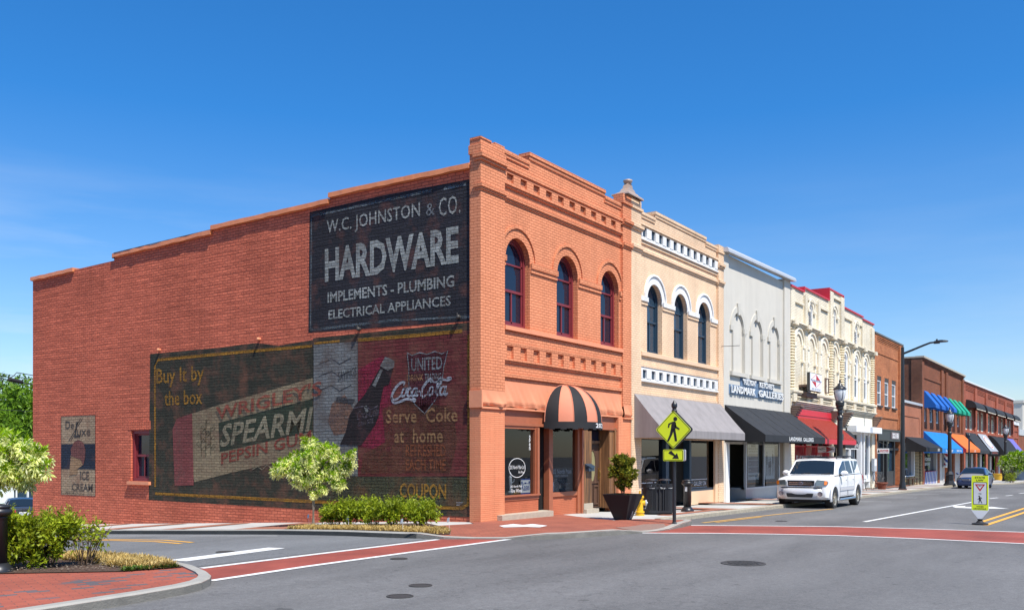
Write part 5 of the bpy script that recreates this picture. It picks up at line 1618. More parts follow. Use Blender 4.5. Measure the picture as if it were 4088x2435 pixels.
for u0, u1 in ((16.42, 19.2), (19.21, 22.2), (22.21, 25.3)):
    z0, z1 = 9.74 + .02 * (u0 - 16.4), 9.74 + .02 * (u1 - 16.4)
    p = lambda y, z: [(u0, y, z0 + z), (u1, y, z1 + z)]
    a, b_, c_, d_, e_ = p(.02, 0), p(-.22, -.02), p(-.22, .08), p(-.16, .17), p(.4, .18)
    for q, r_ in ((a, b_), (b_, c_), (c_, d_), (d_, e_)): m.face([q[0], q[1], r_[1], r_[0]])
    for k in (0, 1): m.face([a[k], b_[k], c_[k], d_[k], e_[k]])
m.build("coping", M['grey_metal'], b3)
m = MB(); m.box(16.5, 25.0, .62, 20, 2.6, 9.2); m.build("roof", M['roofing'], b3)
for txts, u0, u1, z0, z1 in ((('"FULTON"', "KETCHIE'S"), 18.5, 22.7, 4.55, 4.88), (("LANDMARK", "GALLERIES"), 17.15, 24.05, 4.14, 4.53)):
    m = MB(); m.box(u0, u1, Y3 - .03, Y3 + .005, z0, z1); bd = m.build("sign_board", M['sign_slate'], b3)
    m = MB(); mid = u0 + (u1 - u0) * .47
    for tx, a, c in ((txts[0], u0 + .12, mid - .25), (txts[1], mid + .2, u1 - .08)):
        vs, fs = glyphs(tx, .022, 1.05)
        for d in (0, .012, .024, .036): m.mesh([(a + (c - a) * x, Y3 - .07 - d, z0 + .05 + (z1 - z0 - .09) * y) for x, y in vs], fs)
    m.build("lettering", M['lettering'], bd)
shed_awning("shed_awning", "faded black canvas awning lettered in white over the recessed display windows", 16.55, 24.95, 3.66, .0, -1.66, 2.45, 2.17, [M['awn_black_old'], M['awn_black']], seams=7,
            text=[("LANDMARK  GALLERIES", 19.55, 23.05, 2.24, 2.41, M['lettering'])])
# recessed entrance and display windows
fr = MB()
fr.box(18.95, 23.5, -.02, .2, .20, .27); fr.box(18.95, 19.06, -.02, .08, .27, 2.6); fr.box(21.3, 21.37, 0, .08, .27, 2.6); fr.box(23.42, 23.5, 0, .08, .27, 2.6); fr.box(18.95, 19.05, .05, 2.9, .20, .27); fr.box(18.95, 23.5, 0, .08, 2.5, 2.6); fr.box(18.95, 19.03, .05, 2.9, 2.5, 2.6)
swf = fr.build("shop_window", M['grey_metal'], b3)
m = MB(); m.flat([rect(19.0, 23.45, .25, 2.55)], front(.03)); m.face([(19.0, .05, .25), (19.0, 2.8, .25), (19.0, 2.8, 2.55), (19.0, .05, 2.55)]); m.build("pane", M['glass'], swf)
m = MB(); m.box(18.98, 23.5, .0, .15, -.35, .20); m.box(18.98, 19.12, .15, 2.8, -.35, .20); m.build("bulkhead", M['pale_wall'], b3)
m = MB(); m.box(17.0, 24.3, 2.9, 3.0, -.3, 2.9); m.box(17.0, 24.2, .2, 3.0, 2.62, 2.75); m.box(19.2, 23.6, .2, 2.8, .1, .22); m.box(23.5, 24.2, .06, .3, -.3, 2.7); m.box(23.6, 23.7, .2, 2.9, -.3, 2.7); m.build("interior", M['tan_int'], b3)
m = MB(); m.box(17.05, 18.9, 2.8, 2.88, -.3, 2.3); m.box(16.98, 17.06, .3, 2.9, -.3, 2.7); m.build("entrance_door", M['dark_int'], b3)
m = MB(); m.box(16.56, 16.95, -.06, .02, -.25, 2.22); m.build("white_casing", M['white'], b3)
def poster(u0, u1, label, kind):
    m = MB(); y = .12
    m.flat([rect(u0, u1, .42, 2.25)], front(y)); m.mi = 1
    w = u1 - u0; h = 1.83; Z = lambda f: .42 + h * f
    if kind == 0:
        m.flat([rect(u0 + .3 * w, u1 - .3 * w, Z(.86), Z(.95))], front(y - .004))
        m.text("SOMETHING BIG IS HAPPENING", (u0 + .05 * w, y - .005, Z(.80)), EX, EZ, w * .9, .07, .015); m.text("I'M GETTING A NEW LOOK", (u0 + .08 * w, y - .005, Z(.735)), EX, EZ, w * .84, .07, .015)
        m.mi = 2
        for k, s in enumerate(("DINE", "SHOP", "LIVE")):
            m.mi = 2; m.flat([rect(u0 + .05 * w, u1 - .05 * w, Z(.56 - .155 * k), Z(.70 - .155 * k))], front(y - .004)); m.mi = 0; m.text(s, (u0 + .1 * w, y - .008, Z(.61 - .155 * k)), EX, EZ, w * .18, .07, .01)
        m.mi = 1; m.text("THE DOWNTOWN COLLECTION", (u0 + .05 * w, y - .005, Z(.16)), EX, EZ, w * .9, .08, .015); m.flat([rect(u0, u1, Z(0), Z(.09))], front(y - .004))
    else:
        m.text("THE DOWNTOWN COLLECTION", (u0 + .06 * w, y - .005, Z(.90)), EX, EZ, w * .88, .07, .02); m.flat([rect(u0 + .05 * w, u1 - .05 * w, Z(.865), Z(.87))], front(y - .004)); m.flat([rect(u0, u1, Z(0), Z(.08))], front(y - .004))
        for k, (c, zt) in enumerate(((.2, .76), (.42, .58), (.58, .60), (.82, .80))):
            cx = u0 + c * w; hh = Z(zt) - Z(.16)
            m.flat([[(cx - .05, Z(.16)), (cx - .015, Z(.16)), (cx, Z(.16) + hh * .4), (cx + .02, Z(.16)), (cx + .06, Z(.16)), (cx + .06, Z(.16) + hh * .45), (cx + .12, Z(.16) + hh * .5), (cx + .09, Z(.16) + hh * .8), (cx + .03, Z(.16) + hh * .86), (cx - .03, Z(.16) + hh * .86), (cx - .09, Z(.16) + hh * .8), (cx - .10, Z(.16) + hh * .5), (cx - .05, Z(.16) + hh * .45)]], front(y - .004))
            m.flat([[(cx + .045 * math.cos(t * .52), Z(.16) + hh * .94 + .06 * math.sin(t * .52)) for t in range(12)]], front(y - .004))
    o = m.build("poster", [M['paper'], M['ink'], M['photo_dark']], loc=((u0 + u1) / 2, y, .42)); return tag(o, label, "poster")
poster(19.55, 20.95, "tall poster with three photograph bands behind the display window glass", 0)
poster(21.75, 23.1, "tall poster with four standing silhouettes behind the display window glass", 1)
m = MB(); m.ball((23.55, -.3, gz(23, 0) + .08), .15, .12, .10, 8, 5)
o = m.build("paper_bag", [M['paper']], loc=(23.55, -.3, gz(23, 0))); tag(o, "crumpled white bag beside the black bag at the display window", "bag")
m = MB(); m.ball((23.2, -.25, gz(23, 0) + .14), .24, .18, .17, 10, 6)
o = m.build("bag", [M['black_matte']], loc=(23.2, -.25, gz(23, 0)), smooth=True); tag(o, "black bag lying at the foot of the display window", "bag")
# ------------------------------------------------------------------ ivory building with red capped parapet
GRP = "shop buildings along the main street"
b4 = thing("ivory_building", "ivory painted brick building with rope quoins and a red capped stepped parapet", "building", (33, 0, -.3), group=GRP)
Y4 = .10; t3 = front(Y4)
UP = [28.75, 33.2, 38.0]; BL = [26.55, 28.75, 31.0]; MW = [35.6, 38.0, 40.3]
steps = [(25.1, 27.5, 9.82), (27.5, 32.05, 10.03), (32.05, 34.95, 10.66), (34.95, 39.6, 10.06), (39.6, 42.45, 9.93)]
m = MB()
m.flat([[(25.1, 3.2), (42.45, 3.2), (42.45, 9.6), (25.1, 9.6)]] + [arch(u, .36, 9.0 if u != 33.2 else 9.28, 8.22, 10) for u in UP] + [arch(33.2, .42, 7.05, 4.9, 12)] + [arch(u, .46, 7.05, 4.88, 12) for u in MW], t3, .2)
for u0, u1, z in steps: m.box(u0, u1, Y4 - .002, .4, 9.598, z - .08)
m.box(25.1, 25.75, .0, .4, -.35, 3.3); m.box(32.2, 32.75, .0, .4, -.35, 3.3); m.box(34.75, 35.25, .0, .4, -.35, 3.3); m.box(41.75, 42.45, .0, .4, -.45, 3.3)
m.build("facade", M['ivory_brick'], b4)
for u in (27.7, 30.0, 37.0, 39.4): m = MB(); m.box(u - .2, u + .2, Y4 - .11, Y4 + .01, 4.9, 9.6); m.build("pilaster", M['ivory_brick'], b4)
m = MB()
for u in (25.5, 32.45, 34.7, 42.05):
    m = MB(); m.box(u - .33, u + .33, Y4 - .10, Y4 + .01, 8.1, 9.6 if abs(u - 33.6) > 2 else 10.5); m.build("pilaster", M['ivory_brick'], b4)
    m = MB(); m.box(u - .33, u + .33, Y4 - .10, Y4 + .01, 3.9, 4.6); m.build("pedestal", M['ivory_brick'], b4)
m = MB()
for u in (25.5, 32.45, 34.7, 42.05):                    # rope-like stacked quoins
    m = MB(); z = 4.62
    while z < 7.85:
        m.ball((u, Y4 - .03, z + .07), .36, .16, .075, 8, 5); z += .138
    m.build("quoin", M['quoin'], b4)
m = MB()
for z0, z1, p in ((7.86, 7.94, .10), (7.94, 8.02, .17), (8.02, 8.10, .24), (4.60, 4.68, .18), (4.68, 4.78, .24), (4.30, 4.36, .06), (4.38, 4.44, .10), (4.46, 4.52, .14)):
    m.box(25.1, 42.45, Y4 - p, Y4 + .01, z0, z1)
for u in (25.5, 27.7, 30.0, 32.45, 34.7, 37.0, 39.4, 42.05): m.box(u - .3, u + .3, Y4 - .30, Y4 + .01, 7.9, 8.12); m.box(u - .26, u + .26, Y4 - .22, Y4 + .01, 4.2, 4.6)
for u0, u1 in ((25.75, 32.2), (35.25, 42.0)):
    for k in range(5): m.box(u0 - .05 * k, u1 + .05 * k, Y4 - .06 - .06 * k, Y4 + .01, 3.88 + .085 * k, 3.88 + .085 * k + .06)
for u0, u1, z in ((28.0, 29.7, 9.42), (30.3, 31.9, 9.30), (35.2, 36.8, 9.42), (37.2, 39.2, 9.40), (32.8, 34.4, 10.2), (25.2, 27.4, 9.05)): m.box(u0, u1, Y4 - .09, Y4 + .01, z, z + .10)
m.build("cornice", M['ivory_brick'], b4)
m = MB()
for u in UP:
    zs = 9.0 if u != 33.2 else 9.28
    m.ring(arc(u, .62, zs, 14, .05), arc(u, .54, zs, 14, .05), t3, .01, -.10); m.ring(arc(u, .54, zs, 14), arc(u, .37, zs, 14), t3, .01, -.05)
    for s in (-1, 1): m.box(u + s * .55 - .16, u + s * .55 + .16, Y4 - .12, Y4 + .01, zs - .12, zs)
for u in BL + MW + [33.2]:
    m.ring(arc(u, .80, 7.08, 14, .05), arc(u, .72, 7.08, 14, .05), t3, .01, -.13); m.ring(arc(u, .72, 7.08, 14), arc(u, .53, 7.04, 14), t3, .01, -.06)
    for s in (-1, 1):
        m.box(u + s * .70 - .16, u + s * .70 + .16, Y4 - .14, Y4 + .01, 6.92, 7.08); m.box(u + s * .66 - .13, u + s * .66 + .13, Y4 - .10, Y4 + .01, 6.3, 6.92); m.box(u + s * .66 - .16, u + s * .66 + .16, Y4 - .14, Y4 + .01, 6.2, 6.3)
        m.box(u + s * .66 - .10, u + s * .66 + .10, Y4 - .06, Y4 + .01, 4.9, 6.2)
m.build("window_arch", M['ivory_flat'], b4)
m = MB()
for i, (u0, u1, z) in enumerate(steps):
    m.box(u0 - (.06 if i in (1, 2) else 0), u1 + (.06 if i in (2, 3) else 0), Y4 - .08, .46, z - .08, z)
m.box(31.97, 32.04, Y4 - .09, 2.4, 9.95, 10.66); m.box(34.96, 35.02, Y4 - .09, 1.2, 9.98, 10.66); m.box(27.43, 27.5, Y4 - .09, 1.6, 9.74, 10.03); m.box(32.04, 34.96, .46, 2.4, 10.55, 10.64)
m.build("coping", M['red_paint'], b4)
for u in UP: arch_window(b4, u, .36, 9.0 if u != 33.2 else 9.28, 8.22, Y4, M['white'], M['dark_int'], 8.7, False, .05, .07, louvre=True)
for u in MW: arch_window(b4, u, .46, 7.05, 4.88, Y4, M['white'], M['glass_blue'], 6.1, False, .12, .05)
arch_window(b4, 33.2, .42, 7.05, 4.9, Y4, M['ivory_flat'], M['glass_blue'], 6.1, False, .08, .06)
rect_window(b4, 31.3, 31.95, 4.95, 5.75, Y4 - .15, M['bracket'], M['glass_up'], .13, .05)
m = MB()
for u in (25.45, 32.45, 34.95, 42.1):
    m = MB()
    for k in range(9): m.box(u - .26, u + .26, Y4 - .08 - .062 * k, Y4 + .01, 3.10 + .105 * k, 3.10 + .105 * k + .085)
    m.build("corbel", M['bracket'], b4)
m = MB(); m.box(25.75, 32.2, -.02, .3, 3.36, 3.90); m.box(25.75, 32.2, -.05, .0, 3.6, 3.64); m.build("fascia", M['red_paint'], b4)
fr = MB()
for u in (25.8, 27.9, 30.0, 32.1): fr.box(u - .05, u + .05, .08, .2, -.3, 3.3)
fr.box(25.75, 32.2, .08, .2, 2.05, 2.12); fr.box(25.75, 32.2, .08, .25, .3, .4)
k = 25.95
while k < 32.1: fr.tube([(k, .1, .4), (k + .12, .1, 1.2), (k, .1, 2.05)], .018, 5); k += .2
g4 = fr.build("shop_window", M['red_paint'], b4)
MB().flat([rect(25.75, 32.2, -.3, 3.3)], front(.24)).build("pane", M['glass_up'], g4)
m = MB(); m.text("BY LAYAWAY", (26.2, .06, 1.45), EX, EZ, 1.9, .18, .01); m.text("BUY SELL", (28.6, .06, 1.45), EX, EZ, 2.2, .18, .01); m.build("window_lettering", M['paper'], g4)
m = MB(); m.box(35.25, 41.75, .0, .3, 3.36, 3.88); m.build("fascia", M['ivory_flat'], b4)
fr = MB(); fr.box(36.0, 42.5, -.42, .1, 2.98, 3.34)
for u, y in ((36.9, .15), (38.5, -.1), (39.3, -.1), (41.2, .05)): fr.box(u - .10, u + .10, y, y + .25, -.4, 3.0)
fr.box(35.3, 41.7, .15, .3, 1.98, 2.14); fr.box(35.3, 38.4, .2, .35, .1, .3); fr.box(39.3, 41.3, .02, .2, .0, .4); fr.box(35.25, 41.75, .1, .3, 2.85, 3.0)
g4 = fr.build("shop_window", M['white'], b4)
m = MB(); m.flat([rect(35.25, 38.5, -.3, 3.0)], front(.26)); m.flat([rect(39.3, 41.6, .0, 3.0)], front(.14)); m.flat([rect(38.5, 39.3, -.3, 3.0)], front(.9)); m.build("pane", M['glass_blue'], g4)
m = MB(); m.box(25.2, 42.4, 1.0, 20, -.3, 9.3); m.build("roof", M['roofing'], b4)

# corrugated red awning: thin rib highlights are coloured in as lighter stripes
aw = thing("ribbed_awning", "red metal awning with highlights coloured onto its ribs over the pawn shop", "awning", (29, 0, 2.2), group="awnings over the shop fronts")
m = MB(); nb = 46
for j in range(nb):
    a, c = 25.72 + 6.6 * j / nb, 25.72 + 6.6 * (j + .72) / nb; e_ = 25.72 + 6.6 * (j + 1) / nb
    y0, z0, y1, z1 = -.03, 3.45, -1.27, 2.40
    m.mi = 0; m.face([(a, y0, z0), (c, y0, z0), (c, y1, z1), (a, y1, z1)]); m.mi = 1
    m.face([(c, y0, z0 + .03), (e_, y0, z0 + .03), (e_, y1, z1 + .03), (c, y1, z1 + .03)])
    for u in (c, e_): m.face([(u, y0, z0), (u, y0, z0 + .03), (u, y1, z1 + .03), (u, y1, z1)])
m.build("canopy", [M['red_stripe'], M['light_red']], aw)
m = MB(); m.box(25.72, 32.32, -1.29, -1.26, 2.18, 2.42); m.build("valance", M['red_paint'], aw)
m = MB()
for u in (25.74, 32.3): m.face([(u, -.03, 3.45), (u, -1.27, 2.42), (u, -1.27, 2.18), (u, -.03, 2.3)])
m.build("side", M['red_stripe'], aw)
shed_awning("barrel_awning", "small rounded black awning numbered in white beside the pawn shop", 32.75, 35.6, 3.05, 0, -.62, 2.32, 2.02, [M['awn_black'], M['awn_black']], curve=.9, text=[("210", 34.75, 35.45, 2.08, 2.27, M['lettering'])])
# pawn shop box sign, hung out from the wall
ps = thing("box_sign", "white lit box sign with red diamond hung out from the pawn shop wall", "sign", (27.6, -.4, 5.2))
m = MB(); m.box(26.56, 28.64, -.48, -.35, 4.78, 5.69); m.build("case", M['kerb_dark'], ps)
m = MB(); m.box(26.6, 28.6, -.50, -.485, 4.81, 5.66); m.build("face", M['white'], ps)
m = MB(); cx, cz, y = 27.6, 5.31, -.506
for sx, sz in ((1, 1), (-1, -1)): m.flat([[(cx + sx * .02, cz + sz * .05), (cx + sx * .74, cz + sz * .05), (cx + sx * .02, cz + sz * .32)]], front(y))
for sx, sz in ((-1, 1), (1, -1)): m.tube([(cx + sx * .02, y, cz + sz * .32), (cx + sx * .76, y, cz + sz * .05)], .01, 4)
m.build("emblem", M['sign_red'], ps)
m = MB(); m.text("The Aisle Pawn Shop", (26.68, y - .002, cz - .055), EX, EZ, 1.84, .11, .012); m.text("PAWN + COIN + GUN SHOP", (26.85, y - .002, 4.86), EX, EZ, 1.5, .08, .005); m.build("lettering", M['sign_blue'], ps)
m = MB(); m.box(26.7, 28.5, -.3, .1, 4.5, 4.74); m.box(26.7, 28.5, -.36, .1, 5.0, 5.1); m.build("bracket", M['bracket'], ps)
hs = thing("hanging_sign", "white blade sign with red diamond hung below the ribbed awning", "sign", (29, -.6, 1.8))
sd_ = lambda x: (lambda a, b, d=0: (x + d, a, b)); EXB = (0, -1, 0)
m = MB(); m.box(28.985, 29.015, -1.04, -.19, 1.78, 2.09); m.build("board", M['white'], hs)
m = MB(); m.flat([[(-.62, 2.07), (-.62, 1.94), (-.94, 1.94)]], sd_(28.98)); m.flat([[(-.62, 1.80), (-.62, 1.92), (-.94, 1.92)]], sd_(28.98)); m.build("emblem", M['sign_red'], hs)
m = MB(); m.text("The Aisle Pawn Shop", (28.976, -.21, 1.895), EXB, EZ, .81, .085, .02)
for p, q in (((-.30, 1.93), (-.62, 2.075)), ((-.62, 2.075), (-.95, 1.93)), ((-.95, 1.93), (-.62, 1.795)), ((-.62, 1.795), (-.30, 1.93))): m.tube([(28.98, *p), (28.98, *q)], .007, 4)
m.build("lettering", M['ink'], hs)
m = MB(); m.tube([(29, -.3, 2.09), (29, -.3, 2.6)], .01, 4); m.tube([(29, -.95, 2.09), (29, -.95, 2.5)], .01, 4); m.build("chain", M['iron'], hs)
o = MB(); o.box(41.55, 42.25, -.16, .0, .62, 1.42); o.box(41.75, 42.05, -.10, .0, .0, .62); o.mi = 1; o.box(41.62, 42.18, -.166, -.16, .95, 1.36)
o = o.build("meter_box", [M['box_grey'], M['paper']], loc=(41.9, 0, .6)); tag(o, "grey enamel meter box fixed to the end of the ivory wall", "box")

# ------------------------------------------------------------------ orange brown brick building
b5 = thing("brown_building", "orange brown brick building with three tall windows over a black shop front", "building", (46.8, 0, -.4), group=GRP)
t3 = front(.10); W5 = [(43.5, 44.75), (45.7, 46.95), (47.9, 49.2)]
m = MB()
m.flat([[(42.5, 3.2), (50.0, 3.2), (50.0, 9.35), (42.5, 9.35)]] + [rect(a, c, 4.85, 6.75) for a, c in W5], t3, .24)
m.box(42.48, 43.1, .0, .34, 3.2, 9.35); m.box(49.95, 51.1, -.02, .4, -.45, 9.46); m.box(42.48, 43.0, -.02, .3, -.4, 3.3)
for k in range(4): m.box(43.1, 49.95, .08 - .03 * k, .3, 8.95 + .10 * k, 9.03 + .10 * k)
m.box(43.1, 49.95, .04, .11, 4.08, 4.2); m.box(43.1, 49.95, .06, .11, 8.2, 8.26); m.box(43.1, 43.3, .06, .11, 3.4, 4.1); m.box(49.7, 49.95, .06, .11, 3.4, 4.1)
m.build("facade", M['brown_brick'], b5)
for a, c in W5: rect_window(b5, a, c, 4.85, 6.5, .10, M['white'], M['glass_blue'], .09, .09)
m = MB()
for a, c in W5: m.box(a, c, .11, .3, 6.5, 6.75); m.box(a - .08, c + .08, .0, .12, 4.74, 4.85)
m.build("lintel", M['dark_int'], b5)
m = MB(); m.box(42.45, 51.12, -.05, .42, 9.36, 9.46); m.box(42.6, 51, .7, 20, 3, 9.0); m.build("roof", M['roofing'], b5)
fr = MB(); fr.box(42.9, 50.6, -.12, .2, 2.55, 3.30); fr.box(42.85, 50.65, -.18, .2, 3.24, 3.32)
for u in (43.1, 44.9, 46.0, 48.3, 50.4): fr.box(u - .14, u + .14, .0, .24, -.45, 2.6)
fr.box(43.1, 44.9, .02, .2, -.45, .55); fr.box(46, 48.3, .02, .2, -.45, .55); fr.box(43, 50.4, .05, .2, 1.95, 2.1)
s5 = fr.build("shop_front", M['black_metal'], b5)
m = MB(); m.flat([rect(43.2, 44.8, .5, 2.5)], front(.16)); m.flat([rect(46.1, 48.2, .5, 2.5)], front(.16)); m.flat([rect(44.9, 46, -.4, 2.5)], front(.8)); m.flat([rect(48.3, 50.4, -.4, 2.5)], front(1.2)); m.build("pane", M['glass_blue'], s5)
m = MB(); m.box(46.6, 48.9, -.17, -.13, 2.72, 3.16); m.build("sign_board", M['photo_dark'], s5)
m = MB(); m.text("221B", (46.8, -.18, 2.78), EX, EZ, 1.9, .32, .02); m.build("lettering", M['lettering'], s5)
bs = thing("bracket_sign", "white blade sign with red lettering hung from an iron bracket", "sign", (42.6, -.5, 1.7))
m = MB(); m.box(42.585, 42.615, -.82, -.10, 1.74, 2.05); m.build("board", M['white'], bs)
m = MB(); m.text("SAWYER", (42.578, -.28, 1.86), EXB, EZ, .52, .12, .03); m.flat([rect(-.80, -.28, 1.82, 1.835)], sd_(42.58)); m.build("lettering", M['sign_red'], bs)
m = MB(); m.flat([[(-.13, 1.80), (-.26, 1.80), (-.26, 1.87), (-.23, 1.92), (-.24, 1.98), (-.20, 2.0), (-.18, 1.94), (-.14, 1.88)]], sd_(42.58)); m.build("emblem", M['ink'], bs)
m = MB(); m.tube([(42.6, .06, 2.62), (42.6, -.85, 2.54)], .018, 6); m.tube([(42.6, .06, 2.60), (42.6, -.8, 2.2)], .014, 6)
for v in (-.18, -.72): m.tube([(42.6, v, 2.55), (42.6, v - .04, 2.3), (42.6, v, 2.05)], .012, 5)
m.tube([(42.6, .02, .9), (42.6, .02, 2.8)], .025, 6); m.build("bracket", M['iron'], bs)

# ------------------------------------------------------------------ low salmon brick shop
b6 = thing("low_shop", "single storey salmon brick shop between two taller brick buildings", "building", (55, 0, -.5), group=GRP)
m = MB(); m.flat([[(51.1, 2.5), (58.4, 2.5), (58.4, 5.4), (51.1, 5.4)]], front(.08))
m.box(51.3, 57.8, .04, .09, 4.46, 4.56); m.box(57.45, 57.7, .04, .09, 3.3, 4.46); m.box(51.3, 51.5, .04, .09, 3.3, 4.46)
m.face([(51.1, .08, 5.4), (51.1, 14, 5.4), (51.1, 14, 0), (51.1, .08, 0)]); m.build("facade", M['salmon_brick'], b6)
m = MB(); m.box(51.1, 58.42, -.04, .5, 5.40, 5.58); m.build("coping", M['grey_metal'], b6)
m = MB(); m.box(51.12, 51.5, .0, .4, -.6, 2.6); m.box(55.5, 57.1, .0, .4, -.7, 2.6); m.box(57.7, 58.4, .0, .4, -.7, 2.6); m.box(51.5, 55.5, .06, .4, -.6, .1); m.build("shop_pier", M['tan_brick'], b6)
m = MB(); m.box(51.5, 55.5, .1, .2, 1.9, 2.6); m.box(51.45, 51.6, .05, .2, .1, 2.0); m.box(55.2, 55.4, .0, .3, .1, 2.2); m.box(51.5, 55.5, .02, .2, .05, .12)
s6 = m.build("shop_window", M['white'], b6); MB().flat([rect(51.5, 58.3, -.6, 2.6)], front(.24)).build("pane", M['glass_up'], s6)
m = MB(); m.box(51.2, 58.3, .5, 14, 2.6, 5.2); m.build("roof", M['roofing'], b6)
shed_awning("shed_awning", "black canvas awning over the low salmon brick shop", 51.9, 58.6, 2.96, .0, -1.4, 2.17, 1.88, [M['awn_black'], M['awn_black']], text=[("220", 56.5, 57.4, 1.93, 2.12, M['lettering'])])

# ------------------------------------------------------------------ dark red brick building with coloured awnings
b7 = thing("dark_brick_building", "dark red brick building with small bright awnings over its upper windows", "building", (69, 0, -.6), group=GRP)
W7 = [(59.1, 60.8), (62.0, 63.7), (64.9, 66.6), (68.0, 69.6), (70.6, 72.2), (73.3, 74.9), (76.2, 77.8)]
t3 = front(.12)
m = MB()
m.flat([[(58.4, 2.5), (80.0, 2.5), (80.0, 9.2), (58.4, 9.2)]] + [rect(a + .3, c - .35, 4.28, 6.3) for a, c in W7], t3, .25)
for a, c in ((58.4, 59.2), (67.2, 68.2), (69.6, 70.6), (79.0, 80.0)): m.box(a, c, .0, .13, 2.5, 8.9)
for k in range(4): m.box(58.4, 80.0, .10 - .05 * k, .3, 8.86 + .085 * k, 8.93 + .085 * k)
m.box(58.4, 80, .05, .13, 3.5, 3.7); m.box(59.2, 67.2, .06, .13, 7.7, 7.9)
m.build("facade", M['dark_brick'], b7)
m = MB(); m.face([(58.4, .12, -1), (58.4, 18, -1), (58.4, 18, 9.2), (58.4, .12, 9.2)]); m.box(58.33, 58.4, .0, .8, 5, 9.2); m.mi = 0; m.box(58.36, 58.42, 2.9, 3.2, 6.9, 7.3); m.build("side_wall", M['dark_side_brick'], b7)
m = MB(); m.box(58.3, 80.1, -.14, .5, 9.2, 9.34); m.box(58.3, 58.8, .5, 18, 9.2, 9.32); m.build("coping", M['limestone'], b7)
m = MB(); m.box(58.5, 79.9, .7, 18, -.6, 9.0); m.build("roof", M['roofing'], b7)
for i, (a, c) in enumerate(W7): rect_window(b7, a + .3, c - .35, 4.28, 6.2, .12, M['white'], M['glass_up'], .07, .1)
for u in (58.5, 65.4, 70.6, 73.5, 78.9): s7 = MB(); s7.box(u, u + .9, .0, .4, -.9, 2.6); s7.build("shop_pier", M['dark_brick'], b7)
m = MB(); m.box(65.0, 68.4, .05, .3, -.8, 2.2); m.box(68.0, 68.5, -.02, .1, -.8, 2.2); m.build("pale_panel", M['pale_wall'], b7)
m = MB(); m.flat([rect(59.4, 79, -.9, 2.6)], front(.3)); m.build("pane", M['glass_up'], b7)
m = MB(); m.box(59.4, 65, .06, .2, -.8, .32)
m.mi = 1
for k in range(8):
    u = 59.6 + .68 * k; m.flat([[(u, -.75), (u + .28, -.75), (u + .75, .28), (u + .47, .28)]], front(.05)); 
m.mi = 2
for k in range(8):
    u = 59.93 + .68 * k; m.flat([[(u, -.75), (u + .2, -.75), (u + .67, .28), (u + .47, .28)]], front(.048))
m.build("striped_bulkhead", [M['awn_red'], M['awn_blue'], M['white']], b7)
m = MB(); m.text("Rid-Victorious", (59.8, .28, 1.15), EX, EZ, 3.8, .40, .015); m.text("BARBER SHOP", (60.2, .28, .78), EX, EZ, 3.2, .25, .01); m.build("window_lettering", M['paper'], b7)
m = MB(); m.box(70.9, 73.4, .2, .28, -.4, 2.2); m.box(74.6, 78.8, .2, .26, -.9, 2.3); m.build("interior_panel", M['pale_wall'], b7)
for i, (a, c) in enumerate(W7):
    colr = ('awn_blue', 'awn_blue', 'awn_blue', 'awn_blue', 'awn_green', 'awn_green', 'awn_green')[i]
    k = (i if i < 4 else i - 4)
    lab = ("blue window awning nearest the exposed dark side wall", "second blue window awning from the dark side wall", "third blue window awning from the dark side wall", "blue window awning next to the green ones")[k] if i < 4 else ("green window awning next to the blue ones", "middle one of three green window awnings", "green window awning farthest from the blue ones")[k]
    a_ = thing("window_awning", lab, "awning", ((a + c) / 2, 0, 5.3), group="small awnings over upper windows")
    m = MB(); y1 = -.85
    m.face([(a, 0, 6.68), (c, 0, 6.68), (c, y1, 5.56), (a, y1, 5.56)]); m.face([(a, y1, 5.56), (c, y1, 5.56), (c, y1, 5.30), (a, y1, 5.30)])
    for u in (a, c): m.face([(u, 0, 6.68), (u, y1, 5.56), (u, y1, 5.30), (u, 0, 5.32)])
    m.build("canopy", M[colr], a_)
    m = MB(); m.tube([(a + .03, 0, 5.33), (a + .03, y1 + .02, 5.32), (c - .03, y1 + .02, 5.32), (c - .03, 0, 5.33)], .02, 5); m.build("frame", M['iron'], a_)
shed_awning("shed_awning", "bright blue canvas awning over the barber shop", 58.9, 69.4, 3.5, .0, -1.35, 2.16, 1.78, [M['awn_blue2'], M['awn_blue']], text=[("The BARBER SHOP", 60.5, 64.0, 1.86, 2.06, M['lettering']), ("Barber Shop", 66.0, 68.6, 1.85, 2.09, M['lettering'])])
shed_awning("shed_awning", "tangerine canvas awning with crimson ends", 70.6, 79.6, 3.54, .0, -1.45, 2.13, 1.86, [M['awn_tang'], M['awn_red']], text=[("222", 75.6, 76.6, 1.9, 2.08, M['lettering'])])

# ------------------------------------------------------------------ bright red brick building, far along the row
b8 = thing("red_brick_building", "long red brick building with five bays and a white capped roofline", "building", (102, 0, -1), group=GRP)
bays = [(80.8, 87.6), (89.2, 96.2), (97.8, 105.8), (107.6, 115.2), (116.8, 124.4)]
t3 = front(.14)
wins = []
for i, (a, c) in enumerate(bays):
    w = (c - a)
    wins += [(a + .10 * w, a + .32 * w), (a + .58 * w, a + .80 * w)]
m = MB()
m.flat([[(79.9, 2.5), (125.4, 2.5), (125.4, 9.15), (79.9, 8.85)]] + [rect(a, c, 4.15, 6.2) for a, c in wins], t3, .2)
pu = 79.9
for a, c in bays + [(125.4, 0)]: m.box(pu, a, .0, .15, -1.2, 8.6); pu = c
for a, c in bays:
    for k in range(4): m.box(a, c, .10 - .02 * k, .15, 8.1 + .13 * k, 8.18 + .13 * k)
m.box(79.9, 125.4, .014, .15, 3.85, 4.05)
m.face([(79.95, .1, 8.5), (125.4, .1, 8.5), (125.4, .0, 9.1), (79.95, .0, 8.8)])
m.face([(125.4, .1, -2), (125.4, 18, -2), (125.4, 18, 9.1), (125.4, .1, 9.1)])
m.build("facade", M['red_brick'], b8)
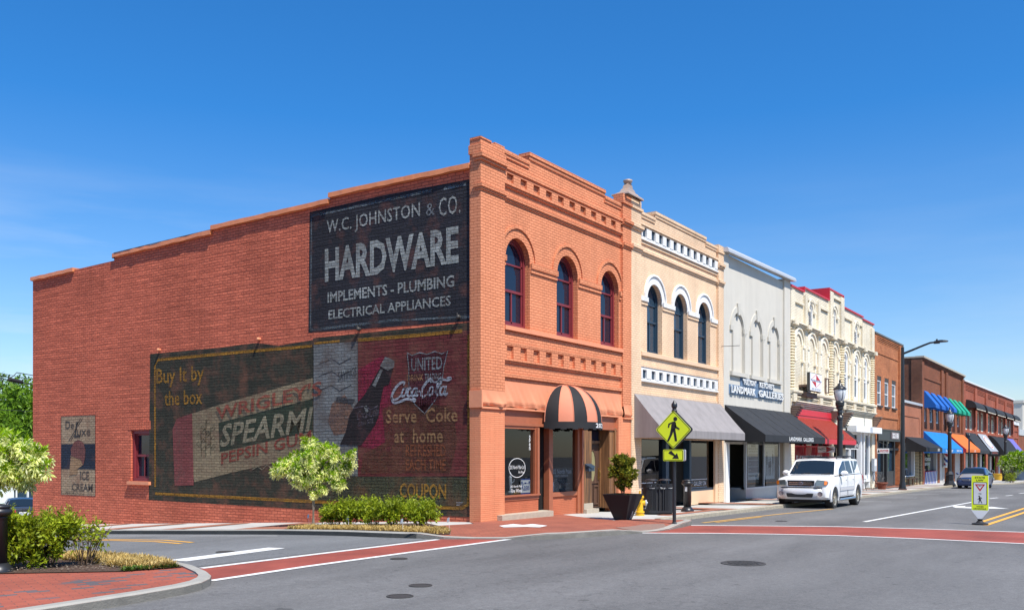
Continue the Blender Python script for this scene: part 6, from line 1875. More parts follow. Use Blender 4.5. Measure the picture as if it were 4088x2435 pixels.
m = MB(); m.mesh([(79.9, -.1, 8.80), (125.6, -.1, 9.12), (125.6, .6, 9.12), (79.9, .6, 8.80), (79.9, -.1, 8.95), (125.6, -.1, 9.28), (125.6, .6, 9.28), (79.9, .6, 8.95)], [(0, 1, 5, 4), (4, 5, 6, 7), (0, 3, 2, 1), (1, 2, 6, 5), (0, 4, 7, 3), (3, 7, 6, 2)]); m.build("coping", M['white_metal'], b8)
m = MB(); m.box(80, 125.3, .7, 18, -1, 8.6); m.build("roof", M['roofing'], b8)
for a, c in wins: rect_window(b8, a, c, 4.15, 6.2, .14, M['ivory_flat'], M['glass_up'], .06, .14)
m = MB(); m.flat([rect(80.5, 125, -1.4, 2.6)], front(.3)); m.build("pane", M['glass_up'], b8)
m = MB()
for u in (82.5, 86.4, 93, 101.5, 110.0, 119): m = MB(); m.box(u, u + 1.4, .2, .28, -1.2, 2.3); m.build("white_door", M['pale_wall'], b8)
for i, (a, c) in enumerate(bays):
    a_ = thing("barrel_window_awning", "rounded black scalloped window awning, " + ("nearest the green awnings", "second along from the green awnings", "middle one of the five", "fourth along from the green awnings", "at the far end of the row")[i], "awning", ((a + c) / 2, 0, 6.1), group="rounded black awnings over upper windows")
    m = MB(); prof = [(-.95 * math.sin(t * math.pi / 16), 6.25 + .82 * math.cos(t * math.pi / 16)) for t in range(9)]
    for j in range(8): m.face([(a + .3, *prof[j]), (c + .2, *prof[j]), (c + .2, *prof[j + 1]), (a + .3, *prof[j + 1])])
    for u in (a + .3, c + .2): m.face([(u, 0, 6.25)] + [(u, *p) for p in prof])
    m.build("canopy", M['awn_black_old'], a_)
    m = MB(); nn = 14
    for j in range(nn):
        u0, u1 = a + .3 + (c - a - .1) * j / nn, a + .3 + (c - a - .1) * (j + 1) / nn
        m.face([(u0, -.955, 6.26), (u1, -.955, 6.26), (u1, -.96, 6.16), ((u0 + u1) / 2, -.96, 6.08), (u0, -.96, 6.16)])
    v = m.build("valance", M['awn_black'], a_)
    m = MB()
    for j in range(nn):
        u0, u1 = a + .3 + (c - a - .1) * j / nn, a + .3 + (c - a - .1) * (j + 1) / nn
        m.tube([(u0, -.965, 6.16), ((u0 + u1) / 2, -.965, 6.08), (u1, -.965, 6.16)], .018, 4)
    m.build("trim", M['ivory_flat'], v)
shed_awning("shed_awning", "dark grey canvas awning between the tangerine and the silver ones", 80.8, 88.0, 3.85, .0, -1.3, 2.03, 1.74, [M['awn_black_old'], M['awn_black']])
sa = shed_awning("shed_awning", "silver grey canvas awning with a large round emblem", 89.2, 96.0, 3.87, .0, -1.27, 2.0, 1.69, [M['awn_silver'], M['awn_black']], txt='side', text=[("THE DOWNTOWN GRILL", 90.5, 95, 1.74, 1.94, M['light_red'])])
m = MB(); cu, cz, ry = 92.6, .52, .40
for r0, mi in ((1.0, 0), (.86, 1), (.7, 0)):
    m.mi = mi
    m.face([(cu + 1.9 * r0 * math.cos(t * .35), (-1.27) * (cz + .38 * r0 * math.sin(t * .35)), 3.87 - 1.87 * (cz + .38 * r0 * math.sin(t * .35)) + .05 + .012 * (1 - r0)) for t in range(18)])
m.build("emblem", [M['white'], M['light_red']], sa)
shed_awning("barrel_awning", "large rounded black shop awning beyond the silver one", 98.9, 114.5, 3.8, .0, -1.5, 2.0, 1.45, [M['awn_black'], M['awn_black']], curve=.8)
shed_awning("shed_awning", "violet blue canvas awning at the far end of the row", 117, 124.6, 3.76, .0, -1.3, 2.0, 1.58, [M['awn_violet'], M['awn_black']])
b9 = thing("end_building", "lower red brick building at the far end of the row", "building", (128.7, 0, -1), group=GRP)
m = MB(); m.box(125.5, 132.2, .1, 16, -2, 5.8); m.box(125.6, 126.2, .0, .12, -2, 5.8); m.box(131.4, 132.2, .0, .12, -2, 5.8); m.box(125.5, 132.2, .02, .12, 4.9, 5.0); m.box(125.5, 132.2, .02, .12, 3.9, 4.2); m.build("facade", M['red_brick'], b9)
m = MB(); m.box(125.4, 132.3, -.08, .5, 5.8, 6.0); m.box(125.5, 127.6, -.05, .5, 6.0, 6.2); m.box(130.2, 132.3, -.05, .5, 6.0, 6.2); m.build("coping", M['white_metal'], b9)
m = MB(); m.flat([rect(126.5, 131.2, -1.2, 2.4)], front(.09)); m.build("window", M['glass_up'], b9)
b10 = thing("far_building", "dark brick building with a grey parapet beyond the end of the row", "building", (185, 2, -1.5), group=GRP)
m = MB(); m.box(155, 215, 2, 30, -3, 4.9); m.build("wall", M['dark_brick'], b10); m = MB(); m.box(154.8, 215, 1.9, 30, 4.9, 5.9); m.build("parapet", M['grey_metal'], b10)
TW, TH = 173, 11.6
m = MB(); m.box(TW, TW + 10, 3, 12, 5.7, TH); m.box(TW - .2, TW + 10.2, 2.8, 12.2, TH - .5, TH); m.build("tower", M['stucco_trim'], b10)

# ------------------------------------------------------------------ buildings seen past the back of the orange wall
w1 = thing("white_storefront", "white and slate shop building far behind the corner building", "building", (18, 57, -1.9), group="buildings beyond the side street")
m = MB(); m.box(4, 30, 57.2, 70, -2.5, 2.6); m.build("wall", M['pale_wall'], w1)
m = MB(); m.box(17.6, 30, 56.9, 57.2, .15, 2.6); m.build("fascia", M['sign_slate'], w1)
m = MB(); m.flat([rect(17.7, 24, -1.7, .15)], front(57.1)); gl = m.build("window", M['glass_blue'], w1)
m = MB()
for u in (18.2, 19.08, 20.6, 22.2): m.box(u - .05, u + .05, 56.95, 57.1, -1.9, .15)
m.box(17.7, 24, 56.95, 57.1, -1.0, -.9); m.box(17.7, 24, 56.98, 57.1, -2.2, -1.7); m.build("mullion", M['white'], w1)
m = MB(); m.box(12, 17.4, 55.8, 57.2, -2.9, .5); m.box(11.8, 17.5, 55.6, 57.2, .5, .7); m.build("porch", M['white'], w1)
m = MB(); m.text("210", (16.95, 55.78, -.38), EX, EZ, .32, .2, .02); m.build("number", M['ink'], w1)
# ------------------------------------------------------------------ street furniture
def on(u, v): return (u, v, walk(u, v))

# old-style lamp posts
def lamp_post(loc, label):
    t = thing("lamp_post", label, "street lamp", loc, group="old style lamp posts along the pavement")
    x, y, z = loc
    m = MB(); m.lathe([(.40, -.05), (.40, .10), (.34, .14), (.27, .34), (.25, .72), (.28, .78), (.25, .84), (.19, .95), (.16, 1.0)], loc, 12); m.build("base", M['black_metal'], t)
    m = MB(); m.lathe([(.145, 1.0), (.135, 1.5), (.12, 3.6), (.15, 3.62), (.15, 3.72), (.10, 3.8), (.12, 3.95), (.10, 4.05), (.16, 4.12), (.16, 4.2)], loc, 14); m.build("post", M['black_metal'], t)
    m = MB(); m.lathe([(.14, 4.2), (.20, 4.28), (.21, 4.42), (.17, 4.50)], loc, 14); m.build("fitter", M['black_metal'], t)
    m = MB(); m.lathe([(.17, 4.50), (.25, 4.68), (.275, 4.88), (.26, 5.05)], loc, 16, caps=False); m.build("globe", M['lantern'], t, smooth=True)
    m = MB(); m.lathe([(.05, 4.5), (.07, 4.6), (.07, 4.85), (.03, 4.9)], loc, 10); m.build("lamp", M['lamp_white'], t)
    m = MB()
    for k in range(4):
        a = math.pi / 4 + k * math.pi / 2
        m.tube([(x + r * math.cos(a), y + r * math.sin(a), z + h) for r, h in ((.18, 4.5), (.26, 4.68), (.285, 4.88), (.27, 5.06))], .014, 5)
    m.build("cage", M['black_metal'], t)
    m = MB(); m.lathe([(.30, 5.04), (.31, 5.08), (.22, 5.16), (.12, 5.24), (.11, 5.30), (.05, 5.34), (.035, 5.40), (.05, 5.45), (.01, 5.53)], loc, 16); m.build("cap", M['black_metal'], t, smooth=True)
    m = MB(); m.box(x + .1, x + .42, y - .07, y + .07, z + 2.62, z + 2.92); m.tube([(x, y, z + 2.77), (x + .2, y, z + 2.77)], .04, 6); m.build("control_box", M['black_metal'], t)
    return t
lamp_post(on(26.6, -1.9), "old style black lamp post rising behind the white car")
lamp_post(on(52.3, -2.85), "old style black lamp post in front of the bright blue barber awning")
lamp_post((82.6, -3.3, gz(82, 0)), "old style black lamp post by the blossoming tree at the far end")

# tall modern street light
t = thing("street_light", "tall slim black street light with one long arm over the road", "street light", on(38.9, -2.33))
x, y, z = on(38.9, -2.33)
m = MB(); m.lathe([(.24, 0), (.24, .05), (.20, .08), (.17, .35), (.155, .45)], (x, y, z), 12)
for k in range(4): m.box(x + .2 * math.cos(k * 1.57 + .8) - .03, x + .2 * math.cos(k * 1.57 + .8) + .03, y + .2 * math.sin(k * 1.57 + .8) - .03, y + .2 * math.sin(k * 1.57 + .8) + .03, z + .05, z + .13)
m.build("base", M['black_metal'], t)
m = MB(); m.tube([(x, y, z + .3), (x, y, z + 8.35)], .15, 12, .09); m.build("pole", M['black_metal'], t)
m = MB(); m.tube([(x, y, z + 7.95), (x, y - .55, z + 8.15), (x, y - 1.15, z + 8.38), (x, y - 1.5, z + 8.50), (x, y - 1.7, z + 8.51)], .065, 8, .05); m.build("arm", M['black_metal'], t)
m = MB(); m.lathe([(.001, -.05), (.9, -.04), (1, 0), (.8, .06), (.2, .10), (.001, .10)], (x, y - 2.05, z + 8.53), 16, .17, .42); m.box(x - .1, x + .1, y - 2.0, y - 1.7, z + 8.43, z + 8.49); m.tube([(x, y - 1.85, z + 8.58), (x, y - 1.85, z + 8.69)], .05, 8); m.build("luminaire", M['black_metal'], t)

# crossing sign with its down arrow plate, doubled back to back on one post
def walker(m, cx, cz, s, P3, flip=1):
    """the walking figure of the sign, s = height"""
    f = lambda pts: m.face([P3(cx + flip * a * s, cz + b * s) for a, b in pts])
    f([(.09 + .085 * math.cos(k * .45), .42 + .085 * math.sin(k * .45)) for k in range(14)])
    f([(-.03, .31), (.06, .33), (.12, .27), (.12, .10), (.09, .00), (-.10, .00), (-.08, .18)])
    f([(-.03, .31), (-.21, .24), (-.23, .08), (-.17, .08), (-.15, .19), (-.06, .24)])
    f([(.10, .26), (.15, .12), (.28, .04), (.25, -.02), (.10, .06), (.06, .14)])
    f([(-.10, .02), (.03, .02), (-.03, -.18), (-.18, -.46), (-.27, -.46), (-.15, -.2)])
    f([(-.02, .02), (.09, .02), (.13, -.2), (.17, -.46), (.07, -.46), (.03, -.2)])
def rounded(pts, r, n=4):
    out = []
    L = len(pts)
    for i in range(L):
        p, a, b = Vector(pts[i]), Vector(pts[i - 1]), Vector(pts[(i + 1) % L])
        p0, p1 = p + (a - p).normalized() * r, p + (b - p).normalized() * r
        for k in range(n + 1):
            q = k / n
            w = (1 - q) ** 2 * p0 + 2 * q * (1 - q) * p + q * q * p1
            out.append((w.x, w.y))
    return out
sx, sy, sz = on(2.44, -4.12)
ps = thing("crossing_sign", "yellow green pedestrian crossing sign with arrow plate on a black post", "road sign", (sx, sy, sz))
m = MB(); m.tube([(sx, sy, sz - .05), (sx, sy, sz + 2.78)], .045, 10); m.lathe([(.07, 0), (.06, .04), (.046, .06)], (sx, sy, sz), 10); m.build("post", M['black_metal'], ps)
m = MB(); m.lathe([(.055, 2.76), (.075, 2.79), (.05, 2.82), (.05, 2.85), (.075, 2.90), (.07, 2.96), (.03, 3.02), (.008, 3.06)], (sx, sy, sz), 12); m.build("finial", M['black_metal'], ps)
cz = sz + 2.33; h = .475
def plates(off, loop, bl0, bl1, back):
    o = sx + off
    m = MB(); m.slab(loop, lambda a, b, d=0: (o + d, sy - a, b), -.004, .004); bd = m.build("board", back, ps)
    m = MB(); m.flat([loop], lambda a, b, d=0: (o - .0055, sy - a, b)); fc = m.build("face", M['sign_lime'], bd)
    m = MB(); m.ring(bl0 + bl0[:1], bl1 + bl1[:1], lambda a, b, d=0: (o - .007, sy - a, b), 0, 0); m.build("border", M['ink'], bd)
    return bd, o
dia = lambda r: rounded([(0, cz - r), (r, cz), (0, cz + r), (-r, cz)], .06 * r / h)
bd, o = plates(-.06, dia(h), dia(h * .955), dia(h * .915), M['grey_metal'])
m = MB(); walker(m, 0.0, cz, .62, lambda a, b: (o - .008, sy - a, b)); m.build("symbol", M['ink'], bd)
m = MB(); m.slab(dia(h), lambda a, b, d=0: (sx + .07 + d, sy - a, b), -.004, .004); m.build("rear_board", M['kerb_dark'], ps)
pl = rounded(rect(-.27, .27, sz + 1.56, sz + 1.84), .035); pl0 = rounded(rect(-.255, .255, sz + 1.575, sz + 1.825), .03); pl1 = rounded(rect(-.243, .243, sz + 1.587, sz + 1.813), .025)
bd, o = plates(-.06, pl, pl0, pl1, M['grey_metal'])
m = MB(); c0 = sz + 1.70
m.face([(o - .008, sy - a, c0 + b) for a, b in ((-.10, .09), (-.05, .11), (.06, .00), (.04, -.03), (-.13, .05))])
m.face([(o - .008, sy - a, c0 + b) for a, b in ((.15, -.085), (.10, .055), (.055, .005), (.01, -.035), (-.03, -.08))])
m.build("symbol", M['ink'], bd)
m = MB(); m.slab(pl, lambda a, b, d=0: (sx + .07 + d, sy - a, b), -.02, .02); m.build("rear_board", M['grey_metal'], ps)

# yield sign standing in the roadway
ix, iy = 8.6, -10.12; iz = roadz(ix, iy)
ts = thing("yield_sign", "yellow green yield to pedestrians sign standing in the middle of the road", "road sign", (ix, iy, iz))
m = MB(); m.lathe([(.20, .0), (.20, .035), (.10, .06), (.07, .10), (.05, .11), (.07, .14), (.04, .16)], (ix, iy, iz), 16); m.build("base", M['black_matte'], ts)
W = .205
m = MB(); m.slab([(-.03, iz + .14), (.03, iz + .14), (W, iz + .38), (W, iz + 1.30), (-W, iz + 1.30), (-W, iz + .38)], lambda a, b, d=0: (ix + d, iy - a, b), -.02, .02); pb = m.build("panel", M['white'], ts)
X = lambda k: (lambda a, b, d=0: (ix - .0205 - 0.0005 * k, iy - a, b))
m = MB(); lo = rounded([(-W + .005, iz + .385), (W - .005, iz + .385), (W - .005, iz + 1.305), (-W + .005, iz + 1.305)], .03); m.flat([lo], X(1)); m.build("face", M['sign_lime'], pb)
m = MB(); bo, bi = rounded(rect(-.165, .165, iz + .53, iz + 1.13), .025), rounded(rect(-.15, .15, iz + .545, iz + 1.115), .02); m.flat([bo], X(2)); m.build("border", M['ink'], pb)
m = MB(); m.flat([bi], X(3)); m.build("white_field", M['paper'], pb)
m = MB(); m.flat([[(-.125, iz + 1.075), (0, iz + .88), (.125, iz + 1.075)]], X(4)); m.build("triangle", M['sign_red'], pb)
m = MB(); m.flat([[(-.07, iz + 1.045), (0, iz + .94), (.07, iz + 1.045)]], X(5)); m.build("triangle_field", M['paper'], pb)
m = MB(); ex = (0, -1, 0)
def tx(s, a0, a1, z0, z1, k=6, b=.02): m.text(s, (ix - .0205 - 0.0005 * k, iy - a0, z0), ex, EZ, a1 - a0, z1 - z0, b)
tx("STATE", -.12, .12, iz + 1.225, iz + 1.275); tx("LAW", -.085, .085, iz + 1.155, iz + 1.205); tx("TO", -.035, .035, iz + .80, iz + .84); tx("WITHIN", -.085, .085, iz + .465, iz + .50); tx("CROSSWALK", -.155, .155, iz + .405, iz + .445); tx("YIELD", -.04, .04, iz + 1.015, iz + 1.038, 7, .03)
walker(m, 0, iz + .67, .21, lambda a, b: (ix - .024, iy - a, b), -1)
m.build("lettering", M['ink'], pb)

# bollards
def bollard(loc, label):
    t = thing("bollard", label, "bollard", loc, group="black pavement bollards")
    m = MB(); m.lathe([(.20, -.02), (.20, .03), (.17, .08), (.12, .14)], loc, 20); m.build("base", M['black_metal'], t, smooth=True)
    m = MB(); m.lathe([(.115, .13), (.115, .78), (.12, .785), (.12, .80)], loc, 20); m.build("shaft", M['black_metal'], t, smooth=True)
    m = MB(); m.lathe([(.12, .80), (.165, .83), (.18, .86), (.18, .90), (.15, .91), (.15, .925), (.165, .935), (.165, .955), (.05, .985), (.0, .99)], loc, 20); m.build("cap", M['black_metal'], t, smooth=True)
    m = MB(); x, y, z = loc
    m.box(x - .125, x - .118, y - .04, y + .03, z + .62, z + .76); m.build("plate", M['paper'], t)
    return t
bollard(on(8.0, -2.08), "black bollard beside the litter bins on the main street pavement")
bollard((-11.72, 0.02, gz(-11.7, 0)), "black bollard at the edge of the leafy shrub bed")
bollard((80.3, -2.4, gz(80, 0)), "black bollard by the yellow pot at the far end")

# twin litter bin with steel slats
tb = thing("litter_bin", "black slatted twin litter and recycling bin with two domed lids", "litter bin", on(5.95, -2.05))
x, y, z = on(5.95, -2.05)
AX, AY = Vector((.56, -.83, 0)), Vector((.83, .56, 0))        # it stands square to the crossing
def oval(t, a=.43, b=.27, fl=0.0):
    c_, s_ = math.cos(t), math.sin(t)
    q = Vector((x, y, 0)) + AX * ((a + fl) * math.copysign(abs(c_) ** .6, c_)) + AY * ((b + fl) * math.copysign(abs(s_) ** .6, s_))
    return q
m = MB(); nn = 64
for k in range(nn):
    t_ = 2 * math.pi * k / nn
    p, q, r_ = oval(t_), oval(t_), oval(t_, fl=.035)
    d = (oval(t_ + .05) - oval(t_ - .05)).normalized() * .013
    nrm = Vector((d.y, -d.x, 0)).normalized() * .012
    m.obox((p.x, p.y, z + .44), d, nrm, (0, 0, .34)); m.obox((r_.x, r_.y, z + .83), d, nrm, (0, 0, .05))
m.build("slats", M['black_metal'], tb)
for nm, z0, z1, fl in (("base", .05, .12, .012), ("top_band", .74, .80, .014), ("rim", .86, .885, .05)):
    m = MB(); L = 48
    for k in range(L):
        a0, a1 = oval(2 * math.pi * k / L, fl=fl), oval(2 * math.pi * (k + 1) / L, fl=fl); b0, b1 = oval(2 * math.pi * k / L, fl=fl - .03), oval(2 * math.pi * (k + 1) / L, fl=fl - .03)
        m.face([(a0.x, a0.y, z + z0), (a1.x, a1.y, z + z0), (a1.x, a1.y, z + z1), (a0.x, a0.y, z + z1)]); m.face([(a0.x, a0.y, z + z1), (a1.x, a1.y, z + z1), (b1.x, b1.y, z + z1), (b0.x, b0.y, z + z1)])
    m.build(nm, M['black_metal'], tb)
m = MB(); lp = [oval(2 * math.pi * k / 40, fl=-.03) for k in range(40)]
m.face([(p.x, p.y, z + .80) for p in lp]); m.slab([(p.x, p.y) for p in lp], lambda a, b, d=0: (a, b, z + d), .02, .74); m.build("liner", M['black_matte'], tb)
for s in (-1, 1):
    c_ = Vector((x, y, z)) + AX * (.20 * s)
    m = MB(); m.lathe([(.175, .97), (.18, .985), (.15, 1.015), (.08, 1.03), (.0, 1.035)], c_, 18)
    for k in range(3): m.tube([(c_.x + .13 * math.cos(k * 2.1), c_.y + .13 * math.sin(k * 2.1), z + .8), (c_.x + .13 * math.cos(k * 2.1), c_.y + .13 * math.sin(k * 2.1), z + .98)], .012, 5)
    m.build("lid", M['black_metal'], tb)
m = MB()
for s, a in (("Trash", -.30), ("Trash", .02), ("Recycle", .24)):
    q = Vector((x, y, z + .75)) - AY * .286 + AX * a; m.text(s, q, AX, EZ, .16, .04, .02)
m.build("lettering", M['lettering'], tb)

# hydrant
hl = on(5.0, -1.93)
hy = thing("fire_hydrant", "yellow fire hydrant half hidden behind the black planter", "hydrant", hl)
m = MB(); m.lathe([(.13, 0), (.13, .04), (.10, .05), (.10, .07), (.13, .08), (.13, .12), (.095, .13), (.085, .45), (.10, .46), (.10, .50)], hl, 16); m.build("barrel", M['hyd_yellow'], hy, smooth=False)
m = MB(); m.lathe([(.12, .50), (.12, .53), (.10, .56), (.07, .60), (.03, .62), (.025, .68), (.03, .70), (.0, .70)], hl, 14); m.build("bonnet", M['hyd_yellow'], hy)
m = MB(); c_ = Vector((hl[0], hl[1], hl[2] + .36)); d = Vector((.56, -.83, 0)); m.tube([c_ + d * .05, c_ + d * .15], .07, 10); m.tube([c_ + Vector((0, 0, .06)) - AY * .05, c_ - AY * .16 + Vector((0, 0, .06))], .045, 8); m.build("nozzle", M['hyd_yellow'], hy)
m = MB(); m.tube([c_ + d * .15, c_ + d * .19], .085, 12); m.tube([c_ + d * .19, c_ + d * .22], .03, 6); m.tube([c_ + d * .18 + Vector((0, 0, -.06)), c_ + d * .16 + Vector((0, 0, -.16)), c_ + d * .08 + Vector((0, 0, -.15))], .01, 5); m.build("cap", M['box_grey'], hy)

# tapering planter with clipped conifer
pl = on(2.95, -2.45)
pt = thing("planter", "charcoal tapering square planter on the brick corner", "planter", pl)
x, y, z = pl
m = MB(); a, c_ = .40, .165
q0 = [(x - c_, y - c_, z), (x + c_, y - c_, z), (x + c_, y + c_, z), (x - c_, y + c_, z)]; q1 = [(x - a, y - a, z + .68), (x + a, y - a, z + .68), (x + a, y + a, z + .68), (x - a, y + a, z + .68)]
a2 = a - .05; q2 = [(x - a2, y - a2, z + .68), (x + a2, y - a2, z + .68), (x + a2, y + a2, z + .68), (x - a2, y + a2, z + .68)]; q3 = [(p[0], p[1], z + .60) for p in q2]
for j in range(4):
    k = (j + 1) % 4
    m.face([q0[j], q0[k], q1[k], q1[j]]); m.face([q1[j], q1[k], q2[k], q2[j]]); m.face([q2[j], q2[k], q3[k], q3[j]])
m.face(q0[::-1]); m.build("tub", M['planter'], pt, weld=True, bevel=.006)
m = MB(); m.face([(p[0], p[1], z + .62) for p in q2]); m.build("soil", M['soil'], pt)
m = MB(); m.ribbon([(x - .05, z + .02), (x - .03, z + .2), (x + .0, z + .21), (x + .02, z + .02)], [.015] * 4, lambda p, q, e=0: (p + .09, y - c_ - (a - c_) * (q - z) / .68 - .004, q), steps=4); m.build("scrape", M['paper'], pt)

# bistro chairs, pots and other things along the pavement
def wire_chair(loc, rz, label):
    t = thing("wire_chair", label, "chair", loc, rz, group="black wire chairs by the ivory building")
    m = MB(); m.lathe([(.20, .45), (.21, .46), (.20, .47)], n=14); m.build("seat", M['black_metal'], t, local=True)
    m = MB(); m.tube([(-.19, .18, .45), (-.22, .24, .8), (-.12, .27, .95), (.12, .27, .95), (.22, .24, .8), (.19, .18, .45)], .013, 6); m.tube([(-.1, .2, .46), (0, .26, .85), (.1, .2, .46)], .01, 5); m.tube([(-.2, .2, .62), (-.27, 0, .66), (-.2, -.15, .45)], .012, 5); m.tube([(.2, .2, .62), (.27, 0, .66), (.2, -.15, .45)], .012, 5); m.build("backrest", M['black_metal'], t, local=True)
    for sx_, sy_ in ((-1, -1), (1, -1), (-1, 1), (1, 1)):
        m = MB(); m.tube([(.14 * sx_, .14 * sy_, .45), (.16 * sx_, .16 * sy_, .2), (.23 * sx_, .23 * sy_, 0)], .013, 6); m.build("leg", M['black_metal'], t, local=True)
    return t
wire_chair(on(39.9, -.75), -1.2, "black wire chair beside the terracotta pot")
wire_chair(on(34.6, -1.0), 1.4, "black wire chair just behind the white car")
wire_chair(on(41.2, -.65), 1.2, "black wire chair nearest the meter box")
m = MB(); c_ = on(39.0, -1.15); m.lathe([(.20, 0), (.24, .02), (.31, .30), (.36, .34), (.36, .40), (.31, .41), (.29, .36), (.01, .35)], c_, 18)
o = m.build("flower_pot", M['terracotta'], loc=c_, smooth=False); tag(o, "large brown terracotta pot beside the wire chairs", "pot")
m = MB(); c_ = (79.4, -3.0, gz(79, 0)); m.lathe([(.3, 0), (.42, .55), (.46, .58), (.46, .64), (.38, .62)], c_, 14); o = m.build("flower_pot", M['yellow_pot'], loc=c_); tag(o, "yellow glazed pot on the far pavement", "pot")
m = MB(); c_ = (74.5, -4.3, gz(74, 0)); m.lathe([(.5, 0), (.5, .1), (.42, .15), (.5, .8), (.56, .85), (.5, .86)], c_, 14); o = m.build("street_planter", M['planter'], loc=c_); tag(o, "dark round planter beside the far blossoming tree", "planter")
m = MB(); c_ = (81.5, -5.0, gz(81, 0)); m.lathe([(.9, 0), (1.15, .9), (1.25, 1.0), (1.1, 1.02)], c_, 18); o = m.build("street_planter", M['sign_slate'], loc=c_); tag(o, "large slate grey planter behind the far blossoming tree", "planter")
m = MB(); c_ = (61.3, -2.9, gz(61, 0)); m.tube([c_, (c_[0], c_[1], c_[2] + 3.75)], .06, 8); m.lathe([(.09, 3.7), (.1, 3.8), (.02, 3.95)], c_, 8); m.lathe([(.18, 0), (.1, .25)], c_, 8); o = m.build("sign_post", M['black_metal'], loc=c_); tag(o, "thin black post standing behind the blue car", "post")
bp = thing("barber_pole", "striped barber pole fixed beside the bright blue awning shop", "barber pole", (67.9, -.25, 1.0))
m = MB(); m.lathe([(.22, .55), (.25, .6), (.25, .7), (.2, .75)], (67.9, -.25, 0), 12); m.lathe([(.2, 1.75), (.25, 1.8), (.25, 1.9), (.1, 2.0)], (67.9, -.25, 0), 12); m.build("cap", M['white'], bp)
m = MB(); N_ = 20
for k in range(12):
    for j in range(N_):
        m.mi = (0, 1, 0, 2)[int((j + k * 1.67) // 5) % 4]
        a0, a1 = 2 * math.pi * j / N_, 2 * math.pi * (j + 1) / N_; z0, z1 = .75 + k / 12, .75 + (k + 1) / 12
        m.face([(67.9 + .19 * math.cos(a0), -.25 + .19 * math.sin(a0), z0), (67.9 + .19 * math.cos(a1), -.25 + .19 * math.sin(a1), z0), (67.9 + .19 * math.cos(a1), -.25 + .19 * math.sin(a1), z1), (67.9 + .19 * math.cos(a0), -.25 + .19 * math.sin(a0), z1)])
m.build("cylinder", [M['white'], M['awn_red'], M['sign_blue']], bp)
bn = thing("bench", "small dark bench under the black awning of the low shop", "bench", on(53, -.3))
x, y, z = on(53, -.3)
m = MB(); m.box(x - .8, x + .8, y - .2, y + .2, z + .42, z + .47); m.build("seat", M['door_wood'], bn)
for sx_ in (-.7, .7):
    for sy_ in (-.15, .15): m = MB(); m.box(x + sx_ - .03, x + sx_ + .03, y + sy_ - .03, y + sy_ + .03, z, z + .42); m.build("leg", M['door_wood'], bn)

# marker flags in the beds
for (u, v, lab) in ((-2.6, 2.0, "small white marker flag in the middle of the grass bed"), (-3.35, -.35, "small white marker flag at the kerb end of the bed"), (-2.55, -1.0, "small white marker flag nearest the brick corner"), (-1.4, 4.6, "small white marker flag close to the orange wall")):
    m = MB(); z = gz(u, v); m.tube([(u, v, z), (u, v, z + .3)], .004, 4); m.face([(u, v, z + .30), (u + .02, v + .07, z + .28), (u + .01, v + .08, z + .18), (u, v, z + .20)])
    o = m.build("marker_flag", M['paper'], loc=(u, v, z)); tag(o, lab, "flag", "white marker flags in the bed")

# overhead cables past the far end of the orange wall
def cable(pts, r, label):
    m = MB(); P_ = []
    for i in range(len(pts) - 1):
        a, c_ = Vector(pts[i]), Vector(pts[i + 1])
        for k in range(8): t_ = k / 8; p = a.lerp(c_, t_); p.z -= .12 * math.sin(math.pi * t_); P_.append(p)
    P_.append(Vector(pts[-1])); m.tube(P_, r, 5)
    o = m.build("overhead_cable", M['black_matte'], loc=pts[0]); tag(o, label, "cable", "overhead cables past the orange wall"); return o
cable([(-6, 25, 5.7), (1.1, 25, 4.9), (1.55, 25, 5.08), (9, 25, 4.7)], .018, "upper overhead cable with a kink near the wall")
cable([(-6, 25, 5.5), (.6, 25, 4.88), (3, 25, 4.66), (9, 25, 4.4)], .022, "thick overhead cable carrying the splice case")
cable([(-6, 26, 6.2), (9, 26, 4.2)], .010, "thin overhead cable crossing the others")
cable([(-6, 40, 4.6), (14, 40, 4.2)], .016, "lowest overhead cable in front of the green tree")
m = MB(); m.tube([(1.18, 25, 4.76), (1.25, 25, 4.77), (1.75, 25, 4.70), (1.82, 25, 4.69)], [.03, .085, .085, .03], 10); m.tube([(.9, 25, 4.85), (1.0, 25, 4.6), (.95, 25, 4.4), (.7, 25, 4.3)], .015, 5)
o = m.build("splice_case", M['black_matte'], loc=(1.5, 25, 4.7)); tag(o, "black splice case hung on the overhead cable", "cable case")
for z in (8.6, 7.6): cable([(126, 6, z), (200, 8, z + 2.2)], .05, "far overhead cable beyond the end of the row, " + ("upper" if z > 8 else "lower") + " one")
# ------------------------------------------------------------------ vehicles (local x runs from the front bumper backwards)
def catmull(rows, sub):
    out = []
    n = len(rows)
    for i in range(n - 1):
        p = [rows[max(0, min(n - 1, i + k))] for k in (-1, 0, 1, 2)]
        for j in range(sub):
            t = j / sub
            out.append([0.5 * (2 * b + (c - a) * t + (2 * a - 5 * b + 4 * c - d) * t * t + (3 * b - a - 3 * c + d) * t ** 3) for a, b, c, d in zip(*p)])
    out.append(list(rows[-1]))
    return out

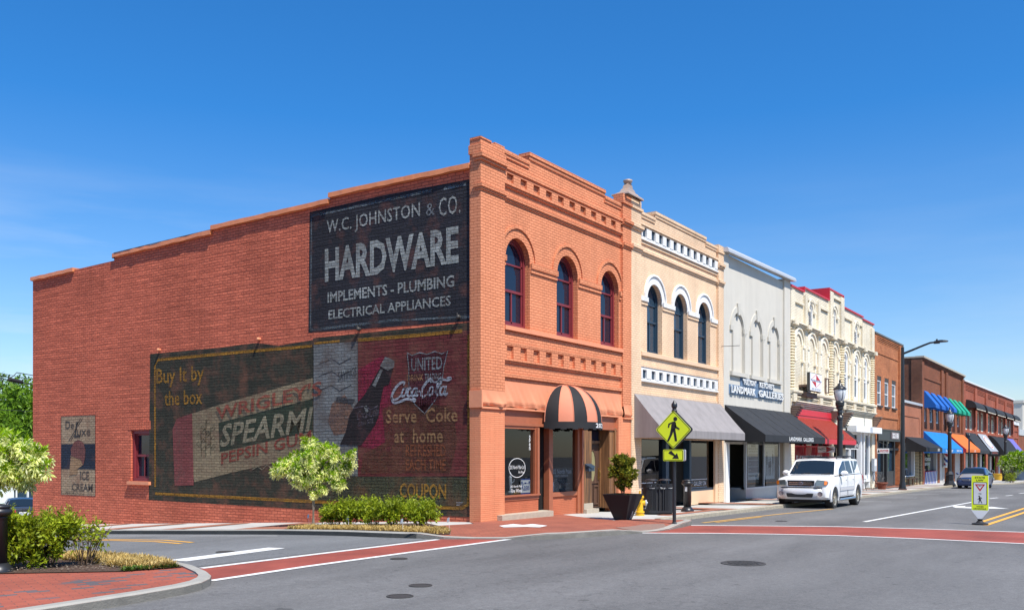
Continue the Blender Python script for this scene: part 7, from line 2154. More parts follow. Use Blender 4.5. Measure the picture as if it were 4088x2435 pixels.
def car_body(secs, wheels, wr, mat, parent, sub=3, y_in=.5):
    """secs: x, zb (sill), wb (half width at sill), wm (half width at waist), zs (shoulder), ws, zt (centre top)"""
    m = MB(); rows = catmull(secs, sub); np_ = 0; rings = []
    for x, zb, wb, wm, zs, ws, zt in rows:
        half = [(0, zb), (wb * .85, zb), (wb, zb + .07), (wm * .995, zb + (zs - zb) * .35), (wm, zb + (zs - zb) * .62), (ws + .02, zs - .07), (ws - .03, zs - .015), (ws * .72, zs + (zt - zs) * .75), (0, zt)]
        ring = [(x, y, z) for y, z in half] + [(x, -y, z) for y, z in half[-2:0:-1]]
        rings.append(ring)
    n = len(rings[0])
    m.mesh([p for r in rings for p in r], [(i * n + j, i * n + (j + 1) % n, (i + 1) * n + (j + 1) % n, (i + 1) * n + j) for i in range(len(rings) - 1) for j in range(n)] + [tuple(range(n - 1, -1, -1)), tuple((len(rings) - 1) * n + j for j in range(n))])
    o = m.build("body", mat, parent, local=True, weld=True, smooth=True)
    cut = MB()
    for wx, wy, wz in wheels:
        s = 1 if wy > 0 else -1
        cut.tube([(wx, s * (abs(wy) - .24), wz), (wx, s * (abs(wy) + .6), wz)], wr * 1.17, 28)
    c = cut.build("cut", mat, None, local=True, weld=True)
    bpy.context.view_layer.update()
    md = o.modifiers.new("arches", 'BOOLEAN'); md.operation = 'DIFFERENCE'; md.object = c; md.solver = 'EXACT'
    c.parent = parent
    bpy.context.view_layer.update()
    dg = bpy.context.evaluated_depsgraph_get()
    me = bpy.data.meshes.new_from_object(o.evaluated_get(dg))
    o.modifiers.clear(); o.data = me
    bpy.data.objects.remove(c)
    for p in me.polygons: p.use_smooth = True
    try: me.set_sharp_from_angle(angle=R(32))
    except Exception: pass
    return o

def wheel(parent, x, y, z, r, w, rimmat, spokes=6):
    s = 1 if y > 0 else -1
    m = MB()
    prof = [(r * .62, -w / 2), (r * .93, -w / 2), (r, -w / 2 + .03), (r, w / 2 - .03), (r * .93, w / 2), (r * .62, w / 2)]
    n = 28
    pts = [(x + q * math.cos(2 * math.pi * k / n), y + s * d, z + q * math.sin(2 * math.pi * k / n)) for q, d in prof for k in range(n)]
    m.mesh(pts, [(j * n + k, j * n + (k + 1) % n, (j + 1) * n + (k + 1) % n, (j + 1) * n + k) for j in range(5) for k in range(n)])
    t = m.build("wheel", M['tyre'], parent, local=True)
    m = MB(); yo = y + s * (w / 2 - .035)
    m.tube([(x, y, z), (x, yo + s * .03, z)], r * .17, 12)
    for k in range(spokes):
        a = 2 * math.pi * k / spokes + .3
        ca, sa = math.cos(a), math.sin(a)
        m.obox((x + ca * r * .38, yo, z + sa * r * .38), (ca * r * .26, 0, sa * r * .26), (0, .015, 0), (-sa * r * .085, 0, ca * r * .085))
    L = 28
    for k in range(L):
        a0, a1 = 2 * math.pi * k / L, 2 * math.pi * (k + 1) / L
        m.face([(x + r * .55 * math.cos(a0), yo, z + r * .55 * math.sin(a0)), (x + r * .55 * math.cos(a1), yo, z + r * .55 * math.sin(a1)), (x + r * .64 * math.cos(a1), yo + s * .03, z + r * .64 * math.sin(a1)), (x + r * .64 * math.cos(a0), yo + s * .03, z + r * .64 * math.sin(a0))])
    m.build("rim", rimmat, t, local=True)
    m = MB(); m.face([(x + r * .64 * math.cos(2 * math.pi * k / L), y + s * (w * .1), z + r * .64 * math.sin(2 * math.pi * k / L)) for k in range(L)]); m.build("brake_disc", M['iron'], t, local=True)
    return t

def quad(b, p, q, r, s_, inset=0):
    P_ = [Vector(v) for v in (p, q, r, s_)]
    c = sum(P_, Vector()) / 4
    b.face([v + (c - v) * inset for v in P_])

def greenhouse(parent, base, roof, mat, gmat, parts, zc=.06):
    """base / roof: list of (x, half width, z) running front to back; parts: (i, lo, hi) glazed stretches between stations"""
    m = MB()
    n = len(base)
    for s in (1, -1):
        for i in range(n - 1):
            m.face([(base[i][0], s * base[i][1], base[i][2]), (base[i + 1][0], s * base[i + 1][1], base[i + 1][2]), (roof[i + 1][0], s * roof[i + 1][1], roof[i + 1][2]), (roof[i][0], s * roof[i][1], roof[i][2])])
            k = 4
            for j in range(k):                             # crowned roof
                y0, y1 = roof[i][1] * (1 - j / k), roof[i][1] * (1 - (j + 1) / k); w0, w1 = roof[i + 1][1] * (1 - j / k), roof[i + 1][1] * (1 - (j + 1) / k)
                cz = lambda f: zc * (1 - (f) ** 2)
                m.face([(roof[i][0], s * y0, roof[i][2] + cz(1 - j / k)), (roof[i + 1][0], s * w0, roof[i + 1][2] + cz(1 - j / k)), (roof[i + 1][0], s * w1, roof[i + 1][2] + cz(1 - (j + 1) / k)), (roof[i][0], s * y1, roof[i][2] + cz(1 - (j + 1) / k))])
    for i in (0, n - 1):
        m.face([(base[i][0], base[i][1], base[i][2]), (roof[i][0], roof[i][1], roof[i][2]), (roof[i][0], 0, roof[i][2] + zc), (roof[i][0], -roof[i][1], roof[i][2]), (base[i][0], -base[i][1], base[i][2])])
    return m.build("cabin", mat, parent, local=True, weld=True)

# ---- white sport utility vehicle parked at the kerb
suv_at = (14.2, -3.70, roadz(16.5, -3.7) - .02)
sv = thing("parked_car", "white sport utility vehicle with roof rails parked at the kerb, facing the crossing", "car", suv_at, group="cars parked along the kerb")
HW = .90
WH = [(.92, .78, .355), (4.12, .78, .355), (.92, -.78, .355), (4.12, -.78, .355)]
car_body([(0.12, .42, .62, .66, .84, .64, .92), (.16, .36, .76, .80, .97, .76, 1.03), (.34, .33, .87, .89, 1.05, .85, 1.11), (.8, .32, .88, .905, 1.09, .86, 1.15), (1.35, .32, .88, .905, 1.11, .86, 1.17), (2.4, .32, .88, .91, 1.13, .87, 1.14), (3.6, .32, .88, .91, 1.14, .87, 1.15), (4.5, .34, .88, .905, 1.15, .86, 1.16), (4.98, .38, .86, .88, 1.14, .84, 1.15), (5.12, .42, .80, .84, 1.08, .78, 1.10)], WH, .355, M['car_white'], sv)
base = [(1.32, .84, 1.13), (2.2, .86, 1.14), (3.0, .865, 1.14), (3.9, .865, 1.15), (4.7, .855, 1.15), (5.06, .80, 1.13)]
roof = [(1.88, .715, 1.64), (2.2, .75, 1.675), (3.0, .765, 1.69), (3.9, .765, 1.685), (4.5, .75, 1.67), (4.84, .71, 1.63)]
cb = greenhouse(sv, base, roof, M['car_white'], None, None, .05)
def side_pt(x, f, s):
    """point on the cabin side at length x and height fraction f"""
    for i in range(len(base) - 1):
        pb = lambda k: Vector(base[k]).lerp(Vector(roof[k]), f)
        a, c = pb(i), pb(i + 1)
        if a.x <= x <= c.x or i == len(base) - 2:
            q = a.lerp(c, (x - a.x) / max(1e-6, c.x - a.x)); return Vector((x, s * (q.y + .006), q.z))
for s in (-1, 1):
    for (x0, x1, x2, x3, mat) in ((1.66, 2.64, 2.64, 2.02, 'car_glass_blue'), (2.69, 3.50, 3.34, 2.69, 'car_glass_blue'), (3.66, 4.86, 4.55, 3.56, 'car_glass_blue')):
        m = MB(); m.face([side_pt(x0, .05, s), side_pt(x1, .05, s), side_pt(x2, .88, s), side_pt(x3, .88, s)]); m.build("side_window", M[mat], cb, local=True)
ws = MB()
def wp(y, f):
    p = Vector((1.32, .84 * y, 1.13)).lerp(Vector((1.88, .715 * y, 1.64)), f); bulge = .05 * f * (1 - y * y)
    return p + Vector((-.012, 0, .008 + bulge))
NY = 8
for k in range(NY):
    y0, y1 = -.92 + 1.84 * k / NY, -.92 + 1.84 * (k + 1) / NY
    for j in range(3): ws.face([wp(y0, .06 + .28 * j), wp(y1, .06 + .28 * j), wp(y1, .06 + .28 * (j + 1)), wp(y0, .06 + .28 * (j + 1))])
w_ = ws.build("windscreen", M['car_glass'], cb, local=True)
m = MB()
for y0 in (-.35, .35): m.tube([Vector((1.30, y0, 1.165)), wp(y0 * 1.2 - .35, .12) + Vector((-.01, 0, .01))], .012, 5)
m.build("wiper", M['black_matte'], w_, local=True)
for s in (-1, 1):
    m = MB(); m.tube([(2.25, s * .62, 1.70), (2.35, s * .62, 1.765), (3.2, s * .63, 1.785), (4.2, s * .62, 1.775), (4.62, s * .61, 1.70)], .022, 6); m.box(3.2, 3.5, s * .59, s * .66, 1.70, 1.78); m.build("roof_rail", M['black_matte'], sv, local=True)
m = MB(); m.tube([(2.55, -.62, 1.76), (2.55, .62, 1.76)], .018, 5); m.tube([(4.0, -.62, 1.76), (4.0, .62, 1.76)], .018, 5); m.build("roof_bar", M['black_matte'], sv, local=True)
m = MB(); m.box(2.1, 2.75, -.42, .42, 1.735, 1.748); m.build("sunroof", M['car_glass'], sv, local=True)
# front end
m = MB(); lp = rounded([(-.47, .76), (.47, .76), (.49, 1.0), (-.49, 1.0)], .05); li = rounded([(-.44, .785), (.44, .785), (.46, .975), (-.46, .975)], .04)
gx = lambda a, b, d=0: (.075 + .10 * max(0, (b - .80)) + .10 * a * a + d, a, b)
m.ring(lp + lp[:1], li + li[:1], gx, .06, -.035); gr = m.build("grille", M['car_white'], sv, local=True)
m = MB(); m.flat([li], lambda a, b, d=0: gx(a, b, -.012)); m.build("grille_mesh", M['black_matte'], gr, local=True)
m = MB()
for zz in (.845, .905): m.obox(gx(0, zz, -.03), (.012, 0, 0), (0, .40, 0), (0, 0, .012))
L = 20; m.ring([(.085 * math.cos(2 * math.pi * k / L), .885 + .06 * math.sin(2 * math.pi * k / L)) for k in range(L + 1)], [(.068 * math.cos(2 * math.pi * k / L), .885 + .046 * math.sin(2 * math.pi * k / L)) for k in range(L + 1)], gx, -.03, -.055)
m.ring([(.03 * math.cos(2 * math.pi * k / L), .885 + .055 * math.sin(2 * math.pi * k / L)) for k in range(L + 1)], [(.02 * math.cos(2 * math.pi * k / L), .885 + .042 * math.sin(2 * math.pi * k / L)) for k in range(L + 1)], gx, -.03, -.055)
m.ring([(.06 * math.cos(2 * math.pi * k / L), .91 + .022 * math.sin(2 * math.pi * k / L)) for k in range(L + 1)], [(.045 * math.cos(2 * math.pi * k / L), .91 + .012 * math.sin(2 * math.pi * k / L)) for k in range(L + 1)], gx, -.03, -.055)
m.text("V8", (gx(-.26, .9, -.05)[0], -.25, .885), (0, -1, 0), EZ, .11, .035, .02)
m.build("emblem", M['chrome'], gr, local=True)
for s in (-1, 1):
    m = MB(); lp = rounded([(.50, .80), (.86, .815), (.87, .97), (.52, 1.005)], .05)
    f = lambda a, b, d=0: (.035 + .28 * max(0, a - .55) ** 1.15 * 2.0 + .16 * (b - .8) + d, s * a, b)
    m.slab(lp, f, -.02, .08); hl_ = m.build("headlight", M['lamp_lens'], sv, local=True)
    m = MB(); m.slab(rounded([(.76, .83), (.85, .835), (.86, .955), (.77, .975)], .03), lambda a, b, d=0: f(a, b, d - .012), -.014, .05); m.build("indicator", M['amber'], hl_, local=True)
    m = MB(); m.lathe([(.0, 0), (.075, .0), (.085, .01)], (0, 0, 0), 16, caps=False); v_ = [(p[2] * -1 + .015, p[0] + s * .66, p[1] + .53) for p in m.v]; m.v = v_; m.build("fog_light", M['photo_dark'], sv, local=True)
    m = MB(); m.ball((1.75, s * 1.02, 1.20), .10, .13, .09, 12, 8); mi_ = m.build("mirror", M['car_white'], sv, local=True, smooth=True)
    m = MB(); m.obox((1.78, s * .92, 1.13), (.05, 0, 0), (0, .07, 0), (0, 0, .03)); m.build("mirror_arm", M['black_matte'], mi_, local=True)
    for dx0, dx1 in ((1.62, 2.66), (2.70, 3.62)):
        m = MB(); y = s * .908
        for p, q in (((dx0, y, .42), (dx0 - .05, y + s * .004, 1.1)), ((dx1, y, .42), (dx1, y + s * .004, 1.12)), ((dx0, y, .42), (dx1, y, .42))): m.tube([p, q], .0035, 4)
        dd = m.build("door_seam", M['black_matte'], sv, local=True)
        m = MB(); m.ball((dx1 - .16, s * .912, .98), .075, .016, .03, 10, 6); m.build("handle", M['car_white'], dd, local=True)
    m = MB(); m.box(1.62, 3.66, s * .900, s * .925, .60, .74); m.build("side_moulding", M['car_silver_lower'], sv, local=True)
    m = MB(); m.tube([(1.45, s * .93, .30), (3.55, s * .93, .30)], .045, 8); m.obox((2.5, s * .86, .32), (1.05, 0, 0), (0, .09, 0), (0, 0, .012)); m.build("running_board", M['chrome'], sv, local=True)
    for wx in (.92, 4.12):                                 # flared arches
        m = MB()
        def ar(r): return [(wx + r * math.cos(t), .355 + r * math.sin(t)) for t in [math.pi * (-.06 + 1.12 * k / 18) for k in range(19)]]
        m.ring(ar(.49), ar(.415), lambda a, b, d=0: (a, s * (.895 + d), b), -.02, .035); m.build("wheel_arch", M['car_white'], sv, local=True)
    m = MB(); m.box(4.9, 5.08, s * .83, s * .875, .75, 1.08); m.build("tail_light", M['tail_red'], sv, local=True)
    m = MB(); m.box(1.38, 1.42, s * .62, s * .88, .16, .42); m.box(4.58, 4.62, s * .62, s * .88, .16, .42); m.build("mud_flap", M['black_matte'], sv, local=True)
m = MB()                                                   # front bumper
prof = [(.44, .345, .02), (.42, .42, -.03), (.46, .55, -.06), (.50, .66, -.05), (.40, .72, .03)]
NB = 20; rows = []
for k in range(NB + 1):
    y = -1 + 2 * k / NB
    bx = .34 * abs(y) ** 3.2 * 1.2
    rows.append([(bx + p[2], y * (.90 if abs(y) < .98 else .905), p[1]) for p in prof])
m.mesh([p for r_ in rows for p in r_], [(i * 5 + j, (i + 1) * 5 + j, (i + 1) * 5 + j + 1, i * 5 + j + 1) for i in range(NB) for j in range(4)])
for s in (-1, 1):
    m.face([(.40, s * .905, .32), (.56, s * .91, .33), (.54, s * .91, .70), (.40, s * .905, .71)])
bpr = m.build("bumper", M['car_silver_lower'], sv, local=True, smooth=True)
m = MB(); m.ribbon([(-.86, .735), (-.5, .735), (0, .735), (.5, .735), (.86, .735)], [.03] * 5, lambda a, b, d=0: (-.02 + .38 * abs(a) ** 3.2 * 1.2, a, b)); m.build("gap", M['black_matte'], bpr, local=True)  # dark strip put in for the shading line above the bumper
m = MB(); m.flat([rounded([(-.42, .42), (.42, .42), (.46, .55), (-.46, .55)], .03)], lambda a, b, d=0: (-.062 + .05 * a * a, a, b)); m.build("air_intake", M['black_matte'], bpr, local=True)
m = MB(); m.box(.3, 4.9, -.62, .62, .24, .40); m.build("underbody", M['black_matte'], sv, local=True)
for w in WH: wheel(sv, w[0], w[1], w[2], .36, .27, M['rim'], 6)
sv.scale = (1.04, 1.05, 1.06)

# ---- saloons
def saloon(name, label, loc, rz, paint, bonnet, Lx=1.0, rear=False):
    t = thing(name, label, "car", loc, rz, group="cars parked along the kerb")
    whs = [(.85 * Lx, .72, .31), (3.5 * Lx, .72, .31), (.85 * Lx, -.72, .31), (3.5 * Lx, -.72, .31)]
    secs = [(0.0, .34, .55, .60, .56, .55, .60), (.06, .24, .72, .76, .66, .66, .72), (.3, .20, .82, .85, .74, .74, .82), (.9, .19, .85, .88, .82, .80, .92), (1.3, .19, .86, .885, .88, .83, .97), (2.2, .19, .86, .89, .92, .84, .95), (3.2, .20, .86, .89, .94, .84, .97), (3.8, .22, .85, .88, .95, .82, 1.0), (4.35, .26, .82, .86, .93, .78, .98), (4.55, .32, .76, .80, .84, .72, .86)]
    bd = car_body([(x * Lx, *r_) for x, *r_ in secs], whs, .31, paint, t)
    base = [(1.25 * Lx, .80, .93), (2.0 * Lx, .83, .94), (2.9 * Lx, .83, .95), (3.75 * Lx, .79, .98)]
    roof = [(1.95 * Lx, .58, 1.33), (2.3 * Lx, .61, 1.37), (2.8 * Lx, .61, 1.37), (3.2 * Lx, .57, 1.31)]
    cb = greenhouse(t, base, roof, paint, None, None, .04)
    for s in (-1, 1):
        m = MB()
        def sp_(i, j, f, g): 
            a = Vector(base[i]).lerp(Vector(roof[i]), f); c = Vector(base[j]).lerp(Vector(roof[j]), f); q = a.lerp(c, g); return (q.x, s * (q.y + .008), q.z)
        m.face([sp_(0, 1, .08, .25), sp_(1, 2, .08, .35), sp_(1, 2, .88, .3), sp_(0, 1, .86, .2)]); m.face([sp_(1, 2, .08, .45), sp_(2, 3, .08, .5), sp_(2, 3, .86, .4), sp_(1, 2, .88, .4)])
        m.build("side_window", M['car_glass'], cb, local=True)
        m = MB(); m.ball((1.62 * Lx, s * .98, .98), .08, .11, .07, 10, 6); m.build("mirror", paint, t, local=True, smooth=True)
    for nm, i, dx in (("windscreen", 0, -.012), ("rear_window", 3, .012)):
        m = MB()
        P_ = lambda y, f: Vector((base[i][0], base[i][1] * y, base[i][2])).lerp(Vector((roof[i][0], roof[i][1] * y, roof[i][2] + .02)), f) + Vector((dx * 1.4, 0, .012 + .03 * f * (1 - y * y)))
        for k in range(6):
            y0, y1 = -.93 + 1.86 * k / 6, -.93 + 1.86 * (k + 1) / 6
            m.face([P_(y0, .05), P_(y1, .05), P_(y1, .92), P_(y0, .92)])
        m.build(nm, M['car_glass'], cb, local=True)
    if not rear:
        m = MB()
        for k in range(8):
            y0, y1 = -.66 + 1.32 * k / 8, -.66 + 1.32 * (k + 1) / 8
            zt = lambda x, y: (.725 + .19 * min(1, (x - .1) / .75) ** .8 if x < .9 else .925 + .05 * (x - .9) / .35) - .085 * y * y + .035
            xs = [.16, .35, .6, .9, 1.2]
            for a, c in zip(xs, xs[1:]): m.face([(a * Lx, y0, zt(a, y0)), (c * Lx, y0, zt(c, y0)), (c * Lx, y1, zt(c, y1)), (a * Lx, y1, zt(a, y1))])
        m.build("bonnet", bonnet, t, local=True, smooth=True)
        m = MB(); lp = rounded([(-.42, .55), (.42, .55), (.46, .70), (-.46, .70)], .03); g3 = lambda a, b, d=0: (-.01 + .1 * a * a + .12 * max(0, b - .55) + d, a, b)
        m.flat([lp], g3); gr = m.build("grille", M['black_matte'], t, local=True)
        m = MB(); m.obox((-.02, 0, .625), (.012, 0, 0), (0, .42, 0), (0, 0, .016)); m.obox((-.02, 0, .625), (.014, 0, 0), (0, .018, 0), (0, 0, .07)); m.ball((-.03, 0, .64), .02, .06, .05); m.ring(lp + lp[:1], [(a * .95, .625 + (b - .625) * .85) for a, b in lp] + [(lp[0][0] * .95, .625 + (lp[0][1] - .625) * .85)], g3, .02, -.015); m.build("chrome_bar", M['chrome'], gr, local=True)
        m = MB(); m.flat([rounded([(-.48, .28), (.48, .28), (.52, .42), (-.52, .42)], .03)], lambda a, b, d=0: (-.005 + .09 * a * a, a, b)); m.build("air_intake", M['black_matte'], t, local=True)
        for s in (-1, 1):
            m = MB(); m.slab(rounded([(.50, .57), (.80, .60), (.78, .73), (.50, .71)], .03), lambda a, b, d=0: (.03 + .45 * max(0, a - .5) ** 1.2 + .15 * (b - .57) + d, s * a, b), -.03, .1); m.build("headlight", M['lamp_lens'], t, local=True)
    else:
        for s in (-1, 1):
            m = MB(); m.slab(rounded([(.40, .74), (.82, .70), (.80, .86), (.44, .88)], .03), lambda a, b, d=0: (4.58 * Lx - .28 * max(0, a - .5) ** 1.2 - .12 * (b - .7) + d, s * a, b), -.06, .03); tl = m.build("tail_light", M['tail_red'], t, local=True)
            m = MB(); m.box(4.575 * Lx, 4.62 * Lx, s * .52, s * .66, .80, .83); m.build("lens_strip", M['paper'], tl, local=True)
        m = MB(); m.box(4.56 * Lx, 4.60 * Lx, -.26, .26, .58, .74); pn = m.build("number_plate", M['paper'], t, local=True)
        m = MB(); m.text("FAV-4915", (4.604 * Lx, -.22, .62), (0, 1, 0), EZ, .44, .08, .02); m.build("lettering", M['sign_blue'], pn, local=True)
        m = MB()
        for k in range(4):
            L = 16; c0 = -.105 + .07 * k
            m.ring([(c0 + .045 * math.cos(2 * math.pi * j / L), .86 + .045 * math.sin(2 * math.pi * j / L)) for j in range(L + 1)], [(c0 + .035 * math.cos(2 * math.pi * j / L), .86 + .035 * math.sin(2 * math.pi * j / L)) for j in range(L + 1)], lambda a, b, d=0: (4.59 * Lx + d, a, b), -.03, .0)
        m.build("emblem", M['chrome'], t, local=True)
    for w in whs: wheel(t, *w, .31, .21, M['chrome'] if not rear else M['rim'], 8)
    return t
saloon("parked_car", "dark blue saloon with a champagne bonnet parked beyond the yield sign", (47.6, -4.75, roadz(49, 0)), 0.0, M['car_blue'], M['bonnet_beige'], 1.08)
hd = math.atan2(1.0, .42)
saloon("parked_car", "dark grey saloon seen from behind past the end of the orange wall", (6.55 + 4.5 * math.cos(hd), 33.8 + 4.5 * math.sin(hd), -2.02), hd + math.pi, M['car_dark'], M['car_dark'], 1.0, True)
# ------------------------------------------------------------------ trees, shrubs, grass
def leaf(b, p, d, n, L, w, fold=0.0):
    """pointed leaf from p along d, n = face normal hint"""
    s = d.cross(n)
    if s.length < 1e-4: s = d.cross(Vector((1, 0, 0.3)))
    s = s.normalized() * w / 2
    m_ = p + d * L * .45 + n.normalized() * fold
    b.face([p, m_ + s, p + d * L, m_ - s])

def rdir(rnd, up=0.0):
    while True:
        v = Vector((rnd.uniform(-1, 1), rnd.uniform(-1, 1), rnd.uniform(-1, 1)))
        if .05 < v.length < 1:
            v.normalize(); v.z += up
            return v.normalized()

def shrub(loc, rad, h, label, seed, n=1500, lean=(0, 0), bare=.3, leafm='leaf', L=(.06, .11), group="leafy shrubs in the planting beds"):
    rnd = random.Random(seed)
    t = thing("shrub", label, "shrub", loc, group=group)
    x, y, z = loc
    st = MB(); tips = []
    for k in range(16):
        a = rnd.uniform(0, 6.283); q = rnd.uniform(.35, 1) * rad
        tip = Vector((x + q * math.cos(a) + lean[0], y + q * math.sin(a) + lean[1], z + h * rnd.uniform(.62, .95)))
        b0 = Vector((x + .12 * math.cos(a) * rnd.random() * rad / .4, y + .12 * math.sin(a) * rnd.random() * rad / .4, z))
        mid = b0.lerp(tip, .5) + Vector((rnd.uniform(-.05, .05), rnd.uniform(-.05, .05), .05))
        st.tube([b0, mid, tip], .009, 4, .004); tips.append((b0, mid, tip))
        for j in range(3):
            f = rnd.uniform(.3, .9); p = mid.lerp(tip, f); e = p + rdir(rnd, .5) * rnd.uniform(.1, .22); st.tube([p, e], .004, 3, .002); tips.append((p, p, e))
    st.build("stems", M['twig'], t)
    b = MB()
    # clumps of leaves of uneven size make the outline
    cl = []
    for k in range(34):
        a = rnd.uniform(0, 6.283); q = rad * math.sqrt(rnd.random())
        zz = z + h * (bare + (1 - bare) * rnd.random() ** .8)
        lim = math.sqrt(max(.1, 1 - ((zz - z) / h - .62) ** 2 * 2.2))
        cl.append((Vector((x + q * lim * math.cos(a) + lean[0] * (zz - z) / h, y + q * lim * math.sin(a) + lean[1] * (zz - z) / h, zz)), rnd.uniform(.08, .17) * rad / .45))
    for k in range(n):
        if rnd.random() < .25:
            a, c_, e = rnd.choice(tips); p = c_.lerp(e, rnd.uniform(.2, 1.05)) + rdir(rnd) * .03
            if p.z < z + h * bare * .8: continue
        else:
            c_, r_ = rnd.choice(cl); p = c_ + rdir(rnd) * r_ * rnd.random() ** .4
        leaf(b, p, rdir(rnd, .45), rdir(rnd, .8), rnd.uniform(*L), rnd.uniform(.026, .042), .004)
    for k in range(int(n * .03)):                         # shoots that stand above the rest
        c_, r_ = rnd.choice(cl); p = c_ + Vector((rnd.uniform(-.05, .05), rnd.uniform(-.05, .05), r_ * .8)); d = rdir(rnd, 1.5)
        for j in range(7): leaf(b, p + d * .025 * j, (d * .4 + rdir(rnd, .2)).normalized(), rdir(rnd, 1), .06, .02)
    b.build("leaves", M[leafm], t)
    return t

g = lambda u, v: (u, v, gz(u, v) + .03)
w_ = lambda u, v: (u, v, walk(u, v) + .03)
shrub(g(-11.85, 0.95), .50, .72, "dense leafy shrub just behind the black bollard", 1, 4693, bare=.12)
shrub(g(-11.42, 0.45), .48, .75, "dense leafy shrub, second from the bollard", 2, 4693, bare=.12)
shrub(g(-11.02, 0.02), .46, .70, "dense leafy shrub in the middle of the near bed", 3, 4446, bare=.15)
shrub(g(-10.62, -0.32), .36, .60, "thin half bare shrub at the kerb end of the near bed", 4, 420, bare=.35)
shrub(w_(-2.20, 2.86), .40, .47, "low green shrub touching the blossoming tree trunk", 5, 2280)
shrub(w_(-2.30, 2.25), .42, .50, "low green shrub, second from the tree trunk", 6, 3211)
shrub(w_(-2.25, 1.5), .42, .49, "low green shrub in the middle of the row by the wall", 7, 3211)
shrub(w_(-2.35, 0.82), .42, .51, "low green shrub, second from the brick corner", 8, 3211)
shrub(w_(-2.25, 0.05), .40, .50, "low green shrub nearest the brick corner", 9, 3087)

def fringe_tree(loc, label, crown, seed, nclump, trunk_h, scale=1.0, petals=46, leaves=15, spread=None, blossom='blossom', lean=(0, 0), boxes=None):
    """small multi-limbed tree in white blossom; crown = list of (dx, dy, dz, radius) lobes"""
    rnd = random.Random(seed)
    t = thing("blossom_tree", label, "tree", loc, group="white blossoming trees along the streets")
    base = Vector(loc)
    tr = MB()
    top = base + Vector((lean[0], lean[1], trunk_h))
    tr.tube([base - Vector((0, 0, .05)), base.lerp(top, .5) + Vector((.02, .01, 0)), top], [.05 * scale, .038 * scale, .03 * scale], 8)
    lobes = [(base + Vector(c[:3]), c[3]) for c in crown]
    for c_, r_ in lobes:
        mid = top.lerp(c_, .5) + Vector((rnd.uniform(-.08, .08), rnd.uniform(-.08, .08), -.04)) * scale
        tr.tube([top - Vector((0, 0, .1 * rnd.random())), mid, c_ + Vector((0, 0, r_ * .4))], [.022 * scale, .015 * scale, .006 * scale], 6)
        for k in range(5):
            tr.tube([mid.lerp(c_, rnd.random()), c_ + rdir(rnd, .2) * r_ * .8], .007 * scale, 4, .003)
    tr.build("trunk", M['bark'], t)
    lf, bl = MB(), MB()
    for k in range(nclump):
        c_, r_ = lobes[rnd.randrange(len(lobes))] if rnd.random() < .3 else rnd.choices(lobes, [q[1] ** 2 for q in lobes])[0]
        d = rdir(rnd, .15); p = c_ + d * r_ * rnd.uniform(.35, 1.0) * Vector((1, 1, .9)).length / 1.68
        # leafy tip: long narrow leaves fanning upward
        ax = (d + Vector((0, 0, .9))).normalized()
        if rnd.random() < .80:
            for j in range(leaves):
                a = ax.copy(); q = rdir(rnd, .1); dd = (ax * rnd.uniform(.2, 1.0) + q * .85).normalized()
                leaf(lf, p + ax * .02, dd, rdir(rnd, 1.0), rnd.uniform(.08, .14) * scale, rnd.uniform(.026, .040) * scale, .006)
        if rnd.random() < .76:
            c2 = p - Vector((0, 0, .045 * scale)) + rdir(rnd) * .04 * scale; rr = rnd.uniform(.055, .10) * scale
            for j in range(petals):
                q = rdir(rnd, -.15); pp = c2 + q * rr * rnd.random() ** .6
                leaf(bl, pp, (q + Vector((0, 0, -.5))).normalized(), rdir(rnd, .6), rnd.uniform(.05, .09) * scale, .026 * scale)
    lf.build("leaves", M['leaf_fringe'], t); bl.build("blossom", M[blossom], t)
    return t

# lobe offsets are metres along the street, away from it, and up
Lr = lambda a, dz, r_, dd=0.0: (a * .56 + dd * .8285, -a * .8285 + dd * .56, dz, r_)
fringe_tree(w_(-1.86, 3.96), "small white blossoming tree growing against the painted wall",
            [Lr(-.75, 1.52, .24), Lr(-.50, 1.60, .25, .2), Lr(-.30, 1.25, .30, -.2), Lr(-.08, 2.02, .27), Lr(.20, 1.90, .28, .2), Lr(-.1, 1.6, .32, -.25), Lr(.45, 1.80, .24), Lr(.25, 1.45, .28, .2), Lr(.95, 1.72, .22), Lr(.80, 1.52, .18, .1), Lr(-.2, 1.16, .20), Lr(.18, 1.22, .20, .1), Lr(.52, 1.26, .18), Lr(.64, 1.06, .14), Lr(.02, .86, .08), Lr(.22, .90, .07), Lr(-.92, 1.40, .16)],
            11, 560, .95, 1.0, 44, 12)
fringe_tree((-11.55, 1.75, gz(-11.5, 1.7)), "white blossoming tree partly cut by the edge of the view, beside the bollard",
            [Lr(.15, 2.0, .42), Lr(.55, 1.86, .36), Lr(.95, 1.75, .34), Lr(1.25, 1.62, .24), Lr(.45, 1.62, .36, .2), Lr(.0, 1.65, .45, -.2), Lr(-.5, 1.9, .5), Lr(-.9, 1.6, .5), Lr(.75, 1.52, .28, -.2), Lr(1.05, 1.45, .20), Lr(.1, 1.05, .26), Lr(.35, 1.15, .18), Lr(-.4, 1.0, .3), Lr(-.3, 2.25, .3), Lr(.35, 2.22, .22)],
            12, 1050, .9, 1.1, 52, 11)
fringe_tree((68.9, -5.25, gz(69, 0)), "far blossoming tree at the kerb beyond the blue car",
            [Lr(-.75, 1.7, .45), Lr(-.3, 2.0, .5), Lr(.2, 2.2, .5), Lr(.6, 2.1, .5), Lr(.9, 1.7, .45), Lr(.1, 1.6, .5), Lr(-.5, 1.4, .4), Lr(.5, 1.3, .35)], 13, 300, 1.0, 2.4, 14, 12, blossom='blossom_far')
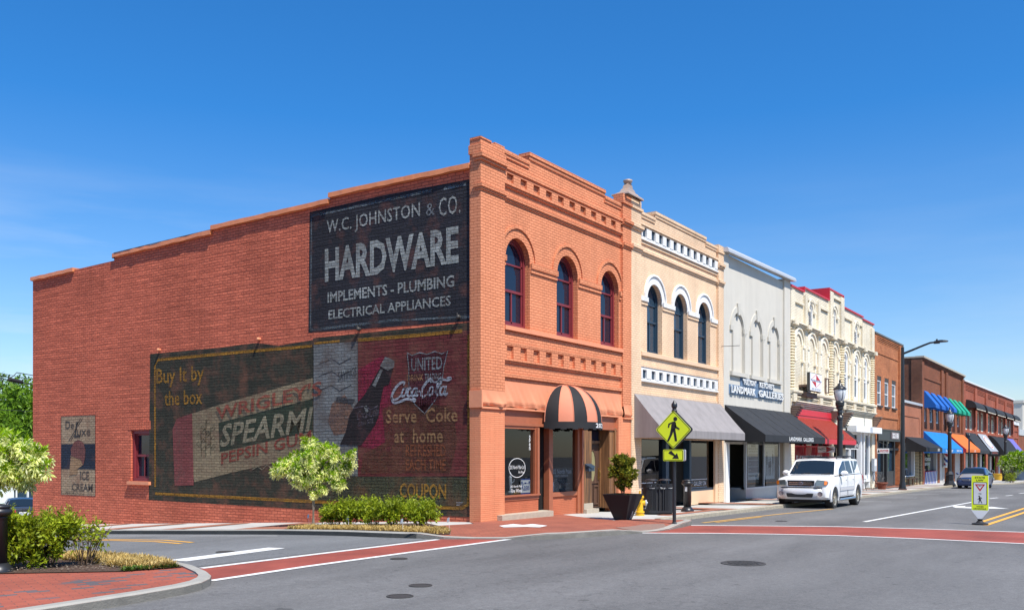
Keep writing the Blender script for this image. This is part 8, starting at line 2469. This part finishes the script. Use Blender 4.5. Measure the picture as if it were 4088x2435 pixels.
fringe_tree((76.5, -5.6, gz(76, 0)), "farthest blossoming tree, cut by the edge of the view",
            [Lr(-.75, 1.7, .45), Lr(-.3, 2.0, .5), Lr(.3, 2.0, .5), Lr(.8, 1.9, .5), Lr(.2, 1.5, .5)], 14, 220, 1.0, 2.4, 14, 12, blossom='blossom_far')
shrub((68.2, -5.1, gz(68, 0)), .5, .75, "small round shrub at the foot of the far blossoming tree", 15, 900, L=(.08, .13), bare=.05)

# clipped conifer in the planter
rnd = random.Random(21)
tp = thing("topiary", "golden green conifer with a rounded clipped head growing in the charcoal planter", "shrub", (2.95, -2.45, walk(2.95, -2.45) + .62))
bx, by, bz = 2.95, -2.45, walk(2.95, -2.45)
m = MB()
for k in range(5):
    a = rnd.uniform(0, 6.28); m.tube([(bx + .03 * math.cos(a), by + .03 * math.sin(a), bz + .6), (bx + .06 * math.cos(a), by + .06 * math.sin(a), bz + .85), (bx + .22 * math.cos(a), by + .22 * math.sin(a), bz + 1.2)], .018, 6, .008)
m.build("trunk", M['twig'], tp)
b = MB()
cl = []
for k in range(120):
    d = rdir(rnd, .1); q = rnd.random() ** .45
    cl.append(Vector((bx, by, bz + 1.22)) + Vector((d.x * .38 * q, d.y * .38 * q, d.z * .40 * q + (.06 if d.z > .5 else 0))))
cl += [Vector((bx + rnd.uniform(-.08, .08), by + rnd.uniform(-.08, .08), bz + 1.62)) for k in range(3)] + [Vector((bx + rnd.uniform(-.15, .15), by + rnd.uniform(-.15, .15), bz + .80 + .05 * k)) for k in range(3)]
for c_ in cl:
    ax = (c_ - Vector((bx, by, bz + 1.0))).normalized()
    for j in range(60):
        d = (ax * .6 + rdir(rnd, .4)).normalized(); leaf(b, c_ + rdir(rnd) * .07 * rnd.random(), d, rdir(rnd, .3), rnd.uniform(.055, .10), rnd.uniform(.028, .042))
for k in range(160):
    leaf(b, Vector((bx + rnd.uniform(-.3, .3), by + rnd.uniform(-.3, .3), bz + .63)), rdir(rnd, .5), rdir(rnd, 1), .06, .025)
b.build("foliage", M['leaf_topiary'], tp)

# dry ornamental grass in both beds
def tufts(name, poly, n, mat, h, seed, hf, blades=9):
    rnd = random.Random(seed); b = MB()
    x0, x1, y0, y1 = min(p[0] for p in poly), max(p[0] for p in poly), min(p[1] for p in poly), max(p[1] for p in poly)
    k = 0
    while k < n:
        p = (rnd.uniform(x0, x1), rnd.uniform(y0, y1))
        if not inside(p, poly): continue
        k += 1
        for j in range(blades):
            d = rdir(rnd, 1.0); o = Vector((p[0] + rnd.uniform(-.03, .03), p[1] + rnd.uniform(-.03, .03), hf(*p) + .02)); L = h * rnd.uniform(.5, 1.15)
            s = Vector((-d.y, d.x, 0)); s = s.normalized() * .008 if s.length > .01 else Vector((.008, 0, 0))
            m1 = o + d * L * .6; tip = o + d * L + Vector((d.x, d.y, -.35)) * L * .35
            b.face([o - s, o + s, m1 + s * .8, m1 - s * .8]); b.face([m1 - s * .8, m1 + s * .8, tip])
    o = b.build(name, M[mat]); o["kind"] = "stuff"; o["label"] = "short " + ("dry golden" if mat == 'dry_grass' else "green") + " grass in the planting beds"; o["category"] = "grass"
    return o
tufts("dry_grass", [(-3.26, 3.4), (-3.42, 1.8), (-3.48, 0.2), (-3.42, -0.55), (-3.22, -1.15), (-2.9, -1.25), (-2.4, -0.85), (-2.55, 0.6), (-2.6, 2.4), (-2.45, 3.6)], 1500, 'dry_grass', .11, 31, walk)
tufts("dry_grass", [(-9.7, 1.6), (-9.68, -0.55), (-9.82, -1.2), (-9.98, -1.70), (-10.45, -1.55), (-10.5, -.9), (-10.3, 0.0), (-10.3, 1.4)], 1300, 'dry_grass', .13, 32, gz)
tufts("green_grass", [(-10.0, -1.72), (-10.72, -1.46), (-10.66, -1.36), (-10.0, -1.6)], 160, 'green_grass', .07, 33, gz)
# bark chips and fallen leaves on the soil of the near bed
rnd = random.Random(5); b = MB()
for k in range(1500):
    p = (rnd.uniform(-12.1, -9.7), rnd.uniform(-1.7, 1.5))
    if not inside(p, BED_W): continue
    o_ = Vector((p[0], p[1], gz(*p) + .035 + rnd.random() * .02)); leaf(b, o_, Vector((rnd.uniform(-1, 1), rnd.uniform(-1, 1), rnd.uniform(-.1, .3))).normalized(), Vector((0, 0, 1)), rnd.uniform(.03, .07), .02)
o = b.build("leaf_litter", M['bark']); o["kind"] = "stuff"; o["label"] = "bark chips and dead leaves scattered over the near bed"; o["category"] = "leaf litter"

# tall green tree beyond the orange wall
def big_tree(loc, h, r, label, seed, n=9000, L=(.35, .6), mat='leaf_dark', group="green trees beyond the buildings"):
    rnd = random.Random(seed)
    t = thing("green_tree", label, "tree", loc, group=group)
    x, y, z = loc
    m = MB(); m.tube([(x, y, z), (x + .1, y, z + h * .35), (x, y, z + h * .8)], [.35, .28, .08], 8); lob = []
    for k in range(46):
        d = rdir(rnd, .1); q = rnd.uniform(.45, 1); c_ = Vector((x + d.x * r * q, y + d.y * r * q, z + h * .6 + d.z * h * .38 * q)); lob.append((c_, rnd.uniform(.16, .30) * r))
        m.tube([(x, y, z + h * rnd.uniform(.3, .6)), c_], .09, 5, .02)
    m.build("trunk", M['bark'], t)
    b = MB()
    for k in range(n):
        c_, r_ = rnd.choice(lob); d = rdir(rnd, .2); p = c_ + d * r_ * rnd.random() ** .35
        leaf(b, p, rdir(rnd, .1), (d + rdir(rnd, .6)).normalized(), rnd.uniform(*L), rnd.uniform(.14, .24), .02)
    b.build("crown", M[mat], t); return t
big_tree((24.5, 74, -1.9), 10.4, 5.5, "tall bright green tree rising behind the white storefront", 41, 13000)
big_tree((30.5, 82, -1.9), 11.6, 5.0, "taller green tree half behind the nearer one", 42, 7000)
big_tree((14, 80, -1.9), 9.0, 5, "green tree at the edge of the view beyond the cables", 43, 6000)
rnd = random.Random(9); b = MB()
for k in range(2600):
    u = 215 + rnd.uniform(-6, 10); v = rnd.uniform(-34, 14)
    hmax = 5 + 2.5 * math.sin(v * .21) + 1.5 * math.sin(v * .63)
    leaf(b, Vector((u, v, -2 + hmax * rnd.random() ** .7)), rdir(rnd, .1), rdir(rnd, .5), rnd.uniform(.8, 1.6), rnd.uniform(.5, .9))
o = b.build("distant_trees", M['leaf_dark']); o["kind"] = "stuff"; o["label"] = "distant line of trees at the end of the street"; o["category"] = "trees"
